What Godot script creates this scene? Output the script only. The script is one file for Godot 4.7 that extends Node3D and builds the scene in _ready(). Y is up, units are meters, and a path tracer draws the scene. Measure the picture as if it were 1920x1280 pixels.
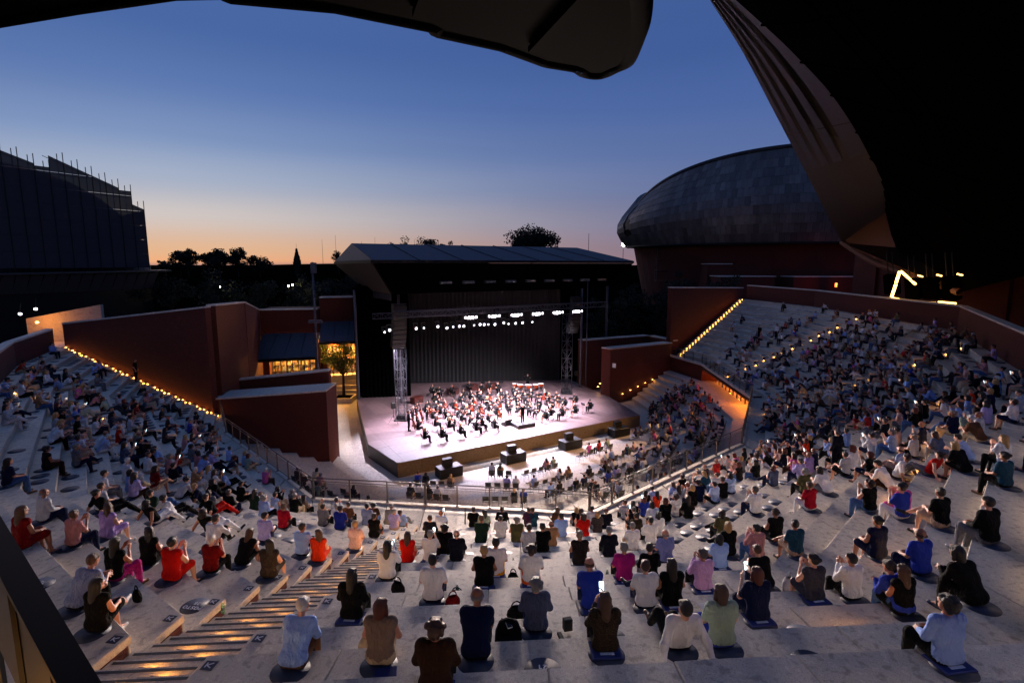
extends Node3D
# An open-air concert in a stone amphitheatre at dusk, seen from the top of the seating.

var mats := {}
var tex := {}
var rng := RandomNumberGenerator.new()
var cam_pos := Vector3(0, 16.2, 0)
const PITCH := -8.2131
const FOV := 65.0

# ------------------------------------------------------------------ builders
class Shape:
	var st := SurfaceTool.new()
	var tinted := false
	var tint := Color.WHITE
	func _init(smooth := false, colored := false) -> void:
		st.begin(Mesh.PRIMITIVE_TRIANGLES)
		st.set_smooth_group(0 if smooth else -1)
		tinted = colored
	func tri(a: Vector3, b: Vector3, c: Vector3, mid: Vector3) -> void:
		if (b - a).cross(c - a).dot((a + b + c) / 3.0 - mid) > 0.0:
			var t := b
			b = c
			c = t
		for v in [a, b, c]:
			if tinted:
				st.set_color(tint)
			st.add_vertex(v)
	func quad(a: Vector3, b: Vector3, c: Vector3, d: Vector3, mid: Vector3) -> void:
		tri(a, b, c, mid)
		tri(a, c, d, mid)
	func hexa(p: Array) -> void:      # bottom a b c d, top e f g h
		var m := Vector3.ZERO
		for v in p:
			m += v / 8.0
		quad(p[0], p[1], p[2], p[3], m)
		quad(p[4], p[5], p[6], p[7], m)
		for i in 4:
			var j := (i + 1) % 4
			quad(p[i], p[j], p[j + 4], p[i + 4], m)
	func box(c: Vector3, s: Vector3, b := Basis.IDENTITY, bevel := 0.0) -> void:
		var h := s * 0.5
		if bevel <= 0.0:
			var p := []
			for y in [-1, 1]:
				for q in [[-1, -1], [1, -1], [1, 1], [-1, 1]]:
					p.append(c + b * Vector3(q[0] * h.x, y * h.y, q[1] * h.z))
			hexa(p)
			return
		var rings := []                  # chamfered top and bottom edges
		for r in [[-h.y, bevel], [-h.y + bevel, 0.0], [h.y - bevel, 0.0], [h.y, bevel]]:
			var ring := []
			for q in [[-1, -1], [1, -1], [1, 1], [-1, 1]]:
				ring.append(c + b * Vector3(q[0] * (h.x - r[1]), r[0], q[1] * (h.z - r[1])))
			rings.append(ring)
		for k in 3:
			for i in 4:
				var j := (i + 1) % 4
				quad(rings[k][i], rings[k][j], rings[k + 1][j], rings[k + 1][i], c)
		quad(rings[0][0], rings[0][1], rings[0][2], rings[0][3], c)
		quad(rings[3][0], rings[3][1], rings[3][2], rings[3][3], c)
	func bar(a: Vector3, b: Vector3, w: float, h: float) -> void:   # square bar from a to b
		var z := (b - a)
		var l := z.length()
		z = z.normalized()
		var up := Vector3.UP if absf(z.y) < 0.95 else Vector3.RIGHT
		var x := up.cross(z).normalized()
		box((a + b) * 0.5, Vector3(w, h, l), Basis(x, z.cross(x), z))
	func tube(a: Vector3, b: Vector3, ra: float, rb: float, n := 8, caps := true) -> void:
		var z := (b - a).normalized()
		var up := Vector3.UP if absf(z.y) < 0.95 else Vector3.RIGHT
		var x := up.cross(z).normalized()
		var y := z.cross(x)
		var m := (a + b) * 0.5
		for i in n:
			var t0 := TAU * i / n
			var t1 := TAU * (i + 1) / n
			var d0 := x * cos(t0) + y * sin(t0)
			var d1 := x * cos(t1) + y * sin(t1)
			quad(a + d0 * ra, a + d1 * ra, b + d1 * rb, b + d0 * rb, m)
			if caps:
				tri(a, a + d0 * ra, a + d1 * ra, m)
				tri(b, b + d0 * rb, b + d1 * rb, m)
	func lathe(c: Vector3, prof: Array, n := 16) -> void:      # prof: [radius, y]
		for k in prof.size() - 1:
			var m := c + Vector3(0, (prof[k][1] + prof[k + 1][1]) * 0.5, 0)
			if prof[k][1] > prof[k + 1][1]:
				m.y += 0.001
			for i in n:
				var t0 := TAU * i / n
				var t1 := TAU * (i + 1) / n
				var d0 := Vector3(cos(t0), 0, sin(t0))
				var d1 := Vector3(cos(t1), 0, sin(t1))
				var a0: Vector3 = c + d0 * prof[k][0] + Vector3(0, prof[k][1], 0)
				var a1: Vector3 = c + d1 * prof[k][0] + Vector3(0, prof[k][1], 0)
				var b0: Vector3 = c + d0 * prof[k + 1][0] + Vector3(0, prof[k + 1][1], 0)
				var b1: Vector3 = c + d1 * prof[k + 1][0] + Vector3(0, prof[k + 1][1], 0)
				if absf(prof[k][1] - prof[k + 1][1]) < 1e-5:
					m.y = c.y + prof[k][1] - (0.1 if prof[k][0] > prof[k + 1][0] else -0.1)
				if prof[k][0] > 1e-6:
					tri(a0, a1, b1, m)
				if prof[k + 1][0] > 1e-6:
					tri(a0, b1, b0, m)
	func prism(poly: PackedVector2Array, y0: float, y1: float) -> void:    # plan polygon (x, z)
		var ids := Geometry2D.triangulate_polygon(poly)
		var ccw := not Geometry2D.is_polygon_clockwise(poly)
		for i in range(0, ids.size(), 3):
			var q := [poly[ids[i]], poly[ids[i + 1]], poly[ids[i + 2]]]
			for y in [y0, y1]:
				var mid := Vector3(q[0].x, (y0 + y1) * 0.5, q[0].y)
				tri(Vector3(q[0].x, y, q[0].y), Vector3(q[1].x, y, q[1].y), Vector3(q[2].x, y, q[2].y), mid)
		for i in poly.size():
			var a := poly[i]
			var b := poly[(i + 1) % poly.size()]
			var side := Vector2(-(b - a).y, (b - a).x) if ccw else Vector2((b - a).y, -(b - a).x)
			var inner := (a + b) * 0.5 + side.normalized() * 0.01
			quad(Vector3(a.x, y0, a.y), Vector3(b.x, y0, b.y), Vector3(b.x, y1, b.y), Vector3(a.x, y1, a.y), Vector3(inner.x, (y0 + y1) * 0.5, inner.y))
	func mesh() -> ArrayMesh:
		st.generate_normals()
		return st.commit()


func mi(called: String, shape, mat: Material, parent: Node = self, xf := Transform3D.IDENTITY) -> MeshInstance3D:
	var o := MeshInstance3D.new()
	o.name = called
	o.mesh = shape.mesh() if shape is Shape else shape
	o.material_override = mat
	o.transform = xf
	parent.add_child(o, true)
	return o

func tag(o: Node, label: String, category: String, group := "", kind := "") -> Node:
	o.set_meta("label", label)
	if category:
		o.set_meta("category", category)
	if group:
		o.set_meta("group", group)
	if kind:
		o.set_meta("kind", kind)
	return o

func thing(called: String, label: String, category: String, at := Vector3.ZERO, yaw := 0.0, group := "", kind := "") -> Node3D:
	var o := Node3D.new()
	o.name = called
	add_child(o, true)
	o.position = at
	o.rotation.y = yaw
	tag(o, label, category, group, kind)
	return o

func copy_of(o: Node3D, label: String, at: Vector3, yaw := 0.0) -> Node3D:
	var c: Node3D = o.duplicate()
	c.name = str(o.name).rstrip("0123456789")
	add_child(c, true)
	c.position = at
	c.rotation.y = yaw
	c.set_meta("label", label)
	return c

func ordinal(n: int) -> String:
	var w := ["first", "second", "third", "fourth", "fifth", "sixth", "seventh", "eighth", "ninth", "tenth", "eleventh", "twelfth", "thirteenth", "fourteenth", "fifteenth", "sixteenth", "seventeenth", "eighteenth", "nineteenth", "twentieth"]
	if n <= 20:
		return w[n - 1]
	var tens := {2: "twenty", 3: "thirty", 4: "forty", 5: "fifty", 6: "sixty", 7: "seventy", 8: "eighty", 9: "ninety"}
	if n % 10 == 0:
		return tens[n / 10].trim_suffix("y") + "ieth"
	return tens[n / 10] + "-" + w[n % 10 - 1]

func facing(d: Vector3) -> float:        # yaw that turns -z towards d
	return atan2(-d.x, -d.z)

func depth_of(p: Vector3) -> float:
	return -(Basis(Vector3.RIGHT, deg_to_rad(PITCH)).inverse() * (p - cam_pos)).z

func screen_x(p: Vector3) -> float:      # for numbering things from the left
	return p.x / maxf(depth_of(p), 0.1)

# ------------------------------------------------------------------ materials
func noise_tex(key: String, freq: float, lo: Color, hi: Color, kind := FastNoiseLite.TYPE_SIMPLEX_SMOOTH, oct := 5, normal := false, size := 256, offs := PackedFloat32Array(), cols := PackedColorArray()) -> NoiseTexture2D:
	if tex.has(key):
		return tex[key]
	var n := FastNoiseLite.new()
	n.noise_type = kind
	n.seed = key.hash() & 0xffff
	n.frequency = freq
	n.fractal_octaves = oct
	var t := NoiseTexture2D.new()
	t.width = size
	t.height = size
	t.seamless = true
	t.noise = n
	if normal:
		t.as_normal_map = true
		t.bump_strength = 6.0
	else:
		var g := Gradient.new()
		if cols.size():
			g.offsets = offs
			g.colors = cols
		else:
			g.set_color(0, lo)
			g.set_color(1, hi)
		t.color_ramp = g
	tex[key] = t
	return t

func lin(r: float, g: float, b: float) -> Color:
	return Color(r, g, b).linear_to_srgb()

func plain(key: String, c: Color, rough := 0.8, metal := 0.0) -> StandardMaterial3D:
	if mats.has(key):
		return mats[key]
	var m := StandardMaterial3D.new()
	m.resource_name = key
	m.albedo_color = c
	m.roughness = rough
	m.metallic = metal
	mats[key] = m
	return m

func tri_mat(key: String, c: Color, t: Texture2D, scale: float, rough := 0.8, metal := 0.0, bump: Texture2D = null, bump_cm := 0.5) -> StandardMaterial3D:
	if mats.has(key):
		return mats[key]
	var m := plain(key, c, rough, metal)
	m.albedo_texture = t
	m.uv1_triplanar = true
	m.uv1_world_triplanar = true
	m.uv1_scale = Vector3.ONE * scale
	if bump:
		m.heightmap_enabled = true
		m.heightmap_texture = bump
		m.heightmap_scale = bump_cm
	return m

func glow(key: String, c: Color, energy: float) -> StandardMaterial3D:
	if mats.has(key):
		return mats[key]
	var m := plain(key, Color(0.9, 0.9, 0.88), 0.5)
	m.emission_enabled = true
	m.emission = c
	m.emission_energy_multiplier = energy
	return m

func make_materials() -> void:
	var st := noise_tex("stone_colour", 0.012, Color.BLACK, Color.WHITE, FastNoiseLite.TYPE_SIMPLEX_SMOOTH, 7, false, 1024,
		PackedFloat32Array([0.0, 0.28, 0.45, 0.62, 0.8, 1.0]), PackedColorArray([Color(0.6, 0.56, 0.5), Color(0.72, 0.68, 0.63), Color(0.83, 0.8, 0.74), Color(0.79, 0.75, 0.69), Color(0.88, 0.85, 0.79), Color(0.74, 0.7, 0.64)]))
	var pit := noise_tex("stone_pits", 0.16, Color.BLACK, Color.WHITE, FastNoiseLite.TYPE_SIMPLEX, 4, false, 1024)
	var pores := noise_tex("stone_pores", 0.11, Color.BLACK, Color.WHITE, FastNoiseLite.TYPE_CELLULAR, 2, false, 1024,
		PackedFloat32Array([0.0, 0.1, 0.2, 0.34, 1.0]), PackedColorArray([Color(0.5, 0.47, 0.44), Color(0.66, 0.63, 0.6), Color(0.92, 0.9, 0.88), Color(1, 1, 1), Color(1, 1, 1)]))
	for i in 4:
		var k: float = [0.99, 0.96, 1.0, 0.94][i]
		var m := tri_mat("travertine%d" % i, Color(1.0 * k, 0.99 * k, 0.98 * k), st, [0.33, 0.41, 0.29, 0.37][i], 0.62, 0.0, pit, 0.35)
		m.detail_enabled = true
		m.detail_albedo = pores
		m.detail_blend_mode = BaseMaterial3D.BLEND_MODE_MUL
		m.uv1_offset = Vector3(i * 0.31, i * 0.17, i * 0.23)
	tri_mat("paving", Color(0.84, 0.82, 0.79), st, 0.21, 0.6, 0.0, pit, 0.4)
	var br := noise_tex("brick_colour", 0.03, Color.BLACK, Color.WHITE, FastNoiseLite.TYPE_VALUE_CUBIC, 5, false, 512,
		PackedFloat32Array([0.0, 0.35, 0.6, 1.0]), PackedColorArray([Color(0.42, 0.2, 0.11), Color(0.6, 0.29, 0.16), Color(0.54, 0.25, 0.13), Color(0.74, 0.38, 0.22)]))
	var courses := brick_relief()
	var b := tri_mat("brick", Color(0.58, 0.45, 0.36), br, 0.5, 0.85, 0.0, courses, 1.2)
	b.uv1_triplanar_sharpness = 8.0
	var ld := noise_tex("lead_colour", 0.02, Color.BLACK, Color.WHITE, FastNoiseLite.TYPE_SIMPLEX_SMOOTH, 6, false, 512,
		PackedFloat32Array([0.0, 0.4, 0.7, 1.0]), PackedColorArray([Color(0.35, 0.34, 0.33), Color(0.5, 0.49, 0.48), Color(0.45, 0.44, 0.43), Color(0.62, 0.61, 0.6)]))
	var l := tri_mat("lead", Color(1, 1, 1), ld, 0.12, 0.5, 0.35)
	l.vertex_color_use_as_albedo = true
	tri_mat("lead_plain", Color(0.62, 0.63, 0.7), ld, 0.3, 0.55, 0.1)
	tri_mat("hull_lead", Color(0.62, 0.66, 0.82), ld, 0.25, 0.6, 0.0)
	tri_mat("dark_metal", Color(0.18, 0.18, 0.19), ld, 1.0, 0.5, 0.5)
	tri_mat("dark_seam", Color(0.1, 0.09, 0.085), ld, 0.5, 0.9)
	tri_mat("backdrop", Color(0.045, 0.03, 0.065), ld, 0.6, 0.9)
	tri_mat("roof_metal", Color(0.5, 0.5, 0.56), ld, 0.3, 0.6, 0.2)
	tri_mat("soffit", Color(0.32, 0.28, 0.25), ld, 0.5, 0.7, 0.1)
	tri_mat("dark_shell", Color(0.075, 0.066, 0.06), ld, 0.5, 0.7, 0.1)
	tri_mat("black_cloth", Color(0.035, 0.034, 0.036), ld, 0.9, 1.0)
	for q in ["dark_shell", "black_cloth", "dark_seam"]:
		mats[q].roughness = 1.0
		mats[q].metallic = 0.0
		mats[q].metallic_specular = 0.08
	var wd := noise_tex("wood_colour", 0.02, Color(0.36, 0.3, 0.27), Color(0.56, 0.49, 0.45), FastNoiseLite.TYPE_SIMPLEX, 6, false, 512)
	for i in 3:
		var w := tri_mat("stage_board%d" % i, Color(0.93, 0.88, 0.96) * [1.0, 0.86, 0.93][i], wd, [0.3, 0.22, 0.26][i], 0.42)
		w.uv1_scale = Vector3(0.15, 0.3, 0.9)
	tri_mat("wood", Color(0.95, 0.72, 0.5), wd, 0.9, 0.6)
	tri_mat("red_wood", Color(0.5, 0.2, 0.12), wd, 0.7, 0.35)
	tri_mat("orange_varnish", Color(0.72, 0.27, 0.09), wd, 2.0, 0.25)
	tri_mat("fascia", Color(0.9, 0.86, 0.66), wd, 0.4, 0.7)
	tri_mat("earth", Color(0.05, 0.05, 0.04), st, 0.05, 0.95)
	mats.earth.metallic_specular = 0.0
	plain("chrome", Color(0.7, 0.7, 0.72), 0.3, 0.9)
	plain("steel_rail", Color(0.42, 0.4, 0.39), 0.4, 0.8)
	plain("aluminium", Color(0.28, 0.28, 0.3), 0.45, 0.8)
	plain("black_plastic", Color(0.05, 0.05, 0.055), 0.5)
	plain("brass", Color(0.85, 0.62, 0.2), 0.25, 0.95)
	plain("copper", Color(0.8, 0.35, 0.18), 0.3, 0.9)
	plain("drum_head", Color(0.9, 0.88, 0.84), 0.5)
	plain("paper", Color(0.88, 0.88, 0.86), 0.8)
	plain("disc_blue", Color(0.11, 0.16, 0.26), 0.6)
	plain("cushion_blue", Color(0.08, 0.16, 0.42), 0.8)
	plain("tag_blue", Color(0.08, 0.12, 0.24), 0.6)
	plain("white_print", Color(0.8, 0.82, 0.86), 0.7)
	plain("chair_plastic", Color(0.2, 0.2, 0.19), 0.6)
	plain("bark", Color(0.16, 0.12, 0.09), 0.95)
	plain("shoe_black", Color(0.05, 0.045, 0.045), 0.5)
	plain("shoe_tan", Color(0.35, 0.22, 0.13), 0.6)
	plain("shoe_white", Color(0.75, 0.75, 0.74), 0.6)
	plain("shoe_blue", Color(0.1, 0.14, 0.28), 0.6)
	var lf := plain("leaf", Color(0.16, 0.22, 0.09), 0.7)
	lf.backlight_enabled = true
	lf.backlight = Color(0.25, 0.3, 0.1)
	plain("far_leaf", Color(0.1, 0.12, 0.06), 0.9)
	var net := plain("net", Color(0.2, 0.2, 0.23, 0.86), 0.9)
	net.transparency = BaseMaterial3D.TRANSPARENCY_ALPHA
	var mesh := plain("wire_mesh", Color(0.2, 0.19, 0.19, 0.22), 0.7, 0.3)
	mesh.transparency = BaseMaterial3D.TRANSPARENCY_ALPHA
	var gl := plain("glass", Color(0.85, 0.9, 0.9, 0.12), 0.05)
	gl.transparency = BaseMaterial3D.TRANSPARENCY_ALPHA
	var bo := plain("bottle_plastic", Color(0.25, 0.6, 0.45, 0.45), 0.1)
	bo.transparency = BaseMaterial3D.TRANSPARENCY_ALPHA
	glow("lamp_warm", Color(1.0, 0.72, 0.32), 9.0)
	glow("gold_glow", Color(1.0, 0.74, 0.34), 7.0)
	glow("lamp_white", Color(1.0, 0.97, 1.0), 6.0)
	glow("lamp_cool", Color(0.95, 0.93, 1.0), 4.0)
	glow("lamp_orange", Color(1.0, 0.42, 0.1), 3.0)
	glow("shop_light", Color(1.0, 0.68, 0.25), 5.0)
	glow("screen_lit", Color(0.8, 0.95, 1.0), 2.0)
	glow("lamp_far", Color(1.0, 0.9, 0.7), 25.0)

func brick_relief() -> ImageTexture:      # running bond, 1 tile = 2 m
	var im := Image.create(512, 512, false, Image.FORMAT_L8)
	im.fill(Color(1, 1, 1))
	for row in 28:
		var y := int(row * 512.0 / 28)
		im.fill_rect(Rect2i(0, y, 512, 3), Color(0, 0, 0))
		for c in 8:
			im.fill_rect(Rect2i(int(c * 64 + (32 if row % 2 else 0)) % 512, y, 3, 19), Color(0, 0, 0))
	return ImageTexture.create_from_image(im)

func _ready() -> void:
	rng.seed = 20260
	var cam := Camera3D.new()
	cam.name = "camera"
	cam.position = cam_pos
	cam.rotation_degrees = Vector3(PITCH, 0, 0)
	cam.fov = FOV
	cam.near = 0.05
	cam.far = 4000.0
	add_child(cam)
	var we := WorldEnvironment.new()
	var env := Environment.new()
	env.background_mode = Environment.BG_SKY
	var sky := Sky.new()
	var pan := PanoramaSkyMaterial.new()
	pan.panorama = dusk_sky()
	sky.sky_material = pan
	env.sky = sky
	env.background_energy_multiplier = 1.0
	env.tonemap_mode = Environment.TONE_MAPPER_LINEAR
	env.tonemap_exposure = EXPOSURE
	env.sdfgi_enabled = true
	env.ssao_enabled = true
	env.ssil_enabled = true
	we.environment = env
	add_child(we)
	var sun := DirectionalLight3D.new()          # the last glow of the western sky
	sun.light_color = Color(1.0, 0.86, 0.74)
	sun.light_energy = 0.03
	sun.light_angular_distance = 20.0
	sun.shadow_enabled = true
	sun.sky_mode = DirectionalLight3D.SKY_MODE_LIGHT_ONLY
	sun.rotation_degrees = Vector3(-22, 215, 0)
	add_child(sun)
	make_materials()
	make_stage_lights()
	make_seating()
	make_stairs()
	make_walkway()
	make_foyer()
	make_parterre()
	make_stage()
	make_stage_house()
	make_walls()
	make_halls()
	make_scenery()
	make_orchestra()
	make_audience()
	make_small_things()

const EXPOSURE := 1.25

func dusk_sky() -> ImageTexture:
	# colours of the clear sky by height above the horizon, towards the afterglow and away from it
	var el := [0.0, 1.2, 4.4, 7.7, 11.3, 15.6, 20.0, 40.0, 90.0]
	var near := [Vector3(0.74, 0.34, 0.16), Vector3(0.64, 0.38, 0.22), Vector3(0.5, 0.45, 0.43), Vector3(0.3, 0.35, 0.46), Vector3(0.16, 0.235, 0.41), Vector3(0.085, 0.15, 0.345), Vector3(0.054, 0.11, 0.295), Vector3(0.048, 0.095, 0.26), Vector3(0.048, 0.088, 0.21)]
	var away := [Vector3(0.17, 0.125, 0.185), Vector3(0.155, 0.125, 0.2), Vector3(0.125, 0.13, 0.235), Vector3(0.095, 0.128, 0.27), Vector3(0.074, 0.12, 0.285), Vector3(0.052, 0.1, 0.275), Vector3(0.042, 0.087, 0.255), Vector3(0.045, 0.088, 0.24), Vector3(0.048, 0.088, 0.21)]
	var haze := FastNoiseLite.new()      # faint uneven haze near the horizon
	haze.seed = 4
	haze.frequency = 0.012
	var w := 512
	var h := 512
	var im := Image.create(w, h, false, Image.FORMAT_RGBF)
	for y in h:
		var e := 90.0 - 180.0 * (y + 0.5) / h
		var k := 0
		while k < 7 and e > el[k + 1]:
			k += 1
		var f := smoothstep(0.0, 1.0, clampf((e - el[k]) / (el[k + 1] - el[k]), 0, 1)) * 0.5 + clampf((e - el[k]) / (el[k + 1] - el[k]), 0, 1) * 0.5
		var n: Vector3 = near[k].lerp(near[k + 1], f)
		var a: Vector3 = away[k].lerp(away[k + 1], f)
		for x in w:
			var az := 360.0 * (x + 0.5) / w      # the first column looks along -z
			var d := absf(wrapf(az + 34.0, -180, 180))
			var g := exp(-pow(d / 33.0, 2.0)) 
			var veil := 1.0 + 0.05 * haze.get_noise_2d(x * 0.7, y * 5.0) * smoothstep(40.0, 2.0, e)
			var c := a.lerp(n, g) * veil
			im.set_pixel(x, y, Color(c.x, c.y, c.z))
	return ImageTexture.create_from_image(im)

# ------------------------------------------------------------------ the amphitheatre
# bend lines of the seating, from the walkway up: [foot x, z], [x, z of the fourteenth row], rise per row
var BEND := [
	[Vector2(-22.2, -39.0), Vector2(-34.4, -41.0), 0.34], [Vector2(-20.3, -34.7), Vector2(-30.8, -33.6), 0.34],
	[Vector2(-9.5, -23.2), Vector2(-15.6, -13.9), 0.38], [Vector2(-4.1, -21.9), Vector2(-6.25, -6.7), 0.41],
	[Vector2(4.07, -22.0), Vector2(6.8, -7.6), 0.41], [Vector2(15.5, -31.4), Vector2(24.0, -25.0), 0.41],
	[Vector2(21.9, -45.3), Vector2(34.1, -42.0), 0.43], [Vector2(22.9, -62.2), Vector2(35.3, -64.0), 0.44],
	[Vector2(21.7, -67.0), Vector2(32.2, -74.8), 0.45]]
var RIM := [Vector2(-22.61, -40.4), Vector2(-19.85, -35.85), Vector2(-9.89, -25.3), Vector2(-4.2, -24.6), Vector2(3.62, -23.64),
	Vector2(15.0, -33.6), Vector2(21.1, -45.91), Vector2(22.3, -61.8), Vector2(20.3, -68.6)]
const FOOT := 5.0
var AISLES := [[1, 0.31, 1.2], [3, 0.0, 1.95], [5, 0.6, 1.2], [6, 0.5, 1.2]]     # facet, start fraction, width
var last_row := [14, 14, 17, 17, 17, 14, 14, 14]

func bend(i: int, k: float) -> Vector3:
	var b = BEND[i]
	var q: Vector2 = b[0].lerp(b[1], k / 14.0)
	return Vector3(q.x, FOOT + b[2] * k, q.y)

func row_at(i: int, t: float, k: int, v := 0.0) -> Vector3:     # a point of tread k, v of the way to its back
	var a := bend(i, k).lerp(bend(i + 1, k), t)
	var b := bend(i, k + 1).lerp(bend(i + 1, k + 1), t)
	return Vector3(lerpf(a.x, b.x, v), a.y, lerpf(a.z, b.z, v))

func rise_at(i: int, t: float) -> float:
	return lerpf(BEND[i][2], BEND[i + 1][2], t)

func aisle_of(i: int, k: int) -> Array:      # [t0, t1] or []
	for a in AISLES:
		if a[0] == i:
			var l := bend(i, k).distance_to(bend(i + 1, k))
			return [a[1], a[1] + a[2] / l]
	return []

func block_of(i: int, t0: float, t1: float, k: int, y0: float, y1: float, v0 := 0.0, v1 := 1.0) -> Array:
	var p := []
	for y in [y0, y1]:
		for q in [[t0, v0], [t1, v0], [t1, v1], [t0, v1]]:
			var c := row_at(i, q[0], k, q[1])
			p.append(Vector3(c.x, c.y + y, c.z))
	return p

func make_seating() -> void:
	for k in 18:
		var t := thing("seating_row", "%s stone seating row above the walkway" % ordinal(k + 1), "seating row", Vector3.ZERO, 0.0, "stone seating rows of the amphitheatre", "structure")
		for i in 8:
			if k > last_row[i]:
				continue
			var cut := aisle_of(i, k)
			var spans := [[0.0, 1.0]]
			if cut:
				spans = [[0.0, cut[0]], [cut[1], 1.0]]
			for s in spans:
				if s[1] - s[0] < 0.01:
					continue
				var core := Shape.new()
				core.hexa(block_of(i, s[0], s[1], k, -1.2, -0.135, 0.05, 1.06))
				mi("core", core, mats.brick, t)
				var ri := Shape.new()
				ri.hexa(block_of(i, s[0], s[1], k, -rise_at(i, 0.5) - 0.1, -0.14, 0.025, 0.075))
				mi("riser", ri, mats["travertine%d" % (k % 4)], t)
				var far: bool = depth_of(row_at(i, 0.5, k)) > 48.0 and i >= 5
				var l := row_at(i, s[0], k).distance_to(row_at(i, s[1], k))
				var n := maxi(1, roundi(l / 1.75))
				var gap := 0.004 / l
				for j in n:
					var a: float = lerpf(s[0], s[1], float(j) / n)
					var b: float = lerpf(s[0], s[1], float(j + 1) / n)
					var sl := Shape.new()
					var lift := rng.randf_range(-0.004, 0.004)
					slab(sl, block_of(i, a + gap, b - gap, k, -0.13, lift, -0.015, 1.03))
					mi("slab", sl, mats["travertine%d" % rng.randi_range(0, 3)], t)

func slab(s: Shape, p: Array) -> void:       # a stone slab with its upper edges chamfered
	var m := Vector3.ZERO
	for v in p:
		m += v / 8.0
	var top := []
	var edge := []
	for i in 4:
		var c: Vector3 = p[i + 4]
		var inw := (m - c)
		inw.y = 0
		top.append(c + inw.normalized() * 0.022)
		edge.append(c - Vector3(0, 0.016, 0))
	s.quad(top[0], top[1], top[2], top[3], m)
	for i in 4:
		var j := (i + 1) % 4
		s.quad(edge[i], edge[j], top[j], top[i], m)
		s.quad(p[i], p[j], edge[j], edge[i], m)
	s.quad(p[0], p[1], p[2], p[3], m)

func step_lamp(at: Vector3, out: Vector3, label: String, e: float) -> void:
	var t := thing("step_lamp", label, "step lamp", at, facing(out), "small warm lamps in the risers of the steps")
	var s := Shape.new()
	s.box(Vector3(0, 0, -0.006), Vector3(0.2, 0.05, 0.012))
	mi("lens", s, mats.lamp_warm, t)
	var f := Shape.new()
	f.box(Vector3(0, 0.034, -0.012), Vector3(0.24, 0.018, 0.03))
	mi("frame", f, mats.steel_rail, t)
	var l := OmniLight3D.new()
	l.light_color = Color(1.0, 0.68, 0.3)
	l.light_energy = e
	l.light_size = 0.03
	l.omni_range = 60
	l.omni_attenuation = 2.0
	l.shadow_enabled = true
	l.position = Vector3(0, -0.01, -0.07)
	t.add_child(l)

func make_stair(called: String, label: String, quads: Callable, rows: int, lamps: int, lamp_label: String, e: float, k_from := 0) -> void:
	# quads(k, v0, v1, side) gives the plan of a step; three steps to a row
	var t := thing(called, label, "steps", Vector3.ZERO, 0.0, "stone stairs between the seats", "structure")
	var n := 0
	for k in range(0, rows):
		for j in 3:
			var q: Array = quads.call(k, j / 3.0, (j + 1) / 3.0)      # front left, front right, back right, back left, rise
			var y: float = q[0].y - q[4] * (2 - j) / 3.0
			var p := []
			for dy in [-0.5, 0.0]:
				for c in 4:
					p.append(Vector3(q[c].x, y + dy, q[c].z))
			var s := Shape.new()
			slab(s, p)
			mi("step", s, mats["travertine%d" % ((k + j) % 4)], t)
			var fwd: Vector3 = (q[0] + q[1] - q[2] - q[3])
			fwd.y = 0
			fwd = fwd.normalized()
			var st := Shape.new()
			var a: Vector3 = Vector3(q[0].x, y + 0.003, q[0].z).lerp(Vector3(q[1].x, y + 0.003, q[1].z), 0.04) - fwd * 0.07
			var b: Vector3 = Vector3(q[0].x, y + 0.003, q[0].z).lerp(Vector3(q[1].x, y + 0.003, q[1].z), 0.96) - fwd * 0.07
			st.bar(a, b, 0.05, 0.006)
			mi("grip_strip", st, mats.black_plastic, t)
			if lamps and (k * 3 + j) % lamps == 0 and k >= k_from:
				n += 1
				var w := 0.5 + (0.14 if n % 2 else -0.1)
				step_lamp(Vector3(q[0].x, y - 0.07, q[0].z).lerp(Vector3(q[1].x, y - 0.07, q[1].z), w) + fwd * 0.004, fwd, lamp_label % ordinal(n), e)

func make_stairs() -> void:
	var names := ["narrow lit stair climbing the left slope", "", "broad lit stair climbing towards the camera at lower left", "", "", "narrow stair with lamps through the right bank", "short lamp-lit stair at the far right bank"]
	for a in AISLES:
		var i: int = a[0]
		var quads := func(k, v0, v1):
			var c := aisle_of(i, k)
			return [row_at(i, c[0], k, v0), row_at(i, c[1], k, v0), row_at(i, c[1], k, v1), row_at(i, c[0], k, v1), rise_at(i, c[0])]
		var lab: String = {1: "narrow lit stair climbing the left slope", 3: "broad lit stair climbing towards the camera at lower left", 5: "lamp-lit stair through the middle of the right bank", 6: "lamp-lit stair near the far end of the right bank"}[i]
		var lamp: String = {1: "%s step lamp from the foot of the left slope stair", 3: "%s step lamp from the foot of the broad lower-left stair", 5: "%s step lamp from the foot of the right bank's middle stair", 6: "%s step lamp from the foot of the right bank's far stair"}[i]
		make_stair("stone_stair", lab, quads, last_row[i] + 1, 1 if i == 3 else 3, lamp, 0.11 if i == 3 else 0.045)
	var left := func(k, v0, v1):
		var d := (bend(0, k) - bend(1, k)).normalized()
		d.y = 0
		var f := row_at(0, 0.0, k, v0)
		var b := row_at(0, 0.0, k, v1)
		return [f + d * 0.02, f + d * 1.35, b + d * 1.35, b + d * 0.02, rise_at(0, 0.0)]
	make_stair("stone_stair", "stair along the foot of the tall red wall at left, edged with lamps", left, 15, 1, "%s lamp from the foot of the stair along the left red wall", 0.03)
	var right := func(k, v0, v1):
		var d := (bend(8, k) - bend(7, k)).normalized()
		d.y = 0
		var f := row_at(7, 1.0, k, v0)
		var b := row_at(7, 1.0, k, v1)
		return [f + d * 1.35, f + d * 0.02, b + d * 0.02, b + d * 1.35, rise_at(7, 1.0)]
	make_stair("stone_stair", "stair along the tall red wall at the far right, edged with lamps", right, 15, 1, "%s lamp from the foot of the stair along the right red wall", 0.035)

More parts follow.
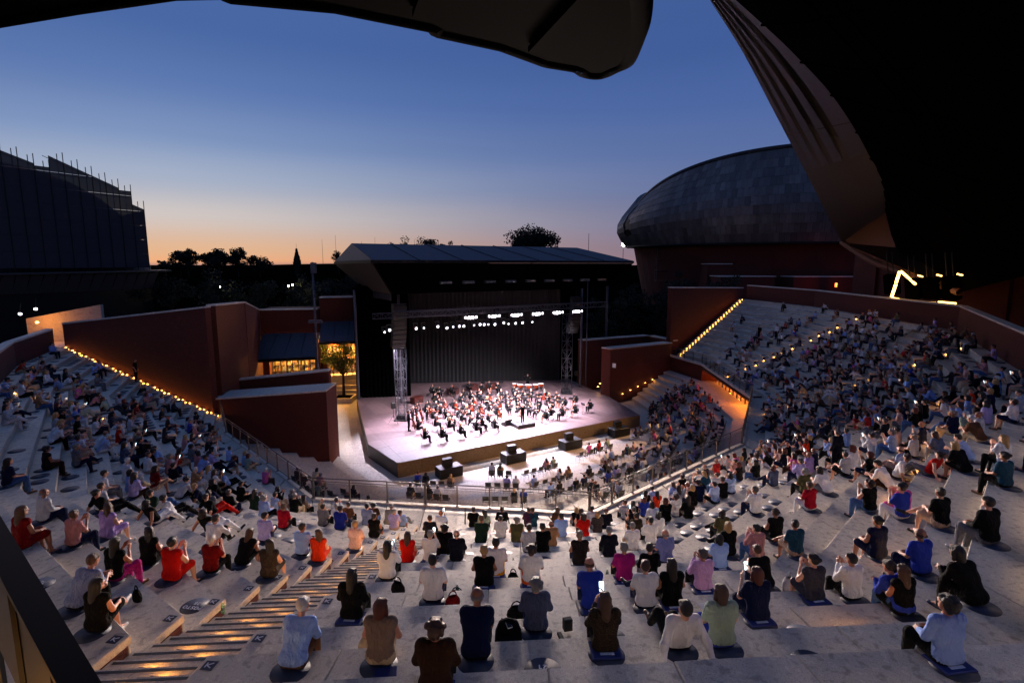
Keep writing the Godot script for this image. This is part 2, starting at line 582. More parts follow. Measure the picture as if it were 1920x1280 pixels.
func make_walkway() -> void:
	var t := thing("walkway", "pale stone walkway at the foot of the seating behind the railing", "walkway", Vector3.ZERO, 0.0, "", "structure")
	for i in 8:
		var w0: Vector2 = RIM[i]
		var w1: Vector2 = RIM[i + 1]
		var b0: Vector2 = BEND[i][0]
		var b1: Vector2 = BEND[i + 1][0]
		var n := maxi(1, roundi(w0.distance_to(w1) / 1.9))
		for j in n:
			var f0 := float(j) / n + 0.003
			var f1 := float(j + 1) / n - 0.003
			var s := Shape.new()
			var q := [w0.lerp(w1, f0), w0.lerp(w1, f1), b0.lerp(b1, f1), b0.lerp(b1, f0)]
			var p := []
			for y in [4.4, 4.6]:
				for c in 4:
					var e: Vector2 = q[c]
					if c > 1:
						e = e + (e - (q[3] if c == 3 else q[2])).normalized() * 0.0
					p.append(Vector3(e.x, y, e.y))
			slab(s, p)
			mi("slab", s, mats["travertine%d" % rng.randi_range(0, 3)], t)
		# the first row's plinth closes the gap under its riser
		var pl := Shape.new()
		pl.hexa([Vector3(b0.x, 4.0, b0.y), Vector3(b1.x, 4.0, b1.y), Vector3(b1.x, 4.0, b1.y) + Vector3(b1.x, 0, b1.y + 48).normalized() * 0.6, Vector3(b0.x, 4.0, b0.y) + Vector3(b0.x, 0, b0.y + 48).normalized() * 0.6,
			Vector3(b0.x, 4.75, b0.y), Vector3(b1.x, 4.75, b1.y), Vector3(b1.x, 4.75, b1.y) + Vector3(b1.x, 0, b1.y + 48).normalized() * 0.6, Vector3(b0.x, 4.75, b0.y) + Vector3(b0.x, 0, b0.y + 48).normalized() * 0.6])
		mi("plinth", pl, mats.travertine3, t)
	# edge kerb, retaining walls, railings
	var where := ["at the left end by the red walls", "along the left slope", "below the lower-left block", "in front of the bottom centre block", "below the lower-right block", "along the near right bank", "above the lit foyer", "at the far right end"]
	for i in 8:
		var a := Vector3(RIM[i].x, 0, RIM[i].y)
		var b := Vector3(RIM[i + 1].x, 0, RIM[i + 1].y)
		var inn := (Vector3(0, 0, -48) - (a + b) * 0.5).normalized()
		var along := (b - a).normalized()
		inn = (inn - along * inn.dot(along)).normalized()
		var w := thing("retaining_wall", "red retaining wall under the walkway " + where[i], "wall", Vector3.ZERO, 0.0, "red retaining walls under the walkway")
		var s := Shape.new()
		if i == 6:
			s.bar(a + Vector3(0, 4.2, 0) - inn * 0.2, b + Vector3(0, 4.2, 0) - inn * 0.2, 0.3, 0.36)
		else:
			s.bar(a + Vector3(0, 2.1, 0) - inn * 0.2, b + Vector3(0, 2.1, 0) - inn * 0.2, 0.3, 4.56)
		mi("wall", s, mats.brick, w)
		var cp := Shape.new()
		cp.bar(a + Vector3(0, 4.55, 0), b + Vector3(0, 4.55, 0), 0.22, 0.24)
		mi("kerb", cp, mats.travertine0, w)
		var r := thing("guard_railing", "steel guard railing with wire mesh " + where[i], "railing", Vector3.ZERO, 0.0, "steel guard railings along the walkway")
		var n := maxi(2, roundi(a.distance_to(b) / 1.65))
		var top := 5.72
		for j in n + 1:
			var q := a.lerp(b, clampf(float(j) / n, 0.004, 0.996))
			var po := Shape.new()
			po.box(q + Vector3(0, 5.18, 0), Vector3(0.06, 1.1, 0.06), Basis(along, Vector3.UP, along.cross(Vector3.UP)))
			po.box(q + Vector3(0, 4.685, 0), Vector3(0.14, 0.03, 0.14))
			mi("post", po, mats.steel_rail, r)
		var bars := [[top, 0.055], [top - 0.16, 0.035], [4.78, 0.035]]
		for y in bars:
			var tr := Shape.new(true)
			tr.tube(a + Vector3(0, y[0], 0), b + Vector3(0, y[0], 0), y[1] * 0.5, y[1] * 0.5, 8)
			mi("rail", tr, mats.steel_rail, r)
		var pm := Shape.new()
		pm.bar(a + Vector3(0, 5.15, 0), b + Vector3(0, 5.15, 0), 0.006, 0.7)
		mi("wire_mesh", pm, mats.wire_mesh, r)

func make_foyer() -> void:
	# the lit room under the right bank, seen through its glazing
	var a := Vector3(RIM[6].x, 0, RIM[6].y)
	var b := Vector3(RIM[7].x, 0, RIM[7].y)
	var along := (b - a).normalized()
	var out := Vector3(1, 0, 0.08).normalized()
	var f := thing("foyer", "orange-lit foyer under the right bank of seats", "foyer", Vector3.ZERO, 0.0, "", "")
	var floor_ := Shape.new()
	floor_.hexa([a + Vector3(0, 2.3, 0), b + Vector3(0, 2.3, 0), b + out * 5 + Vector3(0, 2.3, 0), a + out * 5 + Vector3(0, 2.3, 0), a + Vector3(0, 2.6, 0), b + Vector3(0, 2.6, 0), b + out * 5 + Vector3(0, 2.6, 0), a + out * 5 + Vector3(0, 2.6, 0)])
	mi("floor", floor_, mats.travertine1, f)
	var back := Shape.new()
	back.bar(a + out * 4.6 + Vector3(0, 3.6, 0), b + out * 4.6 + Vector3(0, 3.6, 0), 0.2, 2.2)
	mi("back_wall", back, mats.wood, f)
	for e in [a, b]:
		var side := Shape.new()
		side.bar(e + Vector3(0, 3.6, 0), e + out * 4.6 + Vector3(0, 3.6, 0), 0.2, 2.2)
		mi("side_wall", side, mats.brick, f)
	var ce := Shape.new()
	ce.hexa([a + Vector3(0, 4.02, 0), b + Vector3(0, 4.02, 0), b + out * 5 + Vector3(0, 4.02, 0), a + out * 5 + Vector3(0, 4.02, 0), a + Vector3(0, 4.1, 0), b + Vector3(0, 4.1, 0), b + out * 5 + Vector3(0, 4.1, 0), a + out * 5 + Vector3(0, 4.1, 0)])
	mi("ceiling", ce, mats.wood, f)
	for j in 9:
		var mu := Shape.new()
		var q := a.lerp(b, 0.34 + 0.075 * j) + out * 1.4
		mu.box(q + Vector3(0, 3.3, 0), Vector3(0.09, 1.42, 0.09))
		mi("mullion", mu, mats.dark_metal, f)
	for j in 8:
		var pn := Shape.new()
		var p0 := a.lerp(b, 0.34 + 0.075 * j + 0.004) + out * 1.4
		var p1 := a.lerp(b, 0.34 + 0.075 * (j + 1) - 0.004) + out * 1.4
		pn.bar(p0 + Vector3(0, 3.3, 0), p1 + Vector3(0, 3.3, 0), 0.02, 1.36)
		mi("pane", pn, mats.glass, f)
	for j in 5:
		var c := a.lerp(b, 0.1 + 0.2 * j) + out * (2.8 if j > 1 else 1.0) + Vector3(0, 3.9, 0)
		var t := thing("unseen_foyer_lamp", "%s orange ceiling lamp of the foyer under the right bank" % ordinal(j + 1), "lamp", c, 0.0, "unseen lamps lighting the foyer")
		var s := Shape.new()
		s.tube(Vector3(0, 0.1, 0), Vector3(0, 0.0, 0), 0.16, 0.16, 10)
		mi("housing", s, mats.dark_metal, t)
		var g := Shape.new()
		g.tube(Vector3(0, -0.001, 0), Vector3(0, -0.02, 0), 0.13, 0.13, 10)
		mi("lamp_glow", g, mats.lamp_orange, t)
		var l := OmniLight3D.new()  # the lamps are out of view; they light the orange foyer
		l.light_color = Color(1.0, 0.55, 0.17)
		l.light_energy = 4.0
		l.light_size = 0.12
		l.omni_range = 60
		l.omni_attenuation = 2.0
		l.shadow_enabled = true
		l.position = Vector3(0, -0.18, 0)
		t.add_child(l)

func ring(i: int, j: float) -> Vector2:        # the parterre steps down from the wall towards the stage
	var w: Vector2 = RIM[i]
	return w + (Vector2(0, -48) - w).normalized() * (0.35 + 1.15 * j)

func make_parterre() -> void:
	var t := thing("parterre_step", "low stone terraces stepping down to the stage in front", "terrace", Vector3.ZERO, 0.0, "", "structure")
	for j in 7:
		var y := 2.6 - 0.37 * j
		for i in 8:
			var n := maxi(1, roundi(ring(i, j).distance_to(ring(i + 1, j)) / 2.4))
			for q in n:
				var f0 := float(q) / n + 0.002
				var f1 := float(q + 1) / n - 0.002
				var s := Shape.new()
				var p := []
				for h in [y - 0.6, y]:
					for c in [ring(i, j - (0.3 if j == 0 else 0.0)).lerp(ring(i + 1, j - (0.3 if j == 0 else 0.0)), f0), ring(i, j - (0.3 if j == 0 else 0.0)).lerp(ring(i + 1, j - (0.3 if j == 0 else 0.0)), f1), ring(i, j + 1).lerp(ring(i + 1, j + 1), f1), ring(i, j + 1).lerp(ring(i + 1, j + 1), f0)]:
						p.append(Vector3(c.x, h, c.y))
				slab(s, p)
				mi("slab", s, mats["travertine%d" % rng.randi_range(0, 3)], t)
	var fl := thing("forecourt_floor", "pale stone floor between the stage and the seats", "floor", Vector3.ZERO, 0.0, "", "structure")
	var base := Shape.new()
	base.box(Vector3(0, -0.2, -52), Vector3(70, 0.2, 70))
	mi("bed", base, mats.earth, fl)
	for gx in range(-14, 14):
		for gz in range(-13, 8):
			var c := Vector3(gx * 1.9 + 1.0, 0, -45.0 + gz * 1.9)
			if c.z > -30 or c.z < -70 or absf(c.x) > 24:
				continue
			var s := Shape.new()
			s.box(c + Vector3(0, -0.05 + rng.randf_range(-0.003, 0.003), 0), Vector3(1.893, 0.1, 1.893), Basis.IDENTITY, 0.006)
			mi("slab", s, mats["travertine%d" % rng.randi_range(0, 3)], fl)

# ------------------------------------------------------------------ the stage
const ST0 := Vector3(2.05, 1.2, -45.6)          # middle of the stage's front edge
const E1 := Vector3(0.857, 0, -0.515)
const E2 := Vector3(-0.515, 0, -0.857)
var stage_poly := PackedVector2Array([Vector2(-8.74, -39.08), Vector2(12.85, -52.19), Vector2(11.2, -59.3), Vector2(7.4, -69.6), Vector2(-15.5, -69.2), Vector2(-17.4, -58.5), Vector2(-12.14, -43.48)])

func stg(s: float, t: float, y := 0.0) -> Vector3:
	return ST0 + E1 * s + E2 * t + Vector3(0, y, 0)

func stage_basis() -> Basis:
	return Basis(E1, Vector3.UP, -E2)

func make_stage() -> void:
	var t := thing("stage", "large grey boarded concert stage with olive front", "stage", Vector3.ZERO, 0.0, "", "structure")
	var inner: PackedVector2Array = Geometry2D.offset_polygon(stage_poly, -0.06)[0]
	var b := Shape.new()
	b.prism(inner, 0.0, 1.1)
	mi("substructure", b, mats.black_plastic, t)
	for gs in range(-11, 10):
		for gt in range(-1, 16):
			var q := PackedVector2Array()
			for c in [[0.004, 0.004], [1.996, 0.004], [1.996, 1.996], [0.004, 1.996]]:
				var p := stg(gs * 2.0 + c[0], gt * 2.0 + c[1])
				q.append(Vector2(p.x, p.z))
			for piece in Geometry2D.intersect_polygons(q, stage_poly):
				var s := Shape.new()
				s.prism(piece, 1.13, 1.2 + rng.randf_range(-0.002, 0.002))
				mi("deck_panel", s, mats["stage_board%d" % rng.randi_range(0, 2)], t)
	# fascia boards along the front and the sides
	var n := stage_poly.size()
	for i in [0, 6, 5, 1, 2]:
		var a := Vector3(stage_poly[i].x, 0.58, stage_poly[i].y)
		var c := Vector3(stage_poly[(i + 1) % n].x, 0.58, stage_poly[(i + 1) % n].y)
		var m := maxi(1, roundi(a.distance_to(c) / 2.0))
		for j in m:
			var s := Shape.new()
			s.bar(a.lerp(c, (j + 0.003) / m), a.lerp(c, (j + 0.997) / m), 0.05, 1.12)
			mi("fascia_board", s, mats.fascia if i == 0 else mats.black_plastic, t)
	# loudspeaker cabinets at the foot of the stage front, each with a small monitor on top
	var spots := [Vector3(-5.1, 0, -39.9), Vector3(-0.13, 0, -42.95), Vector3(4.96, 0, -46.2), Vector3(9.97, 0, -49.75)]
	for i in 4:
		var o := thing("bass_loudspeaker", "%s black bass loudspeaker from the left at the stage front" % ordinal(i + 1), "loudspeaker", spots[i] + E1 * 0.0 - E2 * 0.45, atan2(E2.x, E2.z) , "bass loudspeakers along the stage front")
		var s := Shape.new()
		s.box(Vector3(0, 0.42, 0), Vector3(1.9, 0.8, 1.05), Basis.IDENTITY, 0.03)
		mi("cabinet", s, mats.black_plastic, o)
		var g := Shape.new()
		g.box(Vector3(0, 0.42, -0.53), Vector3(1.78, 0.68, 0.02))
		mi("grille", g, mats.dark_metal, o)
		for fx in [-0.85, 0.85]:
			var ft := Shape.new()
			ft.tube(Vector3(fx, 0, -0.4), Vector3(fx, 0.03, -0.4), 0.04, 0.04, 8)
			ft.tube(Vector3(fx, 0, 0.4), Vector3(fx, 0.03, 0.4), 0.04, 0.04, 8)
			mi("foot", ft, mats.dark_metal, o)
		var m := thing("front_loudspeaker", "%s small front-fill loudspeaker from the left, on a bass loudspeaker" % ordinal(i + 1), "loudspeaker", spots[i] - E2 * 0.3 + Vector3(0, 0.825, 0) + E1 * -0.1, atan2(E2.x, E2.z), "front-fill loudspeakers on the bass cabinets")
		var ms := Shape.new()
		ms.hexa([Vector3(-0.4, 0, -0.2), Vector3(0.4, 0, -0.2), Vector3(0.34, 0, 0.22), Vector3(-0.34, 0, 0.22), Vector3(-0.4, 0.56, -0.2), Vector3(0.4, 0.56, -0.2), Vector3(0.34, 0.56, 0.22), Vector3(-0.34, 0.56, 0.22)])
		mi("cabinet", ms, mats.black_plastic, m)
		var mg := Shape.new()
		mg.box(Vector3(0, 0.28, -0.208), Vector3(0.72, 0.48, 0.016))
		mi("grille", mg, mats.dark_metal, m)
	# wedge monitor by the conductor
	var w := thing("stage_monitor", "dark wedge monitor on the stage left of the podium", "loudspeaker", Vector3(-0.5, 1.2, -48.9), facing(E2) + 0.2)
	var ws := Shape.new()
	ws.hexa([Vector3(-0.45, 0, -0.35), Vector3(0.45, 0, -0.35), Vector3(0.45, 0, 0.35), Vector3(-0.45, 0, 0.35), Vector3(-0.45, 0.18, -0.35), Vector3(0.45, 0.18, -0.35), Vector3(0.45, 0.55, 0.3), Vector3(-0.45, 0.55, 0.3)])
	mi("cabinet", ws, mats.black_plastic, w)
	var wg := Shape.new()
	wg.hexa([Vector3(-0.4, 0.19, -0.33), Vector3(0.4, 0.19, -0.33), Vector3(0.4, 0.54, 0.26), Vector3(-0.4, 0.54, 0.26), Vector3(-0.4, 0.205, -0.34), Vector3(0.4, 0.205, -0.34), Vector3(0.4, 0.555, 0.25), Vector3(-0.4, 0.555, 0.25)])
	mi("grille", wg, mats.dark_metal, w)
	# conductor's podium
	var p := thing("podium", "dark box podium under the conductor at the stage front", "podium", Vector3(1.0, 1.2, -48.6), facing(E2))
	var ps := Shape.new()
	ps.box(Vector3(0, 0.17, 0), Vector3(1.9, 0.34, 1.5), Basis.IDENTITY, 0.02)
	mi("box", ps, mats.black_plastic, p)
	var pt := Shape.new()
	pt.box(Vector3(0, 0.348, 0), Vector3(1.86, 0.012, 1.46))
	mi("top_mat", pt, mats.dark_metal, p)
	# loudspeaker on a tripod beside the left tower
	for q in [[Vector3(-11.25, 1.2, -49.3), "small loudspeaker on a tripod left of the left truss tower"], [Vector3(7.9, 1.2, -64.5), "small loudspeaker on a tripod left of the right truss tower"]]:
		var o := thing("tripod_loudspeaker", q[1], "loudspeaker", q[0], facing(-E2))
		var pole := Shape.new()
		pole.tube(Vector3(0, 0.5, 0), Vector3(0, 1.45, 0), 0.02, 0.018)
		mi("pole", pole, mats.black_plastic, o)
		for k in 3:
			var lg := Shape.new()
			var d := Vector3(cos(TAU * k / 3.0), 0, sin(TAU * k / 3.0))
			lg.tube(Vector3(0, 0.85, 0), d * 0.55, 0.014, 0.012, 6)
			mi("leg", lg, mats.black_plastic, o)
		var cb := Shape.new()
		cb.box(Vector3(0, 1.75, 0), Vector3(0.36, 0.6, 0.34), Basis.IDENTITY, 0.03)
		mi("cabinet", cb, mats.black_plastic, o)
	# truss towers
	truss_tower("left", Vector3(-10.75, 1.2, -50.6), 7.0)
	truss_tower("right", Vector3(6.4, 1.2, -61.4), 9.2)

func truss(t: Node3D, a: Vector3, b: Vector3, w: float, bays: int) -> void:
	var z := (b - a).normalized()
	var up := Vector3.UP if absf(z.y) < 0.9 else E1
	var x := up.cross(z).normalized()
	var y := z.cross(x)
	var cs := []
	for q in [[-1, -1], [1, -1], [1, 1], [-1, 1]]:
		cs.append(x * q[0] * w * 0.5 + y * q[1] * w * 0.5)
	for c in cs:
		var s := Shape.new(true)
		s.tube(a + c, b + c, 0.034, 0.034, 6)
		mi("chord", s, mats.aluminium, t)
	for k in bays + 1:
		var p := a.lerp(b, float(k) / bays)
		var s := Shape.new(true)
		for i in 4:
			s.tube(p + cs[i], p + cs[(i + 1) % 4], 0.02, 0.02, 5, false)
		if k < bays:
			var p2 := a.lerp(b, float(k + 1) / bays)
			for i in 4:
				var j := (i + 1) % 4
				if (k + i) % 2:
					s.tube(p + cs[i], p2 + cs[j], 0.017, 0.017, 5, false)
				else:
					s.tube(p + cs[j], p2 + cs[i], 0.017, 0.017, 5, false)
		mi("brace", s, mats.aluminium, t)

func truss_tower(side: String, at: Vector3, h: float) -> void:
	var t := thing("truss_tower", "aluminium truss tower standing at the %s of the stage" % side, "truss tower", at, 0.0, "truss towers on the stage")
	truss(t, Vector3(0, 0.1, 0), Vector3(0, h, 0), 0.85, int(h / 0.95))
	var b := Shape.new()
	b.box(Vector3(0, 0.05, 0), Vector3(1.3, 0.1, 1.3))
	b.box(Vector3(0, 0.3, 0), Vector3(0.8, 0.4, 0.8))
	mi("base", b, mats.black_plastic, t)
	var tp := Shape.new()
	tp.box(Vector3(0, h + 0.05, 0), Vector3(1.0, 0.14, 1.0))
	mi("head_block", tp, mats.dark_metal, t)

func spot(at: Vector3, to: Vector3, c: Color, e: float, angle: float, soft := 0.5, size := 0.12) -> void:
	var l := SpotLight3D.new()
	l.light_color = c
	l.light_energy = e
	l.light_size = size
	l.spot_range = 200
	l.spot_attenuation = 2.0
	l.spot_angle = angle
	l.spot_angle_attenuation = soft
	l.shadow_enabled = true
	add_child(l)
	l.look_at_from_position(at, to, Vector3.UP if absf((to - at).normalized().y) < 0.98 else Vector3.RIGHT)

func make_stage_lights() -> void:
	# front truss with six four-lamp blinders
	var t := thing("lighting_truss", "front lighting truss hanging across the stage opening", "lighting truss", Vector3.ZERO, 0.0, "lighting trusses over the stage")
	truss(t, stg(-10.5, 6.0, 10.75), stg(13.0, 6.0, 10.75), 0.5, 30)
	var t2 := thing("lighting_truss", "rear lighting truss with a row of moving lamps", "lighting truss", Vector3.ZERO, 0.0, "lighting trusses over the stage")
	truss(t2, stg(-10.5, 12.0, 10.1), stg(8.0, 12.0, 10.1), 0.5, 24)
	for i in 6:
		var s := -3.4 + i * 2.45
		var at := stg(s, 5.6, 10.2)
		var o := thing("blinder_lamp", "%s four-lamp blinder from the left on the front truss" % ordinal(i + 1), "stage lamp", at, facing(-E2), "four-lamp blinders on the front truss")
		var h := Shape.new()
		h.box(Vector3(0, 0, 0.12), Vector3(1.5, 0.34, 0.22))
		mi("housing", h, mats.black_plastic, o)
		for k in 4:
			var g := Shape.new()
			g.tube(Vector3(-0.54 + 0.36 * k, 0, 0.005), Vector3(-0.54 + 0.36 * k, 0, -0.015), 0.1, 0.1, 12)
			mi("lamp_lens", g, mats.lamp_white, o)
		var br := Shape.new()
		br.bar(Vector3(0, 0.15, 0.12), Vector3(0, 0.45, 0.12), 0.05, 0.05)
		mi("bracket", br, mats.dark_metal, o)
		spot(at - E2 * 0.1, stg(s * 0.7 - 1.0, 9.5, 0), Color(0.97, 0.93, 1.0), 430, 56, 0.7, 0.3)
		spot(at - E2 * 0.12, Vector3(1.5 + s * 0.4, 6, -16), Color(1.0, 0.9, 0.85), 520, 30, 0.8, 0.3)
	var heads := [-9.5, -9.0, -6.3, -5.5, -4.0, -3.0, -2.3, -1.6, -1.1, 0.1, 0.8, 1.3, 1.8, 2.6, 3.7, 4.3, 5.2, 6.1, 7.4]
	for i in heads.size():
		var at := stg(heads[i], 12.0, 8.7 + rng.randf_range(-0.12, 0.12))
		var o := thing("moving_lamp", "%s moving stage lamp from the left under the rear truss" % ordinal(i + 1), "stage lamp", at, facing(-E2), "moving lamps under the rear truss")
		var h := Shape.new(true)
		h.tube(Vector3(0, 0.1, 0.2), Vector3(0, -0.02, -0.1), 0.13, 0.16, 10)
		mi("head", h, mats.black_plastic, o)
		var y := Shape.new()
		y.bar(Vector3(-0.19, 0.0, 0.05), Vector3(-0.19, 0.4, 0.05), 0.05, 0.08)
		y.bar(Vector3(0.19, 0.0, 0.05), Vector3(0.19, 0.4, 0.05), 0.05, 0.08)
		y.box(Vector3(0, 0.44, 0.05), Vector3(0.44, 0.12, 0.2))
		mi("yoke", y, mats.black_plastic, o)
		var g := Shape.new()
		var r := 0.13 if i % 3 else 0.09
		g.tube(Vector3(0, -0.02, -0.11), Vector3(0, -0.03, -0.15), r * 0.9, r, 12)
		mi("lamp_lens", g, mats.lamp_cool, o)
		if i % 2 == 0:
			spot(at - E2 * 0.25 + Vector3(0, -0.1, 0), stg(heads[i] * 0.8 - 0.5, 7.5, 0), Color(0.93, 0.88, 1.0), 250, 42, 0.7, 0.15)
	# unlit row of lamps under the roof
	for i in 9:
		var o := thing("stage_floodlight", "%s unlit floodlight from the left under the stage roof" % ordinal(i + 1), "stage lamp", stg(-6.0 + i * 2.2, 5.2, 13.4), facing(-E2), "unlit floodlights under the stage roof")
		var h := Shape.new()
		h.box(Vector3(0, 0, 0), Vector3(1.1, 0.22, 0.25))
		mi("housing", h, mats.aluminium if i % 2 else mats.dark_metal, o)
		var g := Shape.new()
		g.box(Vector3(0, 0, -0.13), Vector3(1.0, 0.14, 0.01))
		mi("lens", g, mats.glass, o)

func make_stage_house() -> void:
	var R0 := Vector3(-13.1, 0, -50.6)                # plan of the roof: front left corner, then along the stage front
	var t := thing("stage_house", "black stage house with pitched metal roof and dark drapes", "stage house")
	var fl := R0 + Vector3(0, 16.6, 0)
	var fr := R0 + E1 * 33.0 + Vector3(0, 16.6, 0)
	var rl := R0 + E2 * 7.0 + Vector3(0, 18.35, 0)
	var rr := R0 + E1 * 29.5 + E2 * 7.0 + Vector3(0, 18.35, 0)
	var bl := R0 + E2 * 14.0 - E1 * 0.2 + Vector3(0, 16.5, 0)
	var br := R0 + E1 * 33.0 + E2 * 14.0 + Vector3(0, 16.5, 0)
	# roof in metal sheets, each a plate, with raised seams between
	var n := 7
	for i in n:
		var a := float(i) / n + 0.0015
		var b := float(i + 1) / n - 0.0015
		for side in 2:
			var e0 := fl if side == 0 else bl
			var e1 := fr if side == 0 else br
			var q := [e0.lerp(e1, a), e0.lerp(e1, b), rl.lerp(rr, b), rl.lerp(rr, a)]
			var p := []
			for y in [-0.12, 0.0]:
				for c in q:
					p.append(c + Vector3(0, y, 0))
			var s := Shape.new()
			s.hexa(p)
			mi("roof_sheet", s, mats.roof_metal, t)
		if i > 0:
			var sm := Shape.new()
			var f := float(i) / n
			sm.bar(fl.lerp(fr, f) + Vector3(0, 0.03, 0), rl.lerp(rr, f) + Vector3(0, 0.03, 0), 0.12, 0.1)
			mi("roof_seam", sm, mats.aluminium, t)
	for q in [[fl, rl, bl, "gable"], [fr, rr, br, "gable"]]:
		var c: Vector3 = (q[0] + q[1] + q[2]) / 3.0
		var s := Shape.new()
		var dn: Vector3 = E1 * (0.15 if q[0] == fl else -0.15)
		s.tri(q[0], q[1], q[2], c + dn)
		s.tri(q[0] + dn, q[1] + dn, q[2] + dn, c - dn)
		mi(q[3], s, mats.lead, t)
	var ed := Shape.new()
	ed.bar(fl + Vector3(0, -0.16, 0), fr + Vector3(0, -0.16, 0), 0.2, 0.26)
	ed.bar(fl + Vector3(0, -0.16, 0), bl + Vector3(0, -0.16, 0), 0.2, 0.26)
	mi("eaves_beam", ed, mats.dark_metal, t)
	# lower hood hanging inward below the eaves
	var h0 := fl + Vector3(0, -0.3, 0)
	var h1 := fr + Vector3(0, -0.3, 0)
	var g0 := R0 + E1 * 2.6 + E2 * 2.6 + Vector3(0, 13.2, 0)
	var g1 := R0 + E1 * 30.5 + E2 * 2.6 + Vector3(0, 13.2, 0)
	var hb := Shape.new()
	hb.hexa([g0, g1, g1 + E2 * 0.2, g0 + E2 * 0.2, h0, h1, h1 + E2 * 0.2, h0 + E2 * 0.2])
	mi("hood_front", hb, mats.black_cloth, t)
	var k0 := bl + Vector3(0, -0.3, 0)
	var k1 := g0 + E2 * 9.0
	var hl := Shape.new()
	hl.hexa([g0, k1, k1 + E1 * 0.2, g0 + E1 * 0.2, h0, k0, k0 + E1 * 0.2, h0 + E1 * 0.2])
	mi("hood_side", hl, mats.soffit, t)
	# pleated skirt at the hood's lower edge
	for i in 12:
		var s := Shape.new()
		var a := g0.lerp(k1, i / 12.0) + Vector3(0, -0.05, 0)
		var b := g0.lerp(k1, (i + 0.85) / 12.0) + Vector3(0, -0.05, 0)
		s.bar(a + Vector3(0, -0.3, 0), b + Vector3(0, -0.3, 0), 0.06, 0.62)
		mi("skirt_panel", s, mats.soffit, t)
	var ceil_ := Shape.new()
	ceil_.hexa([g0 + Vector3(0, 0.2, 0), g1 + Vector3(0, 0.2, 0), g1 + E2 * 12 + Vector3(0, 0.2, 0), g0 + E2 * 12 + Vector3(0, 0.2, 0), g0 + Vector3(0, 0.4, 0), g1 + Vector3(0, 0.4, 0), g1 + E2 * 12 + Vector3(0, 0.4, 0), g0 + E2 * 12 + Vector3(0, 0.4, 0)])
	mi("ceiling", ceil_, mats.black_cloth, t)
	# back drape in hanging folds and the black side drapes
	drape(t, Vector3(-13.6, 1.2, -66.6), Vector3(6.2, 1.2, -68.6), 12.4, 40, mats.backdrop)
	drape(t, Vector3(-13.4, 1.2, -61.0), Vector3(-13.6, 1.2, -66.6), 12.4, 10)
	drape(t, Vector3(-17.0, 1.2, -59.2), Vector3(-11.6, 1.2, -60.0), 12.6, 12)
	drape(t, Vector3(-11.6, 1.2, -60.0), Vector3(-13.4, 1.2, -61.0), 12.4, 4)
	drape(t, Vector3(6.2, 1.2, -68.6), Vector3(8.2, 1.2, -72.0), 12.4, 8)
	# steel posts that carry the roof
	var posts := [[Vector3(-17.2, 0, -58.6), 13.4], [Vector3(-12.1, 1.2, -57.0), 13.0], [Vector3(8.4, 0.5, -64.5), 13.3], [Vector3(12.6, 0, -71.0), 13.3]]
	for q in posts:
		var s := Shape.new(true)
		s.tube(q[0], Vector3(q[0].x, q[1], q[0].z), 0.16, 0.14, 10)
		mi("post", s, mats.lead_plain, t)
	var bk := Shape.new()
	bk.hexa([Vector3(-17.5, 0, -71), Vector3(9, 0, -74), Vector3(9, 0, -74.4), Vector3(-17.5, 0, -71.4), Vector3(-17.5, 16, -71), Vector3(9, 16, -74), Vector3(9, 16, -74.4), Vector3(-17.5, 16, -71.4)])
	mi("back_wall", bk, mats.black_cloth, t)
	var sw := Shape.new()
	sw.hexa([Vector3(-17.3, 0, -59.2), Vector3(-17.3, 0, -71), Vector3(-17.6, 0, -71), Vector3(-17.6, 0, -59.2), Vector3(-17.3, 13.6, -59.2), Vector3(-17.3, 15.5, -71), Vector3(-17.6, 15.5, -71), Vector3(-17.6, 13.6, -59.2)])
	mi("side_wall", sw, mats.black_cloth, t)
	# curved line arrays hanging left and right
	for q in [[stg(-9.6, 7.2, 0), "left"], [stg(10.2, 7.6, 0), "right"]]:
		var o := thing("line_array", "tall black column of hanging loudspeakers at the %s of the stage" % q[1], "loudspeaker", q[0], facing(-E2), "hanging loudspeaker columns")
		for i in 9:
			var s := Shape.new()
			var tilt := Basis(Vector3.RIGHT, -0.02 - 0.035 * i)
			s.box(Vector3(0, 11.2 - 0.42 * i, 0.02 * i * i * 0.5), Vector3(1.2, 0.38, 0.6), tilt, 0.02)
			mi("cabinet", s, mats.black_plastic, o)
		var fr2 := Shape.new()
		fr2.box(Vector3(0, 11.5, 0), Vector3(1.2, 0.1, 0.7))
		fr2.tube(Vector3(0, 11.5, 0), Vector3(0, 12.3, 0), 0.02, 0.02, 5)
		mi("frame", fr2, mats.dark_metal, o)

func drape(t: Node3D, a: Vector3, b: Vector3, h: float, folds: int, m: Material = null) -> void:
	var s := Shape.new(true)
	var d := (b - a) / (folds * 4.0)
	var nrm := Vector3(-d.z, 0, d.x).normalized()
	var prev := a
	for i in range(1, folds * 4 + 1):
		var p := a + d * i + nrm * sin(i * PI * 0.5) * 0.07
		s.quad(prev, p, p + Vector3(0, h, 0), prev + Vector3(0, h, 0), (prev + p) * 0.5 + nrm * -0.5 + Vector3(0, h * 0.5, 0))
		prev = p
	mi("drape", s, m if m else mats.black_cloth, t)

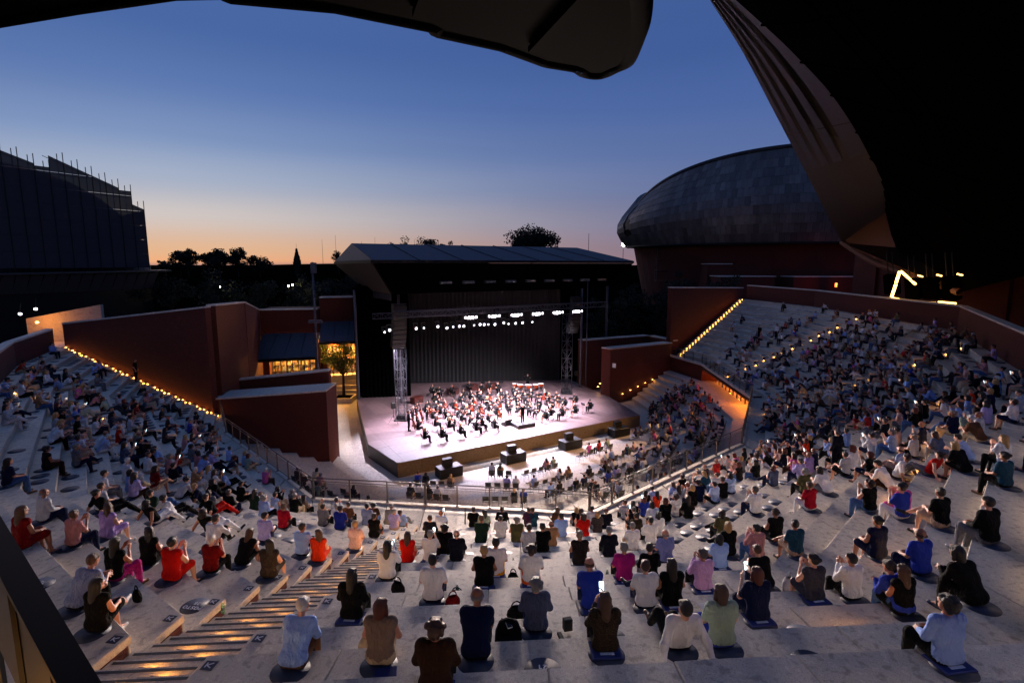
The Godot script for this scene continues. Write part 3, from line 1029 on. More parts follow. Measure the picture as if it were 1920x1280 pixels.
# ------------------------------------------------------------------ red walls and the shops
func slab_wall(t: Node3D, a: Vector3, b: Vector3, y0: float, ya: float, yb: float, thick: float, cap := true) -> void:
	var n := Vector3(-(b - a).z, 0, (b - a).x).normalized()
	if n.dot(Vector3(0, 0, -48) - a) > 0:
		n = -n
	var s := Shape.new()
	s.hexa([Vector3(a.x, y0, a.z), Vector3(b.x, y0, b.z), Vector3(b.x, y0, b.z) + n * thick, Vector3(a.x, y0, a.z) + n * thick,
		Vector3(a.x, ya, a.z), Vector3(b.x, yb, b.z), Vector3(b.x, yb, b.z) + n * thick, Vector3(a.x, ya, a.z) + n * thick])
	mi("wall", s, mats.brick, t)
	if cap:
		var l := a.distance_to(b)
		var m := maxi(1, roundi(l / 2.2))
		var d := (b - a).normalized()
		d.y = 0
		for i in m:
			var c := Shape.new()
			var f0 := (i + 0.003) / m
			var f1 := (i + 0.997) / m
			var p := []
			for h in [0.002, 0.13]:
				for q in [[f0, -0.06], [f1, -0.06], [f1, thick + 0.06], [f0, thick + 0.06]]:
					var v: Vector3 = a.lerp(b, q[0]) + n * q[1]
					p.append(Vector3(v.x, lerpf(ya, yb, q[0]) + h, v.z))
			slab(c, p)
			mi("cap_stone", c, mats["travertine%d" % rng.randi_range(0, 3)], t)

func make_walls() -> void:
	var G := "red brick walls around the amphitheatre"
	var t := thing("red_wall", "tall red brick wall above the lamp-edged stair at left", "wall", Vector3.ZERO, 0.0, G)
	slab_wall(t, Vector3(-22.9, 0, -40.6), Vector3(-35.4, 0, -42.6), 2.0, 12.95, 11.5, 0.6)
	var sg := Shape.new()
	sg.box(Vector3(-28.6, 7.9, -41.42), Vector3(0.7, 0.3, 0.05), Basis(Vector3.UP, 0.16))
	mi("small_plate", sg, mats.lead_plain, t)
	t = thing("red_wall", "dark red return wall running back from the tall left wall", "wall", Vector3.ZERO, 0.0, G)
	slab_wall(t, Vector3(-22.9, 0, -41.3), Vector3(-25.0, 0, -50.0), 1.0, 13.0, 12.6, 0.6)
	t = thing("red_wall", "ochre-lit wall beside the left shop canopy", "wall", Vector3.ZERO, 0.0, G)
	slab_wall(t, Vector3(-25.0, 0, -50.1), Vector3(-29.3, 0, -62.0), 1.0, 12.6, 10.9, 0.6)
	t = thing("red_wall", "low red block with pale cap left of the stage", "wall", Vector3.ZERO, 0.0, G)
	slab_wall(t, Vector3(-23.2, 0, -43.0), Vector3(-14.5, 0, -43.2), 0.2, 5.8, 6.4, 2.6)
	var cr := Shape.new()
	cr.box(Vector3(-18.6, 2.6, -42.96), Vector3(0.24, 0.16, 0.1))
	mi("wall_socket", cr, mats.lead_plain, t)
	t = thing("red_wall", "second low red wall behind the low block left of the stage", "wall", Vector3.ZERO, 0.0, G)
	slab_wall(t, Vector3(-25.3, 0, -47.0), Vector3(-16.3, 0, -47.3), 0.2, 5.9, 6.8, 0.7)
	t = thing("red_wall", "low red wall right of the stage carrying a white plate", "wall", Vector3.ZERO, 0.0, G)
	slab_wall(t, Vector3(11.2, 0, -60.0), Vector3(20.6, 0, -68.2), 0.2, 6.6, 6.1, 1.3)
	var pl := Shape.new()
	pl.box(Vector3(11.55, 4.75, -60.22), Vector3(0.75, 0.5, 0.05), Basis(Vector3.UP, -0.72))
	mi("white_plate", pl, mats.paper, t)
	t = thing("red_wall", "far low red wall behind the white-plated wall at right", "wall", Vector3.ZERO, 0.0, G)
	slab_wall(t, Vector3(8.9, 0, -66.0), Vector3(19.3, 0, -74.6), 0.2, 6.75, 6.2, 0.9)
	t = thing("red_wall", "far cross wall closing the right low walls", "wall", Vector3.ZERO, 0.0, G)
	slab_wall(t, Vector3(19.3, 0, -74.4), Vector3(21.2, 0, -69.6), 0.2, 6.2, 6.2, 0.7)
	t = thing("red_wall", "tall red wall above the far right lamp-edged stair", "wall", Vector3.ZERO, 0.0, G)
	slab_wall(t, Vector3(20.7, 0, -69.3), Vector3(33.4, 0, -77.6), 2.0, 13.15, 12.75, 0.7)
	# lamps along the foot of the low walls
	for i in 6:
		step_lamp(Vector3(-20.6 + i * 0.95, 1.15, -42.93), Vector3(0, 0, 1), "%s small lamp at the foot of the low red block left" % ordinal(i + 1), 0.1)
	for i in 6:
		var d := Vector3(9.4, 0, -8.2).normalized()
		step_lamp(Vector3(13.0, 1.1 + i * 0.22, -61.55) + d * i * 1.5 - Vector3(d.z, 0, -d.x) * 0.03, Vector3(d.z, 0, -d.x) * -1.0, "%s small lamp at the foot of the white-plated wall" % ordinal(i + 1), 0.1)
	for i in 5:
		step_lamp(Vector3(10.3 + i * 0.28, 1.7 + i * 0.33, -62.6 - i * 0.35), Vector3(-0.5, 0.1, 0.8), "%s small lamp on the steps between the right low walls" % ordinal(i + 1), 0.08)
	# walls behind the top row
	var parts := [[0, "left behind the uppermost seats", 1.15], [1, "at far left behind the upper seats", 1.15], [5, "at right behind the near right bank", 1.45], [6, "at right behind the far right bank", 1.45], [7, "at right behind the last rows by the tall wall", 1.45]]
	for p in parts:
		var i: int = p[0]
		var w := thing("back_wall", "low red wall with pale cap " + p[1], "wall", Vector3.ZERO, 0.0, "low red walls behind the top row")
		var a := bend(i, 15)
		var b := bend(i + 1, 15)
		if i == 0:
			a = a.lerp(b, 0.1)
		var n := Vector3(0, 0, 0)
		var out := (a + b) * 0.5 - Vector3(0, a.y, -46)
		out.y = 0
		out = out.normalized() * 0.4
		var s := Shape.new()
		s.hexa([Vector3(a.x, 5, a.z), Vector3(b.x, 5, b.z), Vector3(b.x, 5, b.z) + out, Vector3(a.x, 5, a.z) + out, a + Vector3(0, p[2], 0), b + Vector3(0, p[2], 0), b + out + Vector3(0, p[2], 0), a + out + Vector3(0, p[2], 0)])
		mi("wall", s, mats.brick, w)
		var m := maxi(1, roundi(a.distance_to(b) / 2.2))
		for j in m:
			var c := Shape.new()
			var q := []
			for h in [0.002, 0.12]:
				for e in [[(j + 0.003) / m, -0.08], [(j + 0.997) / m, -0.08], [(j + 0.997) / m, 1.2], [(j + 0.003) / m, 1.2]]:
					q.append(a.lerp(b, e[0]) + out * e[1] + Vector3(0, p[2] + h, 0))
			slab(c, q)
			mi("cap_stone", c, mats["travertine%d" % rng.randi_range(0, 3)], w)
	# lit passage at the head of the left stair
	t = thing("passage", "warm-lit beige passage at the head of the left stair", "passage")
	var s := Shape.new()
	s.hexa([Vector3(-41.5, 6, -45.5), Vector3(-36.0, 6, -46.8), Vector3(-36.0, 6, -47.1), Vector3(-41.5, 6, -45.8), Vector3(-41.5, 11.6, -45.5), Vector3(-36.0, 12.7, -46.8), Vector3(-36.0, 12.7, -47.1), Vector3(-41.5, 11.6, -45.8)])
	mi("wall", s, mats.paving, t)
	var fl := Shape.new()
	fl.hexa([Vector3(-41.5, 9.2, -45.4), Vector3(-35.5, 9.2, -46.7), Vector3(-35.5, 9.2, -43.2), Vector3(-39.5, 9.2, -42.2), Vector3(-41.5, 9.55, -45.4), Vector3(-35.5, 9.55, -46.7), Vector3(-35.5, 9.55, -43.2), Vector3(-39.5, 9.55, -42.2)])
	mi("landing", fl, mats.travertine2, t)
	var lamp := thing("unseen_passage_lamp", "warm lamp lighting the passage at the head of the left stair", "lamp", Vector3(-39.6, 11.4, -44.4))  # the lamp itself is unseen; placed to warm the passage wall
	var g := Shape.new(true)
	g.lathe(Vector3.ZERO, [[0.0, -0.1], [0.12, -0.06], [0.12, 0.06], [0.0, 0.1]], 12)
	mi("lamp_globe", g, mats.gold_glow, lamp)
	var om := OmniLight3D.new()
	om.light_color = Color(1, 0.62, 0.25)
	om.light_energy = 3.5
	om.light_size = 0.1
	om.omni_range = 80
	om.omni_attenuation = 2.0
	om.shadow_enabled = true
	lamp.add_child(om)
	make_shops()

func make_shops() -> void:
	shop("left", Vector3(-29.3, 0, -62.0), Vector3(-23.0, 0, -63.2), 2.9, 10.9, [Vector3(-28.9, 8.2, -61.7), Vector3(-22.7, 8.25, -62.8), Vector3(-21.6, 6.15, -58.2), Vector3(-28.5, 5.95, -57.2)], 4)
	shop("right", Vector3(-23.0, 0, -63.9), Vector3(-17.9, 0, -65.4), 2.7, 12.2, [Vector3(-22.9, 9.4, -63.8), Vector3(-18.2, 9.35, -65.2), Vector3(-17.4, 7.5, -61.2), Vector3(-21.9, 7.5, -60.2)], 3)
	# paved court and steps in front of the right shop
	var t := thing("court_steps", "pale steps rising to the lit right shop behind the tree", "steps", Vector3.ZERO, 0.0, "", "structure")
	for i in 5:
		var s := Shape.new()
		s.hexa([Vector3(-24, 0.0, -62.6 - i * 0.45), Vector3(-17.3, 0.0, -63.6 - i * 0.45), Vector3(-17.3, 0, -68), Vector3(-24, 0, -68), Vector3(-24, 0.5 * (i + 1), -62.6 - i * 0.45), Vector3(-17.3, 0.5 * (i + 1), -63.6 - i * 0.45), Vector3(-17.3, 0.5 * (i + 1), -68), Vector3(-24, 0.5 * (i + 1), -68)])
		mi("step", s, mats["travertine%d" % (i % 4)], t)

func shop(side: String, a: Vector3, b: Vector3, y0: float, y1: float, can: Array, bays: int) -> void:
	var t := thing("shop", "red shop front at %s of the court with sloping metal canopy and glowing windows" % side, "shop", Vector3.ZERO, 0.0, "lit shops left of the stage")
	var along := (b - a).normalized()
	var back := Vector3(along.z, 0, -along.x)
	if back.z > 0:
		back = -back
	var up := Shape.new()
	var yl: float = y0 + 4.6
	up.hexa([a + Vector3(0, yl, 0), b + Vector3(0, yl, 0), b + back * 5 + Vector3(0, yl, 0), a + back * 5 + Vector3(0, yl, 0), a + Vector3(0, y1, 0), b + Vector3(0, y1, 0), b + back * 5 + Vector3(0, y1, 0), a + back * 5 + Vector3(0, y1, 0)])
	mi("upper_wall", up, mats.brick, t)
	var cp := Shape.new()
	cp.bar(a + Vector3(0, y1 + 0.07, 0), b + Vector3(0, y1 + 0.07, 0), 0.5, 0.13)
	mi("coping", cp, mats.travertine0, t)
	for e in [a, b]:
		var pier := Shape.new()
		pier.bar(e + along * (0.3 if e == a else -0.3) + Vector3(0, (yl) * 0.5, 0), e + along * (0.3 if e == a else -0.3) + back * 5.0 + Vector3(0, yl * 0.5, 0), 0.6, yl)
		mi("side_wall", pier, mats.brick, t)
	var bw := Shape.new()
	bw.bar(a + back * 4.9 + Vector3(0, yl * 0.5, 0), b + back * 4.9 + Vector3(0, yl * 0.5, 0), 0.2, yl)
	mi("back_wall", bw, mats.wood, t)
	var fl := Shape.new()
	fl.hexa([a + Vector3(0, 0, 0), b, b + back * 4.8, a + back * 4.8, a + Vector3(0, y0, 0), b + Vector3(0, y0, 0), b + back * 4.8 + Vector3(0, y0, 0), a + back * 4.8 + Vector3(0, y0, 0)])
	mi("floor", fl, mats.travertine1, t)
	# canopy of metal sheets on rafters
	for i in bays:
		var s := Shape.new()
		var p := []
		var f0 := (i + 0.006) / bays
		var f1 := (i + 0.994) / bays
		for y in [-0.06, 0.0]:
			for c in [can[0].lerp(can[1], f0), can[0].lerp(can[1], f1), can[3].lerp(can[2], f1), can[3].lerp(can[2], f0)]:
				p.append(c + Vector3(0, y, 0))
		s.hexa(p)
		mi("canopy_sheet", s, mats.lead_plain, t)
		var r := Shape.new()
		r.bar(can[0].lerp(can[1], f0) + Vector3(0, 0.03, 0), can[3].lerp(can[2], f0) + Vector3(0, 0.03, 0), 0.06, 0.06)
		mi("canopy_seam", r, mats.aluminium, t)
	var ed := Shape.new()
	ed.bar(can[3] + Vector3(0, -0.2, 0), can[2] + Vector3(0, -0.2, 0), 0.12, 0.3)
	mi("canopy_edge", ed, mats.dark_metal, t)
	# glazing with mullions
	var n := bays * 2
	for i in n + 1:
		var m := Shape.new()
		m.box(a.lerp(b, lerpf(0.1, 0.92, float(i) / n)) + Vector3(0, (y0 + yl) * 0.5, 0), Vector3(0.07, yl - y0, 0.1))
		mi("mullion", m, mats.dark_metal, t)
		if i < n:
			var g := Shape.new()
			g.bar(a.lerp(b, lerpf(0.1, 0.92, (i + 0.03) / n)) + Vector3(0, (y0 + yl) * 0.5, 0), a.lerp(b, lerpf(0.1, 0.92, (i + 0.97) / n)) + Vector3(0, (y0 + yl) * 0.5, 0), 0.015, yl - y0)
			mi("pane", g, mats.glass, t)
	# lit interior: shelves of goods
	for k in 3:
		var sh := thing("goods_shelf", "%s shelf of goods inside the glowing %s shop" % [ordinal(k + 1), side], "shelf", Vector3.ZERO, 0.0, "shelves inside the shops")
		var c0 := a.lerp(b, 0.12) + back * (1.4 + k * 1.3)
		var c1 := a.lerp(b, 0.88) + back * (1.4 + k * 1.3)
		var boards := Shape.new()
		for lv in 4:
			boards.bar(c0 + Vector3(0, y0 + 0.5 + lv * 0.7, 0), c1 + Vector3(0, y0 + 0.5 + lv * 0.7, 0), 0.35, 0.04)
		for e in 4:
			var q := c0.lerp(c1, e / 3.0)
			boards.box(q + Vector3(0, y0 + 1.3, 0), Vector3(0.06, 2.6, 0.36))
		mi("rack", boards, mats.dark_metal, sh)
		var gs := Shape.new(false, true)
		for lv in 4:
			var x := 0.01
			while x < 0.98:
				var wd := rng.randf_range(0.012, 0.05)
				if rng.randf() < 0.66:
					gs.tint = Color.from_hsv(rng.randf_range(0.0, 0.16) if rng.randf() < 0.75 else rng.randf(), rng.randf_range(0.2, 0.8), rng.randf_range(0.12, 0.85))
					var hh := rng.randf_range(0.2, 0.52)
					gs.box(c0.lerp(c1, x + wd * 0.5) + Vector3(0, y0 + 0.52 + lv * 0.7 + hh * 0.5, 0), Vector3(wd * c0.distance_to(c1) * 0.9, hh, 0.24))
				x += wd
		var go := mi("goods", gs, vertex_mat(), sh)
		go.set_meta("kind", "stuff")
	var red := Shape.new()
	red.box(a.lerp(b, 0.38) + back * 0.9 + Vector3(0, yl - 0.62, 0), Vector3(2.0, 0.75, 0.08), Basis(Vector3.UP, -0.2))
	mi("orange_banner", red, plain("banner_orange", Color(0.75, 0.25, 0.08), 0.8), t)
	for i in 3:
		var c := a.lerp(b, 0.22 + 0.28 * i) + back * 0.75 + Vector3(0, yl - 0.14, 0)
		var o := thing("unseen_shop_lamp", "%s ceiling lamp from the left in the glowing %s shop" % [ordinal(i + 1), side], "lamp", c, 0.0, "unseen ceiling lamps of the shops")
		var h := Shape.new()
		h.box(Vector3(0, 0.08, 0), Vector3(0.9, 0.06, 0.3))
		mi("housing", h, mats.dark_metal, o)
		var g := Shape.new()
		g.box(Vector3(0, 0.035, 0), Vector3(0.84, 0.02, 0.24))
		mi("lamp_panel", g, mats.shop_light, o)
		var l := OmniLight3D.new()  # out of view, lights the shop interior behind the glazing
		l.light_color = Color(1.0, 0.72, 0.34)
		l.light_energy = 55.0
		l.light_size = 0.2
		l.omni_range = 80
		l.omni_attenuation = 2.0
		l.shadow_enabled = true
		l.position = Vector3(0, -0.25, 0)
		o.add_child(l)

func vertex_mat() -> StandardMaterial3D:
	var m := plain("vertex_paint", Color.WHITE, 0.7)
	m.vertex_color_use_as_albedo = true
	return m

# ------------------------------------------------------------------ the halls around
func make_halls() -> void:
	make_dome()
	make_left_hall()
	make_hull()
	make_canopy()

func make_dome() -> void:
	var t := thing("concert_hall", "large lead-clad shell-shaped hall on a red base behind the right bank", "concert hall")
	var c := Vector3(57.0, 19.7, -112.0)
	var at := func(phi: float, v: float) -> Vector3:      # v 0 bottom edge .. 1 top edge
		var x := 35.2 * cos(phi)
		var h := 7.0 + 8.2 * pow(maxf(0.0, 1.0 - pow(absf(x) / 35.4, 3.0)), 0.42)
		var f := 0.94 + 0.06 * sin(PI * clampf(v * 1.25, 0, 1)) - 0.05 * maxf(0.0, v - 0.8) / 0.2
		return c + Vector3(x * f, h * v, 27.0 * sin(phi) * f)
	var s := Shape.new(false, true)
	var streaks := FastNoiseLite.new()
	streaks.seed = 3
	streaks.frequency = 0.05
	var courses := 10
	var strips := 120
	for k in courses:
		var v0 := float(k) / courses
		var v1 := float(k + 1) / courses
		for i in strips:
			var sh := 0.5 * (k % 2)
			var p0 := PI * (i + sh) / strips + 0.0004
			var p1 := PI * (i + 1 + sh) / strips - 0.0004
			if p1 > PI * 1.02:
				continue
			if p0 > deg_to_rad(166) and p1 < deg_to_rad(172.5) and k > 1 and k < 8:
				continue
			var g := lerpf(0.35, 1.0, absf(streaks.get_noise_2d(i * 14.0, k * 3.0)) * 0.8 + rng.randf() * 0.45)
			if rng.randf() < 0.12:
				g *= 1.35
			s.tint = Color(g, g * 0.96, g * 0.92)
			var a: Vector3 = at.call(p0, v0)
			var b: Vector3 = at.call(p1, v0)
			var d: Vector3 = at.call(p1, v1 + 0.008)
			var e: Vector3 = at.call(p0, v1 + 0.008)
			var nrm := (Vector3((a - c).x / 35.0, 0.12, (a - c).z / 27.0)).normalized()
			var off := nrm * (0.10 + rng.randf() * 0.02)
			var mid := (a + b + d + e) * 0.25 - nrm
			s.quad(a + off + nrm * 0.04, b + off + nrm * 0.04, d + off, e + off, mid)
			s.quad(a + nrm * -0.05, a + off + nrm * 0.04, e + off, e + nrm * -0.05, a * 0.5 + b * 0.25 + d * 0.25)
			s.quad(a + nrm * -0.05, b + nrm * -0.05, b + off + nrm * 0.04, a + off + nrm * 0.04, mid + Vector3(0, 1, 0))
	var cl := mi("lead_cladding", s, mats.lead, t)
	cl.set_meta("kind", "stuff")
	var u := Shape.new()
	for i in 60:
		var p0 := TAU * i / 60
		var p1 := TAU * (i + 1) / 60
		for k in 6:
			u.quad(at.call(p0, k / 6.0), at.call(p1, k / 6.0), at.call(p1, (k + 1) / 6.0), at.call(p0, (k + 1) / 6.0), c + Vector3(0, 6, 0))
		u.tri(at.call(p0, 0.0), at.call(p1, 0.0), c, c + Vector3(0, 5, 0))
		u.quad(at.call(p0, 1.0), at.call(p1, 1.0), c + Vector3((at.call(p1, 1.0) - c).x * 0.7, 15.0 * sqrt(maxf(0, 1 - pow((at.call(p1, 1.0) - c).x * 0.7 / 36.0, 2))), 0), c + Vector3((at.call(p0, 1.0) - c).x * 0.7, 15.0 * sqrt(maxf(0, 1 - pow((at.call(p0, 1.0) - c).x * 0.7 / 36.0, 2))), 0), c)
	mi("inner_shell", u, mats.dark_metal, t)
	var rim := Shape.new(true)
	for i in 96:
		var p0 := PI * i / 96
		var p1 := PI * (i + 1) / 96
		rim.tube(at.call(p0, 1.02), at.call(p1, 1.02), 0.42, 0.42, 6, false)
	mi("roof_rim", rim, mats.black_plastic, t)
	var lower := Shape.new(true)
	for i in 96:
		lower.tube(at.call(PI * i / 96, -0.005) , at.call(PI * (i + 1) / 96, -0.005), 0.3, 0.3, 6, false)
	mi("lower_rim", lower, mats.dark_metal, t)
	var dr := Shape.new()
	for i in 60:
		var p0 := TAU * i / 60
		var p1 := TAU * (i + 1) / 60
		var a := c + Vector3(31.5 * cos(p0), 0, 23.5 * sin(p0))
		var b := c + Vector3(31.5 * cos(p1), 0, 23.5 * sin(p1))
		dr.quad(a, b, Vector3(c.x + (b.x - c.x) * 0.92, 8, c.z + (b.z - c.z) * 0.9), Vector3(c.x + (a.x - c.x) * 0.92, 8, c.z + (a.z - c.z) * 0.9), Vector3(c.x, 14, c.z))
	mi("red_base", dr, mats.brick, t)
	# low red buildings in front of the hall
	var low := thing("red_annex", "low red annex blocks with an orange lit doorway under the lead-clad hall", "building")
	for q in [[Vector3(39, 11.5, -92), Vector3(9, 5.2, 6)], [Vector3(52, 11.8, -90), Vector3(13, 4.6, 6)], [Vector3(63, 11.5, -84), Vector3(9, 6.4, 8)], [Vector3(46, 13.4, -96), Vector3(24, 5.5, 4)]]:
		var b := Shape.new()
		b.box(q[0], q[1])
		mi("block", b, mats.brick, low)
		var cp := Shape.new()
		cp.box(q[0] + Vector3(0, q[1].y * 0.5 + 0.09, 0), Vector3(q[1].x + 0.2, 0.14, q[1].z + 0.2))
		mi("coping", cp, mats.travertine0, low)
	var dl := thing("doorway_lamp", "orange lamp glowing in a doorway above the right bank", "lamp", Vector3(50.3, 13.0, -83.5))
	var g := Shape.new(true)
	g.lathe(Vector3.ZERO, [[0.0, -0.35], [0.16, -0.3], [0.16, 0.3], [0.0, 0.35]], 10)
	mi("glow_tube", g, mats.lamp_orange, dl)
	var l := OmniLight3D.new()
	l.light_color = Color(1.0, 0.4, 0.1)
	l.light_energy = 2.2
	l.light_size = 0.15
	l.omni_range = 60
	l.omni_attenuation = 2.0
	l.shadow_enabled = true
	l.position = Vector3(0, 0, 0.5)
	dl.add_child(l)
	# scaffold at the hall's left end
	scaffold("small scaffold tower at the left end of the lead-clad hall", Vector3(27.5, 13.0, -104.0), 6.0, 10.0, 3, 5)

func scaffold(label: String, at: Vector3, w: float, h: float, bays: int, lifts: int) -> Node3D:
	var t := thing("scaffold", label, "scaffold", at)
	for i in bays + 1:
		for dz in [0.0, 1.4]:
			var s := Shape.new()
			s.tube(Vector3(w * i / bays, 0, dz), Vector3(w * i / bays, h + 0.6, dz), 0.05, 0.05, 6)
			mi("standard", s, mats.aluminium, t)
	for k in range(1, lifts + 1):
		var y := h * k / lifts
		var s := Shape.new()
		for dz in [0.0, 1.4]:
			s.tube(Vector3(0, y, dz), Vector3(w, y, dz), 0.045, 0.045, 6)
			s.tube(Vector3(0, y - 0.9, dz), Vector3(w, y - 0.9, dz), 0.035, 0.035, 6)
		mi("ledger", s, mats.aluminium, t)
		var d := Shape.new()
		d.box(Vector3(w * 0.5, y - h / lifts + 0.1, 0.7), Vector3(w, 0.06, 1.2))
		mi("deck_board", d, mats.wood, t)
	return t

func make_left_hall() -> void:
	var c1 := Vector3(-53.0, 0, -79.0)
	var c0 := Vector3(-63.0, 0, -60.0)
	var t := thing("scaffolded_hall", "hall at far left wrapped in dark scaffold netting", "building")
	var top := func(s: float) -> float:           # stepped top of the scaffold, s from the right corner
		if s < 0.09:
			return 24.0 + s * 8.0
		if s < 0.535:
			return 26.2 + (s - 0.09) * 8.4
		return 28.2 + (s - 0.535) * 7.0
	var bays := 14
	for i in bays:
		var s0 := float(i) / bays
		var s1 := float(i + 1) / bays
		var hgt: float = top.call((s0 + s1) * 0.5)
		var lifts := int((hgt - 15.6) / 2.0)
		for k in lifts + 1:
			var y0 := 15.7 + k * 2.0
			var y1 := minf(y0 + 1.97, hgt)
			if y1 - y0 < 0.3:
				continue
			var sl: float = (top.call(s1) - top.call(s0)) if k == lifts and absf(top.call(s1) - top.call(s0)) < 0.9 else 0.0
			var s := Shape.new()
			var a := c1.lerp(c0, s0 + 0.001)
			var b := c1.lerp(c0, s1 - 0.001)
			var n := Vector3(-0.03, 0, -0.015)
			s.hexa([a + Vector3(0, y0, 0), b + Vector3(0, y0, 0), b + n + Vector3(0, y0, 0), a + n + Vector3(0, y0, 0), a + Vector3(0, y1 - sl * 0.5, 0), b + Vector3(0, y1 + sl * 0.5, 0), b + n + Vector3(0, y1 + sl * 0.5, 0), a + n + Vector3(0, y1 - sl * 0.5, 0)])
			mi("net_panel", s, mats.net, t)
		var st := Shape.new()
		var q := c1.lerp(c0, s0)
		st.tube(q + Vector3(0.06, 15, 0.06), q + Vector3(0.06, hgt + 0.9, 0.06), 0.05, 0.05, 5)
		var q2 := q + Vector3(-1.3, 0, -0.7)
		st.tube(q2 + Vector3(0, 15, 0), q2 + Vector3(0, hgt + 0.9, 0), 0.05, 0.05, 5)
		for k in 7:
			var y := 17.6 + k * 2.0
			if y < hgt:
				st.tube(q2 + Vector3(0, y, 0), q2 + (c0 - c1) / bays + Vector3(0, y, 0), 0.04, 0.04, 5)
				st.tube(q2 + Vector3(0, y, 0), q + Vector3(0, y, 0), 0.04, 0.04, 5)
		st.tube(q2 + Vector3(0, hgt - 0.2, 0), q2 + (c0 - c1) / bays + Vector3(0, hgt + 0.4, 0), 0.04, 0.04, 5)
		mi("standard", st, mats.dark_metal, t)
	# return side of the scaffold, towards the trees
	for k in 4:
		var s := Shape.new()
		var y0 := 15.7 + k * 2.05
		s.hexa([c1 + Vector3(0, y0, 0), c1 + Vector3(-9, y0, -8), c1 + Vector3(-9, y0, -8.03), c1 + Vector3(0, y0, -0.03), c1 + Vector3(0, y0 + 2.0, 0), c1 + Vector3(-9, y0 + 2.0, -8), c1 + Vector3(-9, y0 + 2.0, -8.03), c1 + Vector3(0, y0 + 2.0, -0.03)])
		mi("net_panel", s, mats.net, t)
	var e := Shape.new(true)
	var cc := Vector3(-79.5, 15.0, -82.0)
	for i in 40:
		for k in 8:
			var p := []
			for q in [[i, k], [i + 1, k], [i + 1, k + 1], [i, k + 1]]:
				var az: float = TAU * q[0] / 40.0
				var el: float = PI * 0.5 * q[1] / 8.0
				p.append(cc + Vector3(22.0 * cos(az) * cos(el), 16.4 * sin(el), 17 * sin(az) * cos(el)))
			e.quad(p[0], p[1], p[2], p[3], cc)
	mi("shell", e, mats.dark_metal, t)
	# eave, sloping lead skirt and plain wall under the scaffold
	var dirn := (c0 - c1).normalized()
	var outn := Vector3(0.88, 0, 0.46)
	var ev := Shape.new()
	ev.bar(c1 + outn * 1.2 - dirn * 1.5 + Vector3(0, 15.25, 0), c0 + outn * 1.2 + Vector3(0, 15.0, 0), 3.0, 0.25)
	mi("eave", ev, mats.dark_metal, t)
	var ee := Shape.new()
	ee.bar(c1 + outn * 2.75 - dirn * 1.5 + Vector3(0, 15.27, 0), c0 + outn * 2.75 + Vector3(0, 15.02, 0), 0.1, 0.2)
	mi("eave_edge", ee, mats.aluminium, t)
	for i in 16:
		var a := c1.lerp(c0, (i + 0.02) / 16.0)
		var b := c1.lerp(c0, (i + 0.96) / 16.0)
		var s := Shape.new()
		s.hexa([a + outn * 0.2 + Vector3(0, 12.6, 0), b + outn * 0.2 + Vector3(0, 12.6, 0), b + outn * 0.1 + Vector3(0, 12.6, 0), a + outn * 0.1 + Vector3(0, 12.6, 0), a + outn * 2.2 + Vector3(0, 15.05, 0), b + outn * 2.2 + Vector3(0, 14.9, 0), b + outn * 2.1 + Vector3(0, 14.9, 0), a + outn * 2.1 + Vector3(0, 15.05, 0)])
		mi("skirt_panel", s, mats.lead_plain, t)
	var w := Shape.new()
	w.hexa([c1 + Vector3(0, 5, 0), c0 + Vector3(0, 5, 0), c0 + Vector3(-1, 5, 0), c1 + Vector3(-1, 5, 0), c1 + Vector3(0, 12.6, 0), c0 + Vector3(0, 12.6, 0), c0 + Vector3(-1, 12.6, 0), c1 + Vector3(-1, 12.6, 0)])
	mi("lower_wall", w, mats.dark_metal, t)
	# white lamps under the eave
	for q in [[Vector3(-47.2, 11.2, -48.6), "left"], [Vector3(-45.9, 11.6, -49.8), "middle"], [Vector3(-45.1, 12.0, -50.6), "right"]]:
		var o := thing("eave_lamp", "%s one of three white lamps below the netted hall" % q[1], "lamp", q[0], 0.0, "white lamps below the netted hall")
		var g := Shape.new(true)
		g.lathe(Vector3.ZERO, [[0.0, -0.12], [0.13, -0.07], [0.13, 0.07], [0.0, 0.12]], 10)
		mi("lamp_globe", g, mats.lamp_white, o)
		var br := Shape.new()
		br.tube(Vector3(0, 0.1, 0), Vector3(0, 1.0, -0.2), 0.03, 0.03, 5)
		mi("bracket", br, mats.dark_metal, o)
		var l := OmniLight3D.new()
		l.light_color = Color(1, 0.95, 0.9)
		l.light_energy = 1.6
		l.light_size = 0.1
		l.omni_range = 60
		l.omni_attenuation = 2.0
		l.shadow_enabled = true
		o.add_child(l)

func strip_surface(s: Shape, a: Array, b: Array, inside: Vector3) -> void:
	for i in a.size() - 1:
		s.quad(a[i], a[i + 1], b[i + 1], b[i], inside)

func spline(p: Array, n: int) -> Array:
	var out := []
	for i in n + 1:
		var f := float(i) / n * (p.size() - 1)
		var k := mini(int(f), p.size() - 2)
		var a: Vector3 = p[maxi(k - 1, 0)]
		var d: Vector3 = p[mini(k + 2, p.size() - 1)]
		out.append((p[k] as Vector3).cubic_interpolate(p[k + 1], a, d, f - k))
	return out

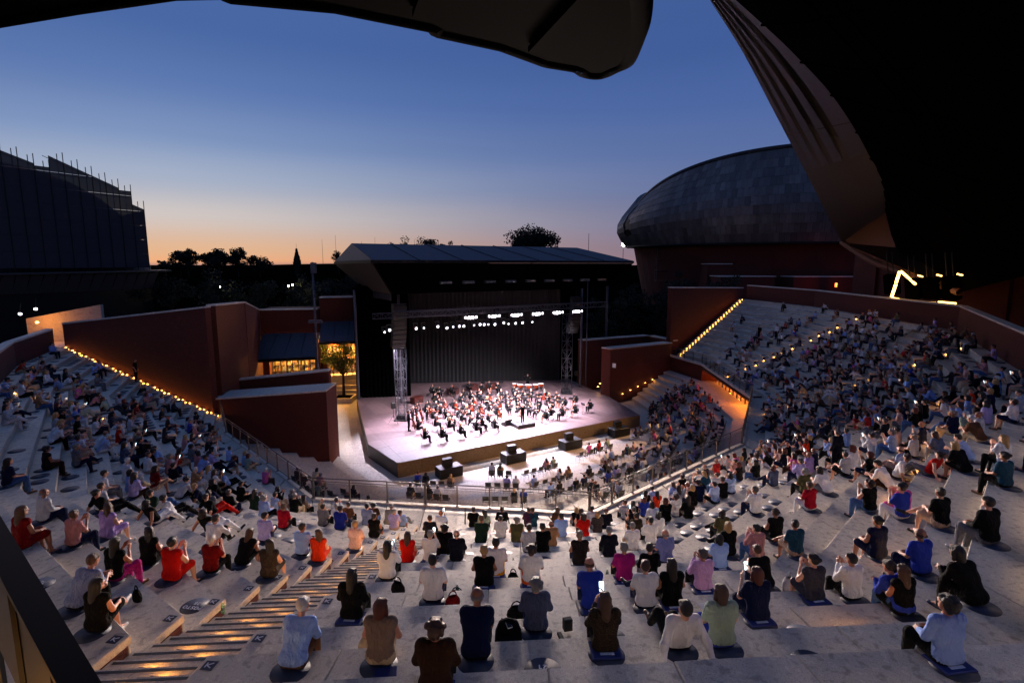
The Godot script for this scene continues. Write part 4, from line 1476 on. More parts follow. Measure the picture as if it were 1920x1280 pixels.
func make_hull() -> void:
	# prow of the hall that overhangs the right bank
	var t := thing("overhanging_hall", "dark shell of the hall overhanging at upper right, with ribbed lead side", "concert hall")
	var L := spline(HULL_L, 24)
	var R := spline(HULL_R, 24)
	var B := spline(HULL_B, 24)
	var F := spline(HULL_F, 24)
	var core := Vector3(48, 32, -40)
	var edges := [0.0, 0.1, 0.24, 0.42, 0.66, 1.0]
	for q in 5:                              # the lead sheets between the dark joints
		for seg in 2:
			var s := Shape.new(true)
			var a := []
			var b := []
			for i in range(0 if seg == 0 else 14, 15 if seg == 0 else 25):
				var shut: float = 0.0 if i > 22 else 0.07 + 0.22 * edges[q + 1]       # the joints close before the prow's edge
				a.append(L[i].lerp(R[i], edges[q] + (shut / L[i].distance_to(R[i]) if q else 0.0)))
				b.append(L[i].lerp(R[i], edges[q + 1] - (shut / L[i].distance_to(R[i]) if q < 4 else 0.0)))
			if seg == 1:
				a[0] = a[0].lerp(a[1], 0.1)
				b[0] = b[0].lerp(b[1], 0.1)
			strip_surface(s, a, b, core)
			mi("lead_sheet", s, mats.hull_lead, t)
	var inner := Shape.new(true)
	var La := []
	var Ra := []
	for i in 25:
		var nn := ((R[i] - L[i]) as Vector3).cross(L[mini(i + 1, 24)] - L[mini(i, 23)]).normalized()
		if nn.dot(cam_pos - L[i]) > 0.0:
			nn = -nn
		La.append(L[i].lerp(R[i], 0.03) + nn * 0.3)
		Ra.append(R[i] + nn * 0.3)
	strip_surface(inner, La, Ra, core)
	mi("dark_backing", inner, mats.black_plastic, t)
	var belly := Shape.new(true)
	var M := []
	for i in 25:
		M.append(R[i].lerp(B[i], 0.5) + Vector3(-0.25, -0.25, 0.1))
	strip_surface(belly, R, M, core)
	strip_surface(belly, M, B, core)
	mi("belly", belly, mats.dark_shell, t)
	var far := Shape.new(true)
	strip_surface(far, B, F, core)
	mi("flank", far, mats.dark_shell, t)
	var top := Shape.new(true)
	var U := []
	for i in 25:
		U.append(F[i] + Vector3(14, 14, -6))
	strip_surface(top, F, U, core)
	strip_surface(top, U, L, core + Vector3(0, -14, 0))
	mi("upper_shell", top, mats.lead_plain, t)
	for i in [3, 7, 11, 15, 18, 21]:
		var sm := Shape.new()
		sm.bar(R[i] + Vector3(-0.05, -0.05, 0), M[i] + Vector3(-0.06, -0.06, 0), 0.12, 0.1)
		sm.bar(M[i] + Vector3(-0.06, -0.06, 0), B[i] + Vector3(-0.05, -0.05, 0), 0.12, 0.1)
		mi("panel_seam", sm, mats.dark_seam, t)
	for f in [0.3, 0.65]:
		var sm := Shape.new(true)
		for i in 24:
			sm.tube(M[i].lerp(B[i], f) + Vector3(-0.03, -0.03, 0.02), M[i + 1].lerp(B[i + 1], f) + Vector3(-0.03, -0.03, 0.02), 0.06, 0.06, 5, false)
		mi("panel_seam", sm, mats.dark_seam, t)
	var wall := Shape.new()
	wall.hexa([Vector3(40.5, 6, -64), Vector3(46, 6, -64), Vector3(46, 6, -4), Vector3(40.5, 6, -4), Vector3(40.5, 17.6, -64), Vector3(46, 17.6, -64), Vector3(46, 22, -4), Vector3(40.5, 22, -4)])
	mi("lower_wall", wall, mats.brick, t)
	for i in 9:
		var pl := Shape.new()
		pl.box(Vector3(40.4, 12.5, -60.0 + i * 5.4), Vector3(0.35, 10, 0.7))
		mi("pilaster", pl, mats.brick, t)
	var n := 24
	var nose := Shape.new(true)
	var poly := [L[n], R[n], M[n], B[n], F[n], U[n]]
	for i in range(1, poly.size() - 1):
		nose.tri(poly[0], poly[i], poly[i + 1], core)
	mi("nose", nose, mats.wood, t)
	var rim := Shape.new(true)
	var lip := spline([L[n], L[n].lerp(HULL_B[4], 0.5) + Vector3(0, -0.5, 0.2), HULL_B[4], HULL_F[4]], 18)
	for i in 18:
		rim.tube(lip[i], lip[i + 1], 0.3, 0.3, 8, false)
	mi("lower_rim", rim, mats.wood, t)
	for i in 7:
		var a: Vector3 = lip[2 + i * 2]
		var f := Shape.new()
		f.bar(a + Vector3(0, 0.1, 0), a + Vector3(4.0, 6.0, 3.0), 0.12, 0.5)
		mi("rib", f, mats.wood, t)
	# dark panels under the prow, their lit golden edges drawn as glowing tubes
	var spots := [[Vector3(35.6, 14.3, -50.8)], [Vector3(36.2, 14.0, -48.8)], [Vector3(36.3, 14.1, -46.8)], [Vector3(36.4, 14.2, -44.8)]]
	var labs := ["first floodlight bank from the prow's tip, with long golden tubes", "second floodlight bank behind the prow's tip", "third floodlight bank under the overhanging hall", "fourth and nearest floodlight bank under the overhanging hall"]
	for i in 4:
		var p: Vector3 = spots[i][0]
		var o := thing("glow_edged_panel", labs[i], "floodlight", p, facing(Vector3(-0.85, 0, 0.35)), "dark panels with glowing golden edges under the prow")
		var h := Shape.new()
		h.box(Vector3(0.1, 0, 0.6), Vector3(1.2, 1.9, 0.6), Basis(Vector3.RIGHT, -0.25), 0.05)
		mi("housing", h, mats.black_cloth, o)
		var g := Shape.new(true)
		if i == 0:
			g.tube(Vector3(-0.9, 1.25, 0.1), Vector3(-2.4, 0.1, -0.1), 0.11, 0.11)
			g.tube(Vector3(-0.85, 1.25, 0.0), Vector3(-0.75, 0.15, -0.2), 0.12, 0.12)
			g.tube(Vector3(-0.75, 0.05, -0.2), Vector3(-0.6, -1.15, -0.4), 0.12, 0.12)
			g.tube(Vector3(-0.7, -1.25, -0.4), Vector3(-2.2, -1.45, -0.4), 0.11, 0.11)
		else:
			g.tube(Vector3(-0.8, -1.2, -0.25), Vector3(0.5, -1.15, -0.25), 0.08, 0.08)
			g.tube(Vector3(-0.9, 1.1, 0.0), Vector3(-0.5, 1.2, 0.0), 0.06, 0.06)
		mi("glow_tube", g, mats.gold_glow, o)  # golden light on the panel edges, put in as glowing tubes
		var hg := Shape.new()
		hg.tube(Vector3(0, 1.0, 0.5), Vector3(0.4, 3.0, 0.6), 0.05, 0.05, 6)
		hg.tube(Vector3(0.5, 1.0, 0.5), Vector3(0.9, 3.0, 0.6), 0.05, 0.05, 6)
		mi("hanger", hg, mats.dark_metal, o)
		var om := OmniLight3D.new()
		om.light_color = Color(1.0, 0.7, 0.3)
		om.light_energy = 0.5 if i == 0 else 0.25
		om.light_size = 0.15
		om.omni_range = 100
		om.omni_attenuation = 2.0
		om.shadow_enabled = true
		om.position = Vector3(-1.0, 0.3, -1.0)
		o.add_child(om)
	for i in 4:
		var q: Vector3 = spots[i][0] + Vector3(-1.6, 0.7, 0.5)
		spot(q, [Vector3(7, 0.5, -47), Vector3(-1, 0.5, -41.5), Vector3(3, 0, -38.5), Vector3(-3, 0, -35.5)][i], Color(1.0, 0.74, 0.43), [560, 640, 270, 270][i], [11, 11, 9, 9][i], 0.7, 0.35)  # unseen floodlights at the right, lighting the forecourt and stage front

var HULL_L := [Vector3(9.6, 28.9, -28.1), Vector3(13.4, 28.3, -33.1), Vector3(18.7, 26.7, -39.9), Vector3(26.0, 23.8, -48.6), Vector3(37.0, 18.6, -61.0)]
var HULL_R := [Vector3(10.0, 27.9, -25.9), Vector3(15.2, 27.5, -30.9), Vector3(21.9, 26.9, -37.9), Vector3(30.1, 25.1, -46.8), Vector3(38.6, 23.4, -57.6)]
var HULL_B := [Vector3(11.9, 27.1, -21.8), Vector3(18.4, 25.9, -26.7), Vector3(27.1, 23.9, -33.5), Vector3(35.5, 19.2, -41.9), Vector3(38.3, 15.3, -52.4)]
var HULL_F := [Vector3(11.7, 28.5, -15.9), Vector3(17.0, 25.3, -16.5), Vector3(24.4, 22.3, -19.1), Vector3(36.0, 18.7, -27.6), Vector3(36.8, 13.9, -44.1)]

func make_canopy() -> void:
	# roof edge of the hall the camera stands at, jutting out overhead
	var t := thing("roof_overhang", "dark roof overhang reaching in from the top left", "roof")
	var y0 := 21.2
	var edge := PackedVector2Array([Vector2(-16, -12.6), Vector2(-11.3, -12.4), Vector2(-9.0, -11.75), Vector2(-6.6, -11.15), Vector2(-5.55, -11.1), Vector2(-5.5, -11.3), Vector2(-3.6, -11.7), Vector2(-1.7, -12.65), Vector2(-1.65, -12.9), Vector2(-0.2, -13.7), Vector2(0.75, -14.6), Vector2(0.9, -14.75), Vector2(1.7, -15.1), Vector2(2.05, -15.55),
		Vector2(2.45, -15.6), Vector2(2.7, -15.2), Vector2(2.95, -14.7), Vector2(2.9, -13.6), Vector2(2.75, -12.4), Vector2(2.3, -10.6), Vector2(1.0, -6.0), Vector2(0.5, 4.0), Vector2(-16, 4.0)])
	var soft := PackedVector2Array()
	for i in edge.size():
		if i > 11 and i < 20:
			for j in 4:
				soft.append(edge[i].cubic_interpolate(edge[i + 1], edge[i - 1], edge[i + 2], j / 4.0))
		else:
			soft.append(edge[i])
	edge = soft
	var s := Shape.new()
	s.prism(edge, y0 + 0.1, y0 + 0.9)
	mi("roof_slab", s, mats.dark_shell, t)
	var lip := Shape.new(true)
	for i in edge.size() - 5:
		var a := Vector3(edge[i].x, y0 + 0.28, edge[i].y)
		var b := Vector3(edge[i + 1].x, y0 + 0.28, edge[i + 1].y)
		lip.tube(a, b, 0.26, 0.26, 8, false)
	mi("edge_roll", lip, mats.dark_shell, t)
	for q in [Vector3(-5.5, y0, -10.6), Vector3(-1.6, y0, -12.2), Vector3(0.8, y0, -14.0)]:
		var b := Shape.new()
		b.bar(q + Vector3(-0.3, 0.0, 0.5), q + Vector3(0.6, 0.0, 3.2), 0.25, 0.14)
		mi("soffit_joint", b, mats.dark_seam, t)
	# viewing gallery and wall out of view behind the camera, darkening the near seats
	var g := thing("unseen_gallery", "gallery behind the top rows of seats", "unseen_gallery", Vector3.ZERO, 0.0, "", "structure")
	var f := Shape.new()
	f.box(Vector3(0, 14.3, 3.2), Vector3(26, 0.3, 5))
	mi("floor", f, mats.paving, g)
	var w := Shape.new()
	w.box(Vector3(0, 17.5, 6.0), Vector3(40, 12, 0.5))
	mi("wall", w, mats.brick, g)

# ------------------------------------------------------------------ land, trees, poles
func land_height(x: float, z: float) -> float:
	var d := Vector2(x - 2, z + 46).length()
	var y := lerpf(-0.4, 12.4, smoothstep(52.0, 84.0, d))
	y += smoothstep(90, 260, -z) * 1.6
	if z < -60 and z > -92 and x < 10 and x > -44:
		y = maxf(y, 0)
	y += 4.0 * exp(-pow((x + 45) / 60.0, 2) - pow((z + 330) / 60.0, 2))
	y += 3.0 * exp(-pow((x + 130) / 90.0, 2) - pow((z + 420) / 90.0, 2))
	return y

func make_scenery() -> void:
	var t := Shape.new(true)
	var xs := []
	var zs := []
	for i in 81:
		var f := (i - 40) / 40.0
		xs.append(signf(f) * pow(absf(f), 1.9) * 1400.0)
		zs.append(-46.0 + signf(f) * pow(absf(f), 1.9) * 1400.0)
	for i in 80:
		for j in 80:
			var p := []
			for q in [[i, j], [i + 1, j], [i + 1, j + 1], [i, j + 1]]:
				p.append(Vector3(xs[q[0]], land_height(xs[q[0]], zs[q[1]]) - 0.35, zs[q[1]]))
			t.quad(p[0], p[1], p[2], p[3], (p[0] + p[2]) * 0.5 - Vector3(0, 5, 0))
	tag(mi("ground", t, mats.earth), "dark ground rising around the amphitheatre to the horizon", "ground", "", "structure")
	# trees against the afterglow
	var far := [[-92, -150, 20.2, 2.9, "left end"], [-88, -147, 20.6, 3.0, "second from left"], [-84, -150, 20.9, 3.1, "third from left"], [-79.5, -147, 20.7, 3.0, "fourth from left"], [-76, -150, 20.8, 3.2, "fifth from left"], [-71, -152, 18.6, 3.6, "right end"]]
	for q in far:
		tree("broadleaf_tree", "dark rounded tree at the %s of the row against the sunset" % q[4], Vector3(q[0], 12.5, q[1]), q[2] - 12.5, q[3], 2400, 0.5, "trees against the sunset at left")
	tree("small_tree", "small pointed tree close to the netted hall's right corner", Vector3(-102.5, 12, -160), 6.4, 2.2, 700, 0.6, "")
	cypress("slender cypress against the glow left of the stage roof", Vector3(-63.5, 12.3, -160), 8.2, 1.0)
	tree("pine_tree", "left of two small round pines left of the stage roof", Vector3(-54.5, 13, -170), 7.6, 2.2, 900, 0.4, "pair of small round pines", 0.55)
	tree("pine_tree", "right of two small round pines left of the stage roof", Vector3(-51.2, 13, -170), 7.9, 2.2, 900, 0.4, "pair of small round pines", 0.55)
	tree("broadleaf_tree", "thin twin-headed tree behind the stage roof's left end", Vector3(-38.5, 13, -170), 11.3, 2.6, 1200, 0.45, "")
	tree("broadleaf_tree", "rounded tree just right of the twin-headed one behind the stage roof", Vector3(-33.0, 13, -170), 11.4, 4.2, 2000, 0.52, "")
	tree("broadleaf_tree", "broad dark tree behind the stage roof left of centre", Vector3(-27.0, 13, -170), 12.4, 5.0, 2800, 0.52, "")
	tree("broadleaf_tree", "lower dark tree at the right of the group behind the roof", Vector3(-20.5, 13, -170), 11.0, 3.6, 1800, 0.52, "")
	tree("umbrella_pine", "wide umbrella pine crown behind the middle of the stage roof", Vector3(5.5, 13, -150), 12.6, 8.5, 6000, 0.6, "", 0.45)
	# shrubs and hedge between the hall and the shops
	for i in 9:
		tree("shrub", "%s dark shrub from the left behind the left red walls" % ordinal(i + 1), Vector3(-56 + i * 4.6, 8.5, -78 - (i % 3) * 3), 5.6 + (i % 4) * 0.5, 3.4, 1200, 0.4, "dark shrubs behind the left red walls", 0.6)
	for i in 8:
		tree("shrub", "%s dark shrub from the left between the stage house and the lead hall" % ordinal(i + 1), Vector3(13.5 + i * 2.8, 2.5 + 0.5 * i, -80 - (i % 3) * 3), 9.5 + (i % 3) * 0.7, 3.0, 1200, 0.4, "dark shrubs right of the stage house", 0.6)
	# the tree in its planter, lit from behind by the shop
	var pl := thing("planter", "square stone planter at the foot of the court tree", "planter", Vector3(-20.1, 0.0, -62.4))
	for q in [[Vector3(0, 0.3, 1.1), Vector3(2.4, 0.6, 0.2)], [Vector3(0, 0.3, -1.1), Vector3(2.4, 0.6, 0.2)], [Vector3(1.1, 0.3, 0), Vector3(0.2, 0.6, 1.996)], [Vector3(-1.1, 0.3, 0), Vector3(0.2, 0.6, 1.996)]]:
		var s := Shape.new()
		s.box(q[0], q[1], Basis.IDENTITY, 0.015)
		mi("side", s, mats.travertine1, pl)
	var so := Shape.new()
	so.box(Vector3(0, 0.25, 0), Vector3(1.99, 0.5, 1.99))
	mi("soil", so, mats.earth, pl)
	tree("court_tree", "slender tree standing before the glowing right shop", Vector3(-20.1, 0.5, -62.4), 8.0, 2.6, 2600, 0.24, "", 0.68)
	# poles
	pole("tall grey mast with a lamp head left of the stage", Vector3(-20.3, 0, -55.0), 16.4, true)
	pole("slim grey pole standing behind the right low walls", Vector3(9.1, 0, -64.6), 14.2, false)
	pole("thin antenna mast behind the stage roof's right half", Vector3(17.2, 6, -122), 17.0, false)
	for i in 7:
		pole("%s thin rooftop aerial from the left on the horizon" % ordinal(i + 1), Vector3(-104 + i * 9.5 + (i % 2) * 3, 12, -262), 14.0 + (i * 37 % 5), false, "thin aerials on the horizon")
	# small far lamps
	var lamps := [[Vector3(24.2, 20.4, -118), "white street lamp at the left end of the lead-clad hall", 0.5], [Vector3(-42.9, 12.95, -79), "small white lamp above the left red walls", 0.16], [Vector3(-31.2, 13.2, -75), "left of two small lamps above the shops", 0.14], [Vector3(-30.6, 13.35, -75), "right of two small lamps above the shops", 0.12]]
	for q in lamps:
		var o := thing("street_lamp", q[1], "street lamp", q[0])
		var g := Shape.new(true)
		g.lathe(Vector3.ZERO, [[0.0, -q[2]], [q[2] * 0.8, -q[2] * 0.5], [q[2] * 0.8, q[2] * 0.5], [0.0, q[2]]], 10)
		mi("lamp_globe", g, mats.lamp_far, o)
		var p := Shape.new()
		p.tube(Vector3(0, -5, -0.1), Vector3(0, -q[2] * 0.9, -0.1), 0.06, 0.05, 6)
		mi("post", p, mats.dark_metal, o)
		var l := OmniLight3D.new()
		l.light_color = Color(1, 0.92, 0.75)
		l.light_energy = 8.0 * q[2]
		l.light_size = q[2] * 0.6
		l.omni_range = 100
		l.omni_attenuation = 2.0
		l.shadow_enabled = true
		o.add_child(l)

func pole(label: String, at: Vector3, h: float, lamp: bool, group := "") -> void:
	var t := thing("mast" if h > 14.5 else "pole", label, "pole", at, 0.0, group)
	var s := Shape.new(true)
	s.tube(Vector3(0, 0, 0), Vector3(0, h, 0), 0.16 if lamp else 0.1, 0.11 if lamp else 0.05, 8)
	mi("shaft", s, mats.lead_plain, t)
	var b := Shape.new()
	b.box(Vector3(0, 0.1, 0), Vector3(0.5, 0.2, 0.5))
	mi("base", b, mats.lead_plain, t)
	if lamp:
		var c := Shape.new()
		c.box(Vector3(0, h * 0.63, 0), Vector3(1.3, 0.3, 0.4))
		c.box(Vector3(0.1, h - 0.6, 0), Vector3(0.5, 1.1, 0.4))
		mi("lamp_bracket", c, mats.lead_plain, t)

func tree(called: String, label: String, at: Vector3, h: float, r: float, leaves: int, leaf: float, group: String, low := 0.72) -> void:
	var g := RandomNumberGenerator.new()
	g.seed = label.hash()
	var t := thing(called, label, "shrub" if called == "shrub" else "tree", at, 0.0, group)
	var base := h * (1.0 - low) if called != "shrub" else 0.3
	var tr := Shape.new(true)
	var th := h * 0.018 + 0.05
	var top := Vector3(g.randf_range(-0.1, 0.1) * r, base + (h - base) * 0.4, 0)
	tr.tube(Vector3.ZERO, Vector3(top.x * 0.4, base * 0.7, 0), th, th * 0.75, 7)
	tr.tube(Vector3(top.x * 0.4, base * 0.7, 0), top, th * 0.75, th * 0.4, 7)
	var clumps := []
	var m := 9 + mini(leaves / 90, 22)
	for i in m:
		var d := Vector3(g.randfn(), g.randfn() * 0.8, g.randfn()).normalized() * pow(g.randf(), 0.45)
		var c := Vector3(d.x * r * 0.82, (base + h) * 0.5 + d.y * (h - base) * 0.44, d.z * r * 0.82)
		clumps.append([c, g.randf_range(0.22, 0.42) * r])
		tr.tube(Vector3(0, lerpf(base * 0.75, c.y, 0.3), 0), c, th * 0.35, th * 0.08, 5, false)
	mi("trunk", tr, mats.bark, t)
	var s := Shape.new()
	for i in leaves:
		var cl = clumps[g.randi() % m]
		var d := Vector3(g.randfn(), g.randfn(), g.randfn()).normalized() * pow(g.randf(), 0.4)
		var c: Vector3 = cl[0] + d * cl[1] * Vector3(1, 0.75, 1)
		var a := Vector3(g.randfn(), g.randfn(), g.randfn()).normalized() * leaf * g.randf_range(0.5, 1.1)
		var b := a.cross(Vector3(g.randfn(), g.randfn(), g.randfn())).normalized() * leaf * g.randf_range(0.3, 0.5)
		s.tri(c - a * 0.5, c + b, c + a * 0.5, c - Vector3.UP)
		s.tri(c - a * 0.5, c + a * 0.5, c - b, c - Vector3.UP)
	var cr := mi("crown", s, mats.leaf if called == "court_tree" else mats.far_leaf, t)
	cr.set_meta("kind", "stuff")

func cypress(label: String, at: Vector3, h: float, r: float) -> void:
	var g := RandomNumberGenerator.new()
	g.seed = 7
	var t := thing("cypress", label, "tree", at)
	var tr := Shape.new(true)
	tr.tube(Vector3.ZERO, Vector3(0, h * 0.8, 0), 0.25, 0.05, 6)
	mi("trunk", tr, mats.bark, t)
	var s := Shape.new()
	for i in 700:
		var f := pow(g.randf(), 0.8)
		var y := h * (0.06 + 0.94 * f)
		var w := r * sin(PI * clampf(0.12 + f * 0.88, 0, 1)) * (1.25 - 0.6 * f) + 0.08
		var an := g.randf() * TAU
		var c := Vector3(cos(an) * w, y, sin(an) * w) * Vector3(pow(g.randf(), 0.3), 1, pow(g.randf(), 0.3))
		var a := Vector3(g.randfn() * 0.2, 0.6, g.randfn() * 0.2)
		s.tri(c - a * 0.5, c + Vector3(0.25, 0, 0.1), c + a * 0.6, c - Vector3.FORWARD)
		s.tri(c - a * 0.5, c + a * 0.6, c + Vector3(-0.2, 0, 0.15), c - Vector3.FORWARD)
	var cr := mi("crown", s, mats.far_leaf, t)
	cr.set_meta("kind", "stuff")

# ------------------------------------------------------------------ people
func sdf(bones: Array, cell: float, k: float) -> Array:
	# surface nets over the smooth union of tapered capsules [a, b, ra, rb]: returns [vertices, normals, indices]
	var lo := Vector3(1e9, 1e9, 1e9)
	var hi := -lo
	for b in bones:
		var r: float = maxf(b[2], b[3]) + k * 0.3 + cell * 2.0
		for q in 2:
			lo = lo.min(b[q] - Vector3.ONE * r)
			hi = hi.max(b[q] + Vector3.ONE * r)
	var nx := int((hi.x - lo.x) / cell) + 2
	var ny := int((hi.y - lo.y) / cell) + 2
	var nz := int((hi.z - lo.z) / cell) + 2
	var F := PackedFloat32Array()
	F.resize(nx * ny * nz)
	F.fill(1.0)
	for b in bones:
		var a: Vector3 = b[0]
		var e: Vector3 = b[1] - a
		var ra: float = b[2]
		var dr: float = b[3] - ra
		var il := 1.0 / maxf(e.length_squared(), 1e-9)
		var m: float = maxf(b[2], b[3]) + k + cell * 1.6
		var p0: Vector3 = (a.min(b[1]) - Vector3.ONE * m - lo) / cell
		var p1: Vector3 = (a.max(b[1]) + Vector3.ONE * m - lo) / cell
		var x0 := maxi(0, int(p0.x))
		var x1 := mini(nx - 1, int(p1.x) + 1)
		for z in range(maxi(0, int(p0.z)), mini(nz - 1, int(p1.z) + 1) + 1):
			for y in range(maxi(0, int(p0.y)), mini(ny - 1, int(p1.y) + 1) + 1):
				var row := (z * ny + y) * nx
				var p := Vector3(lo.x + x0 * cell, lo.y + y * cell, lo.z + z * cell) - a
				for x in range(x0, x1 + 1):
					var t := clampf(p.dot(e) * il, 0.0, 1.0)
					var d := (p - e * t).length() - ra - dr * t
					var o := F[row + x]
					var h := k - absf(o - d)
					F[row + x] = minf(o, d) - (h * h * 0.25 / k if h > 0.0 else 0.0)
					p.x += cell
	var id := PackedInt32Array()
	id.resize(F.size())
	id.fill(-1)
	var V := PackedVector3Array()
	var sy := nx
	var sz := nx * ny
	var corner := [0, 1, sy, sy + 1, sz, sz + 1, sz + sy, sz + sy + 1]
	var off := [Vector3(0, 0, 0), Vector3(1, 0, 0), Vector3(0, 1, 0), Vector3(1, 1, 0), Vector3(0, 0, 1), Vector3(1, 0, 1), Vector3(0, 1, 1), Vector3(1, 1, 1)]
	var edges := [[0, 1], [2, 3], [4, 5], [6, 7], [0, 2], [1, 3], [4, 6], [5, 7], [0, 4], [1, 5], [2, 6], [3, 7]]
	for z in nz - 1:
		for y in ny - 1:
			var c := (z * ny + y) * nx
			for x in nx - 1:
				var n0 := F[c] < 0.0
				if n0 != (F[c + 1] < 0.0) or n0 != (F[c + sy] < 0.0) or n0 != (F[c + sz] < 0.0) or n0 != (F[c + sy + 1] < 0.0) or n0 != (F[c + sz + 1] < 0.0) or n0 != (F[c + sz + sy] < 0.0) or n0 != (F[c + sz + sy + 1] < 0.0):
					var sum := Vector3.ZERO
					var cnt := 0
					for ed in edges:
						var fa := F[c + corner[ed[0]]]
						var fb := F[c + corner[ed[1]]]
						if (fa < 0.0) != (fb < 0.0):
							sum += (off[ed[0]] as Vector3).lerp(off[ed[1]], fa / (fa - fb))
							cnt += 1
					id[c] = V.size()
					V.append(lo + (Vector3(x, y, z) + sum / cnt) * cell)
				c += 1
	var I := PackedInt32Array()
	for z in range(1, nz - 1):
		for y in range(1, ny - 1):
			var c := (z * ny + y) * nx + 1
			for x in range(1, nx - 1):
				var a := F[c] < 0.0
				if a != (F[c + 1] < 0.0):
					_quad(I, id[c], id[c - sy], id[c - sy - sz], id[c - sz], a)
				if a != (F[c + sy] < 0.0):
					_quad(I, id[c], id[c - sz], id[c - sz - 1], id[c - 1], a)
				if a != (F[c + sz] < 0.0):
					_quad(I, id[c], id[c - 1], id[c - 1 - sy], id[c - sy], a)
				c += 1
	var N := PackedVector3Array()
	N.resize(V.size())
	for i in range(0, I.size(), 3):
		var n := (V[I[i + 2]] - V[I[i]]).cross(V[I[i + 1]] - V[I[i]])
		N[I[i]] += n
		N[I[i + 1]] += n
		N[I[i + 2]] += n
	for i in N.size():
		N[i] = N[i].normalized()
	return [V, N, I]

func _quad(I: PackedInt32Array, a: int, b: int, c: int, d: int, inside: bool) -> void:
	if a < 0 or b < 0 or c < 0 or d < 0:
		return
	if inside:
		I.append_array([a, c, b, a, d, c])
	else:
		I.append_array([a, b, c, a, c, d])

func join(list: Array, colors := []) -> Array:     # several [V, N, I] (and a colour each) in one
	var V := PackedVector3Array()
	var N := PackedVector3Array()
	var I := PackedInt32Array()
	var C := PackedColorArray()
	for q in list.size():
		var base := V.size()
		V.append_array(list[q][0])
		N.append_array(list[q][1])
		for i in list[q][2]:
			I.append(i + base)
		if colors.size():
			var cc := PackedColorArray()
			cc.resize(list[q][0].size())
			cc.fill(colors[q])
			C.append_array(cc)
	return [V, N, I, C] if colors.size() else [V, N, I]

func moved(g: Array, x: Transform3D) -> Array:
	var I: PackedInt32Array = g[2]
	if x.basis.determinant() < 0.0:
		I = I.duplicate()
		for i in range(0, I.size(), 3):
			var t := I[i]
			I[i] = I[i + 1]
			I[i + 1] = t
	var b := x.basis.orthonormalized() if x.basis.determinant() > 0 else x.basis
	return [x * (g[0] as PackedVector3Array), Transform3D(b, Vector3.ZERO) * (g[1] as PackedVector3Array), I]

func to_mesh(g: Array) -> ArrayMesh:
	var a := []
	a.resize(Mesh.ARRAY_MAX)
	a[Mesh.ARRAY_VERTEX] = g[0]
	a[Mesh.ARRAY_NORMAL] = g[1]
	a[Mesh.ARRAY_INDEX] = g[2]
	if g.size() > 3:
		a[Mesh.ARRAY_COLOR] = g[3]
	var m := ArrayMesh.new()
	m.add_surface_from_arrays(Mesh.PRIMITIVE_TRIANGLES, a)
	return m

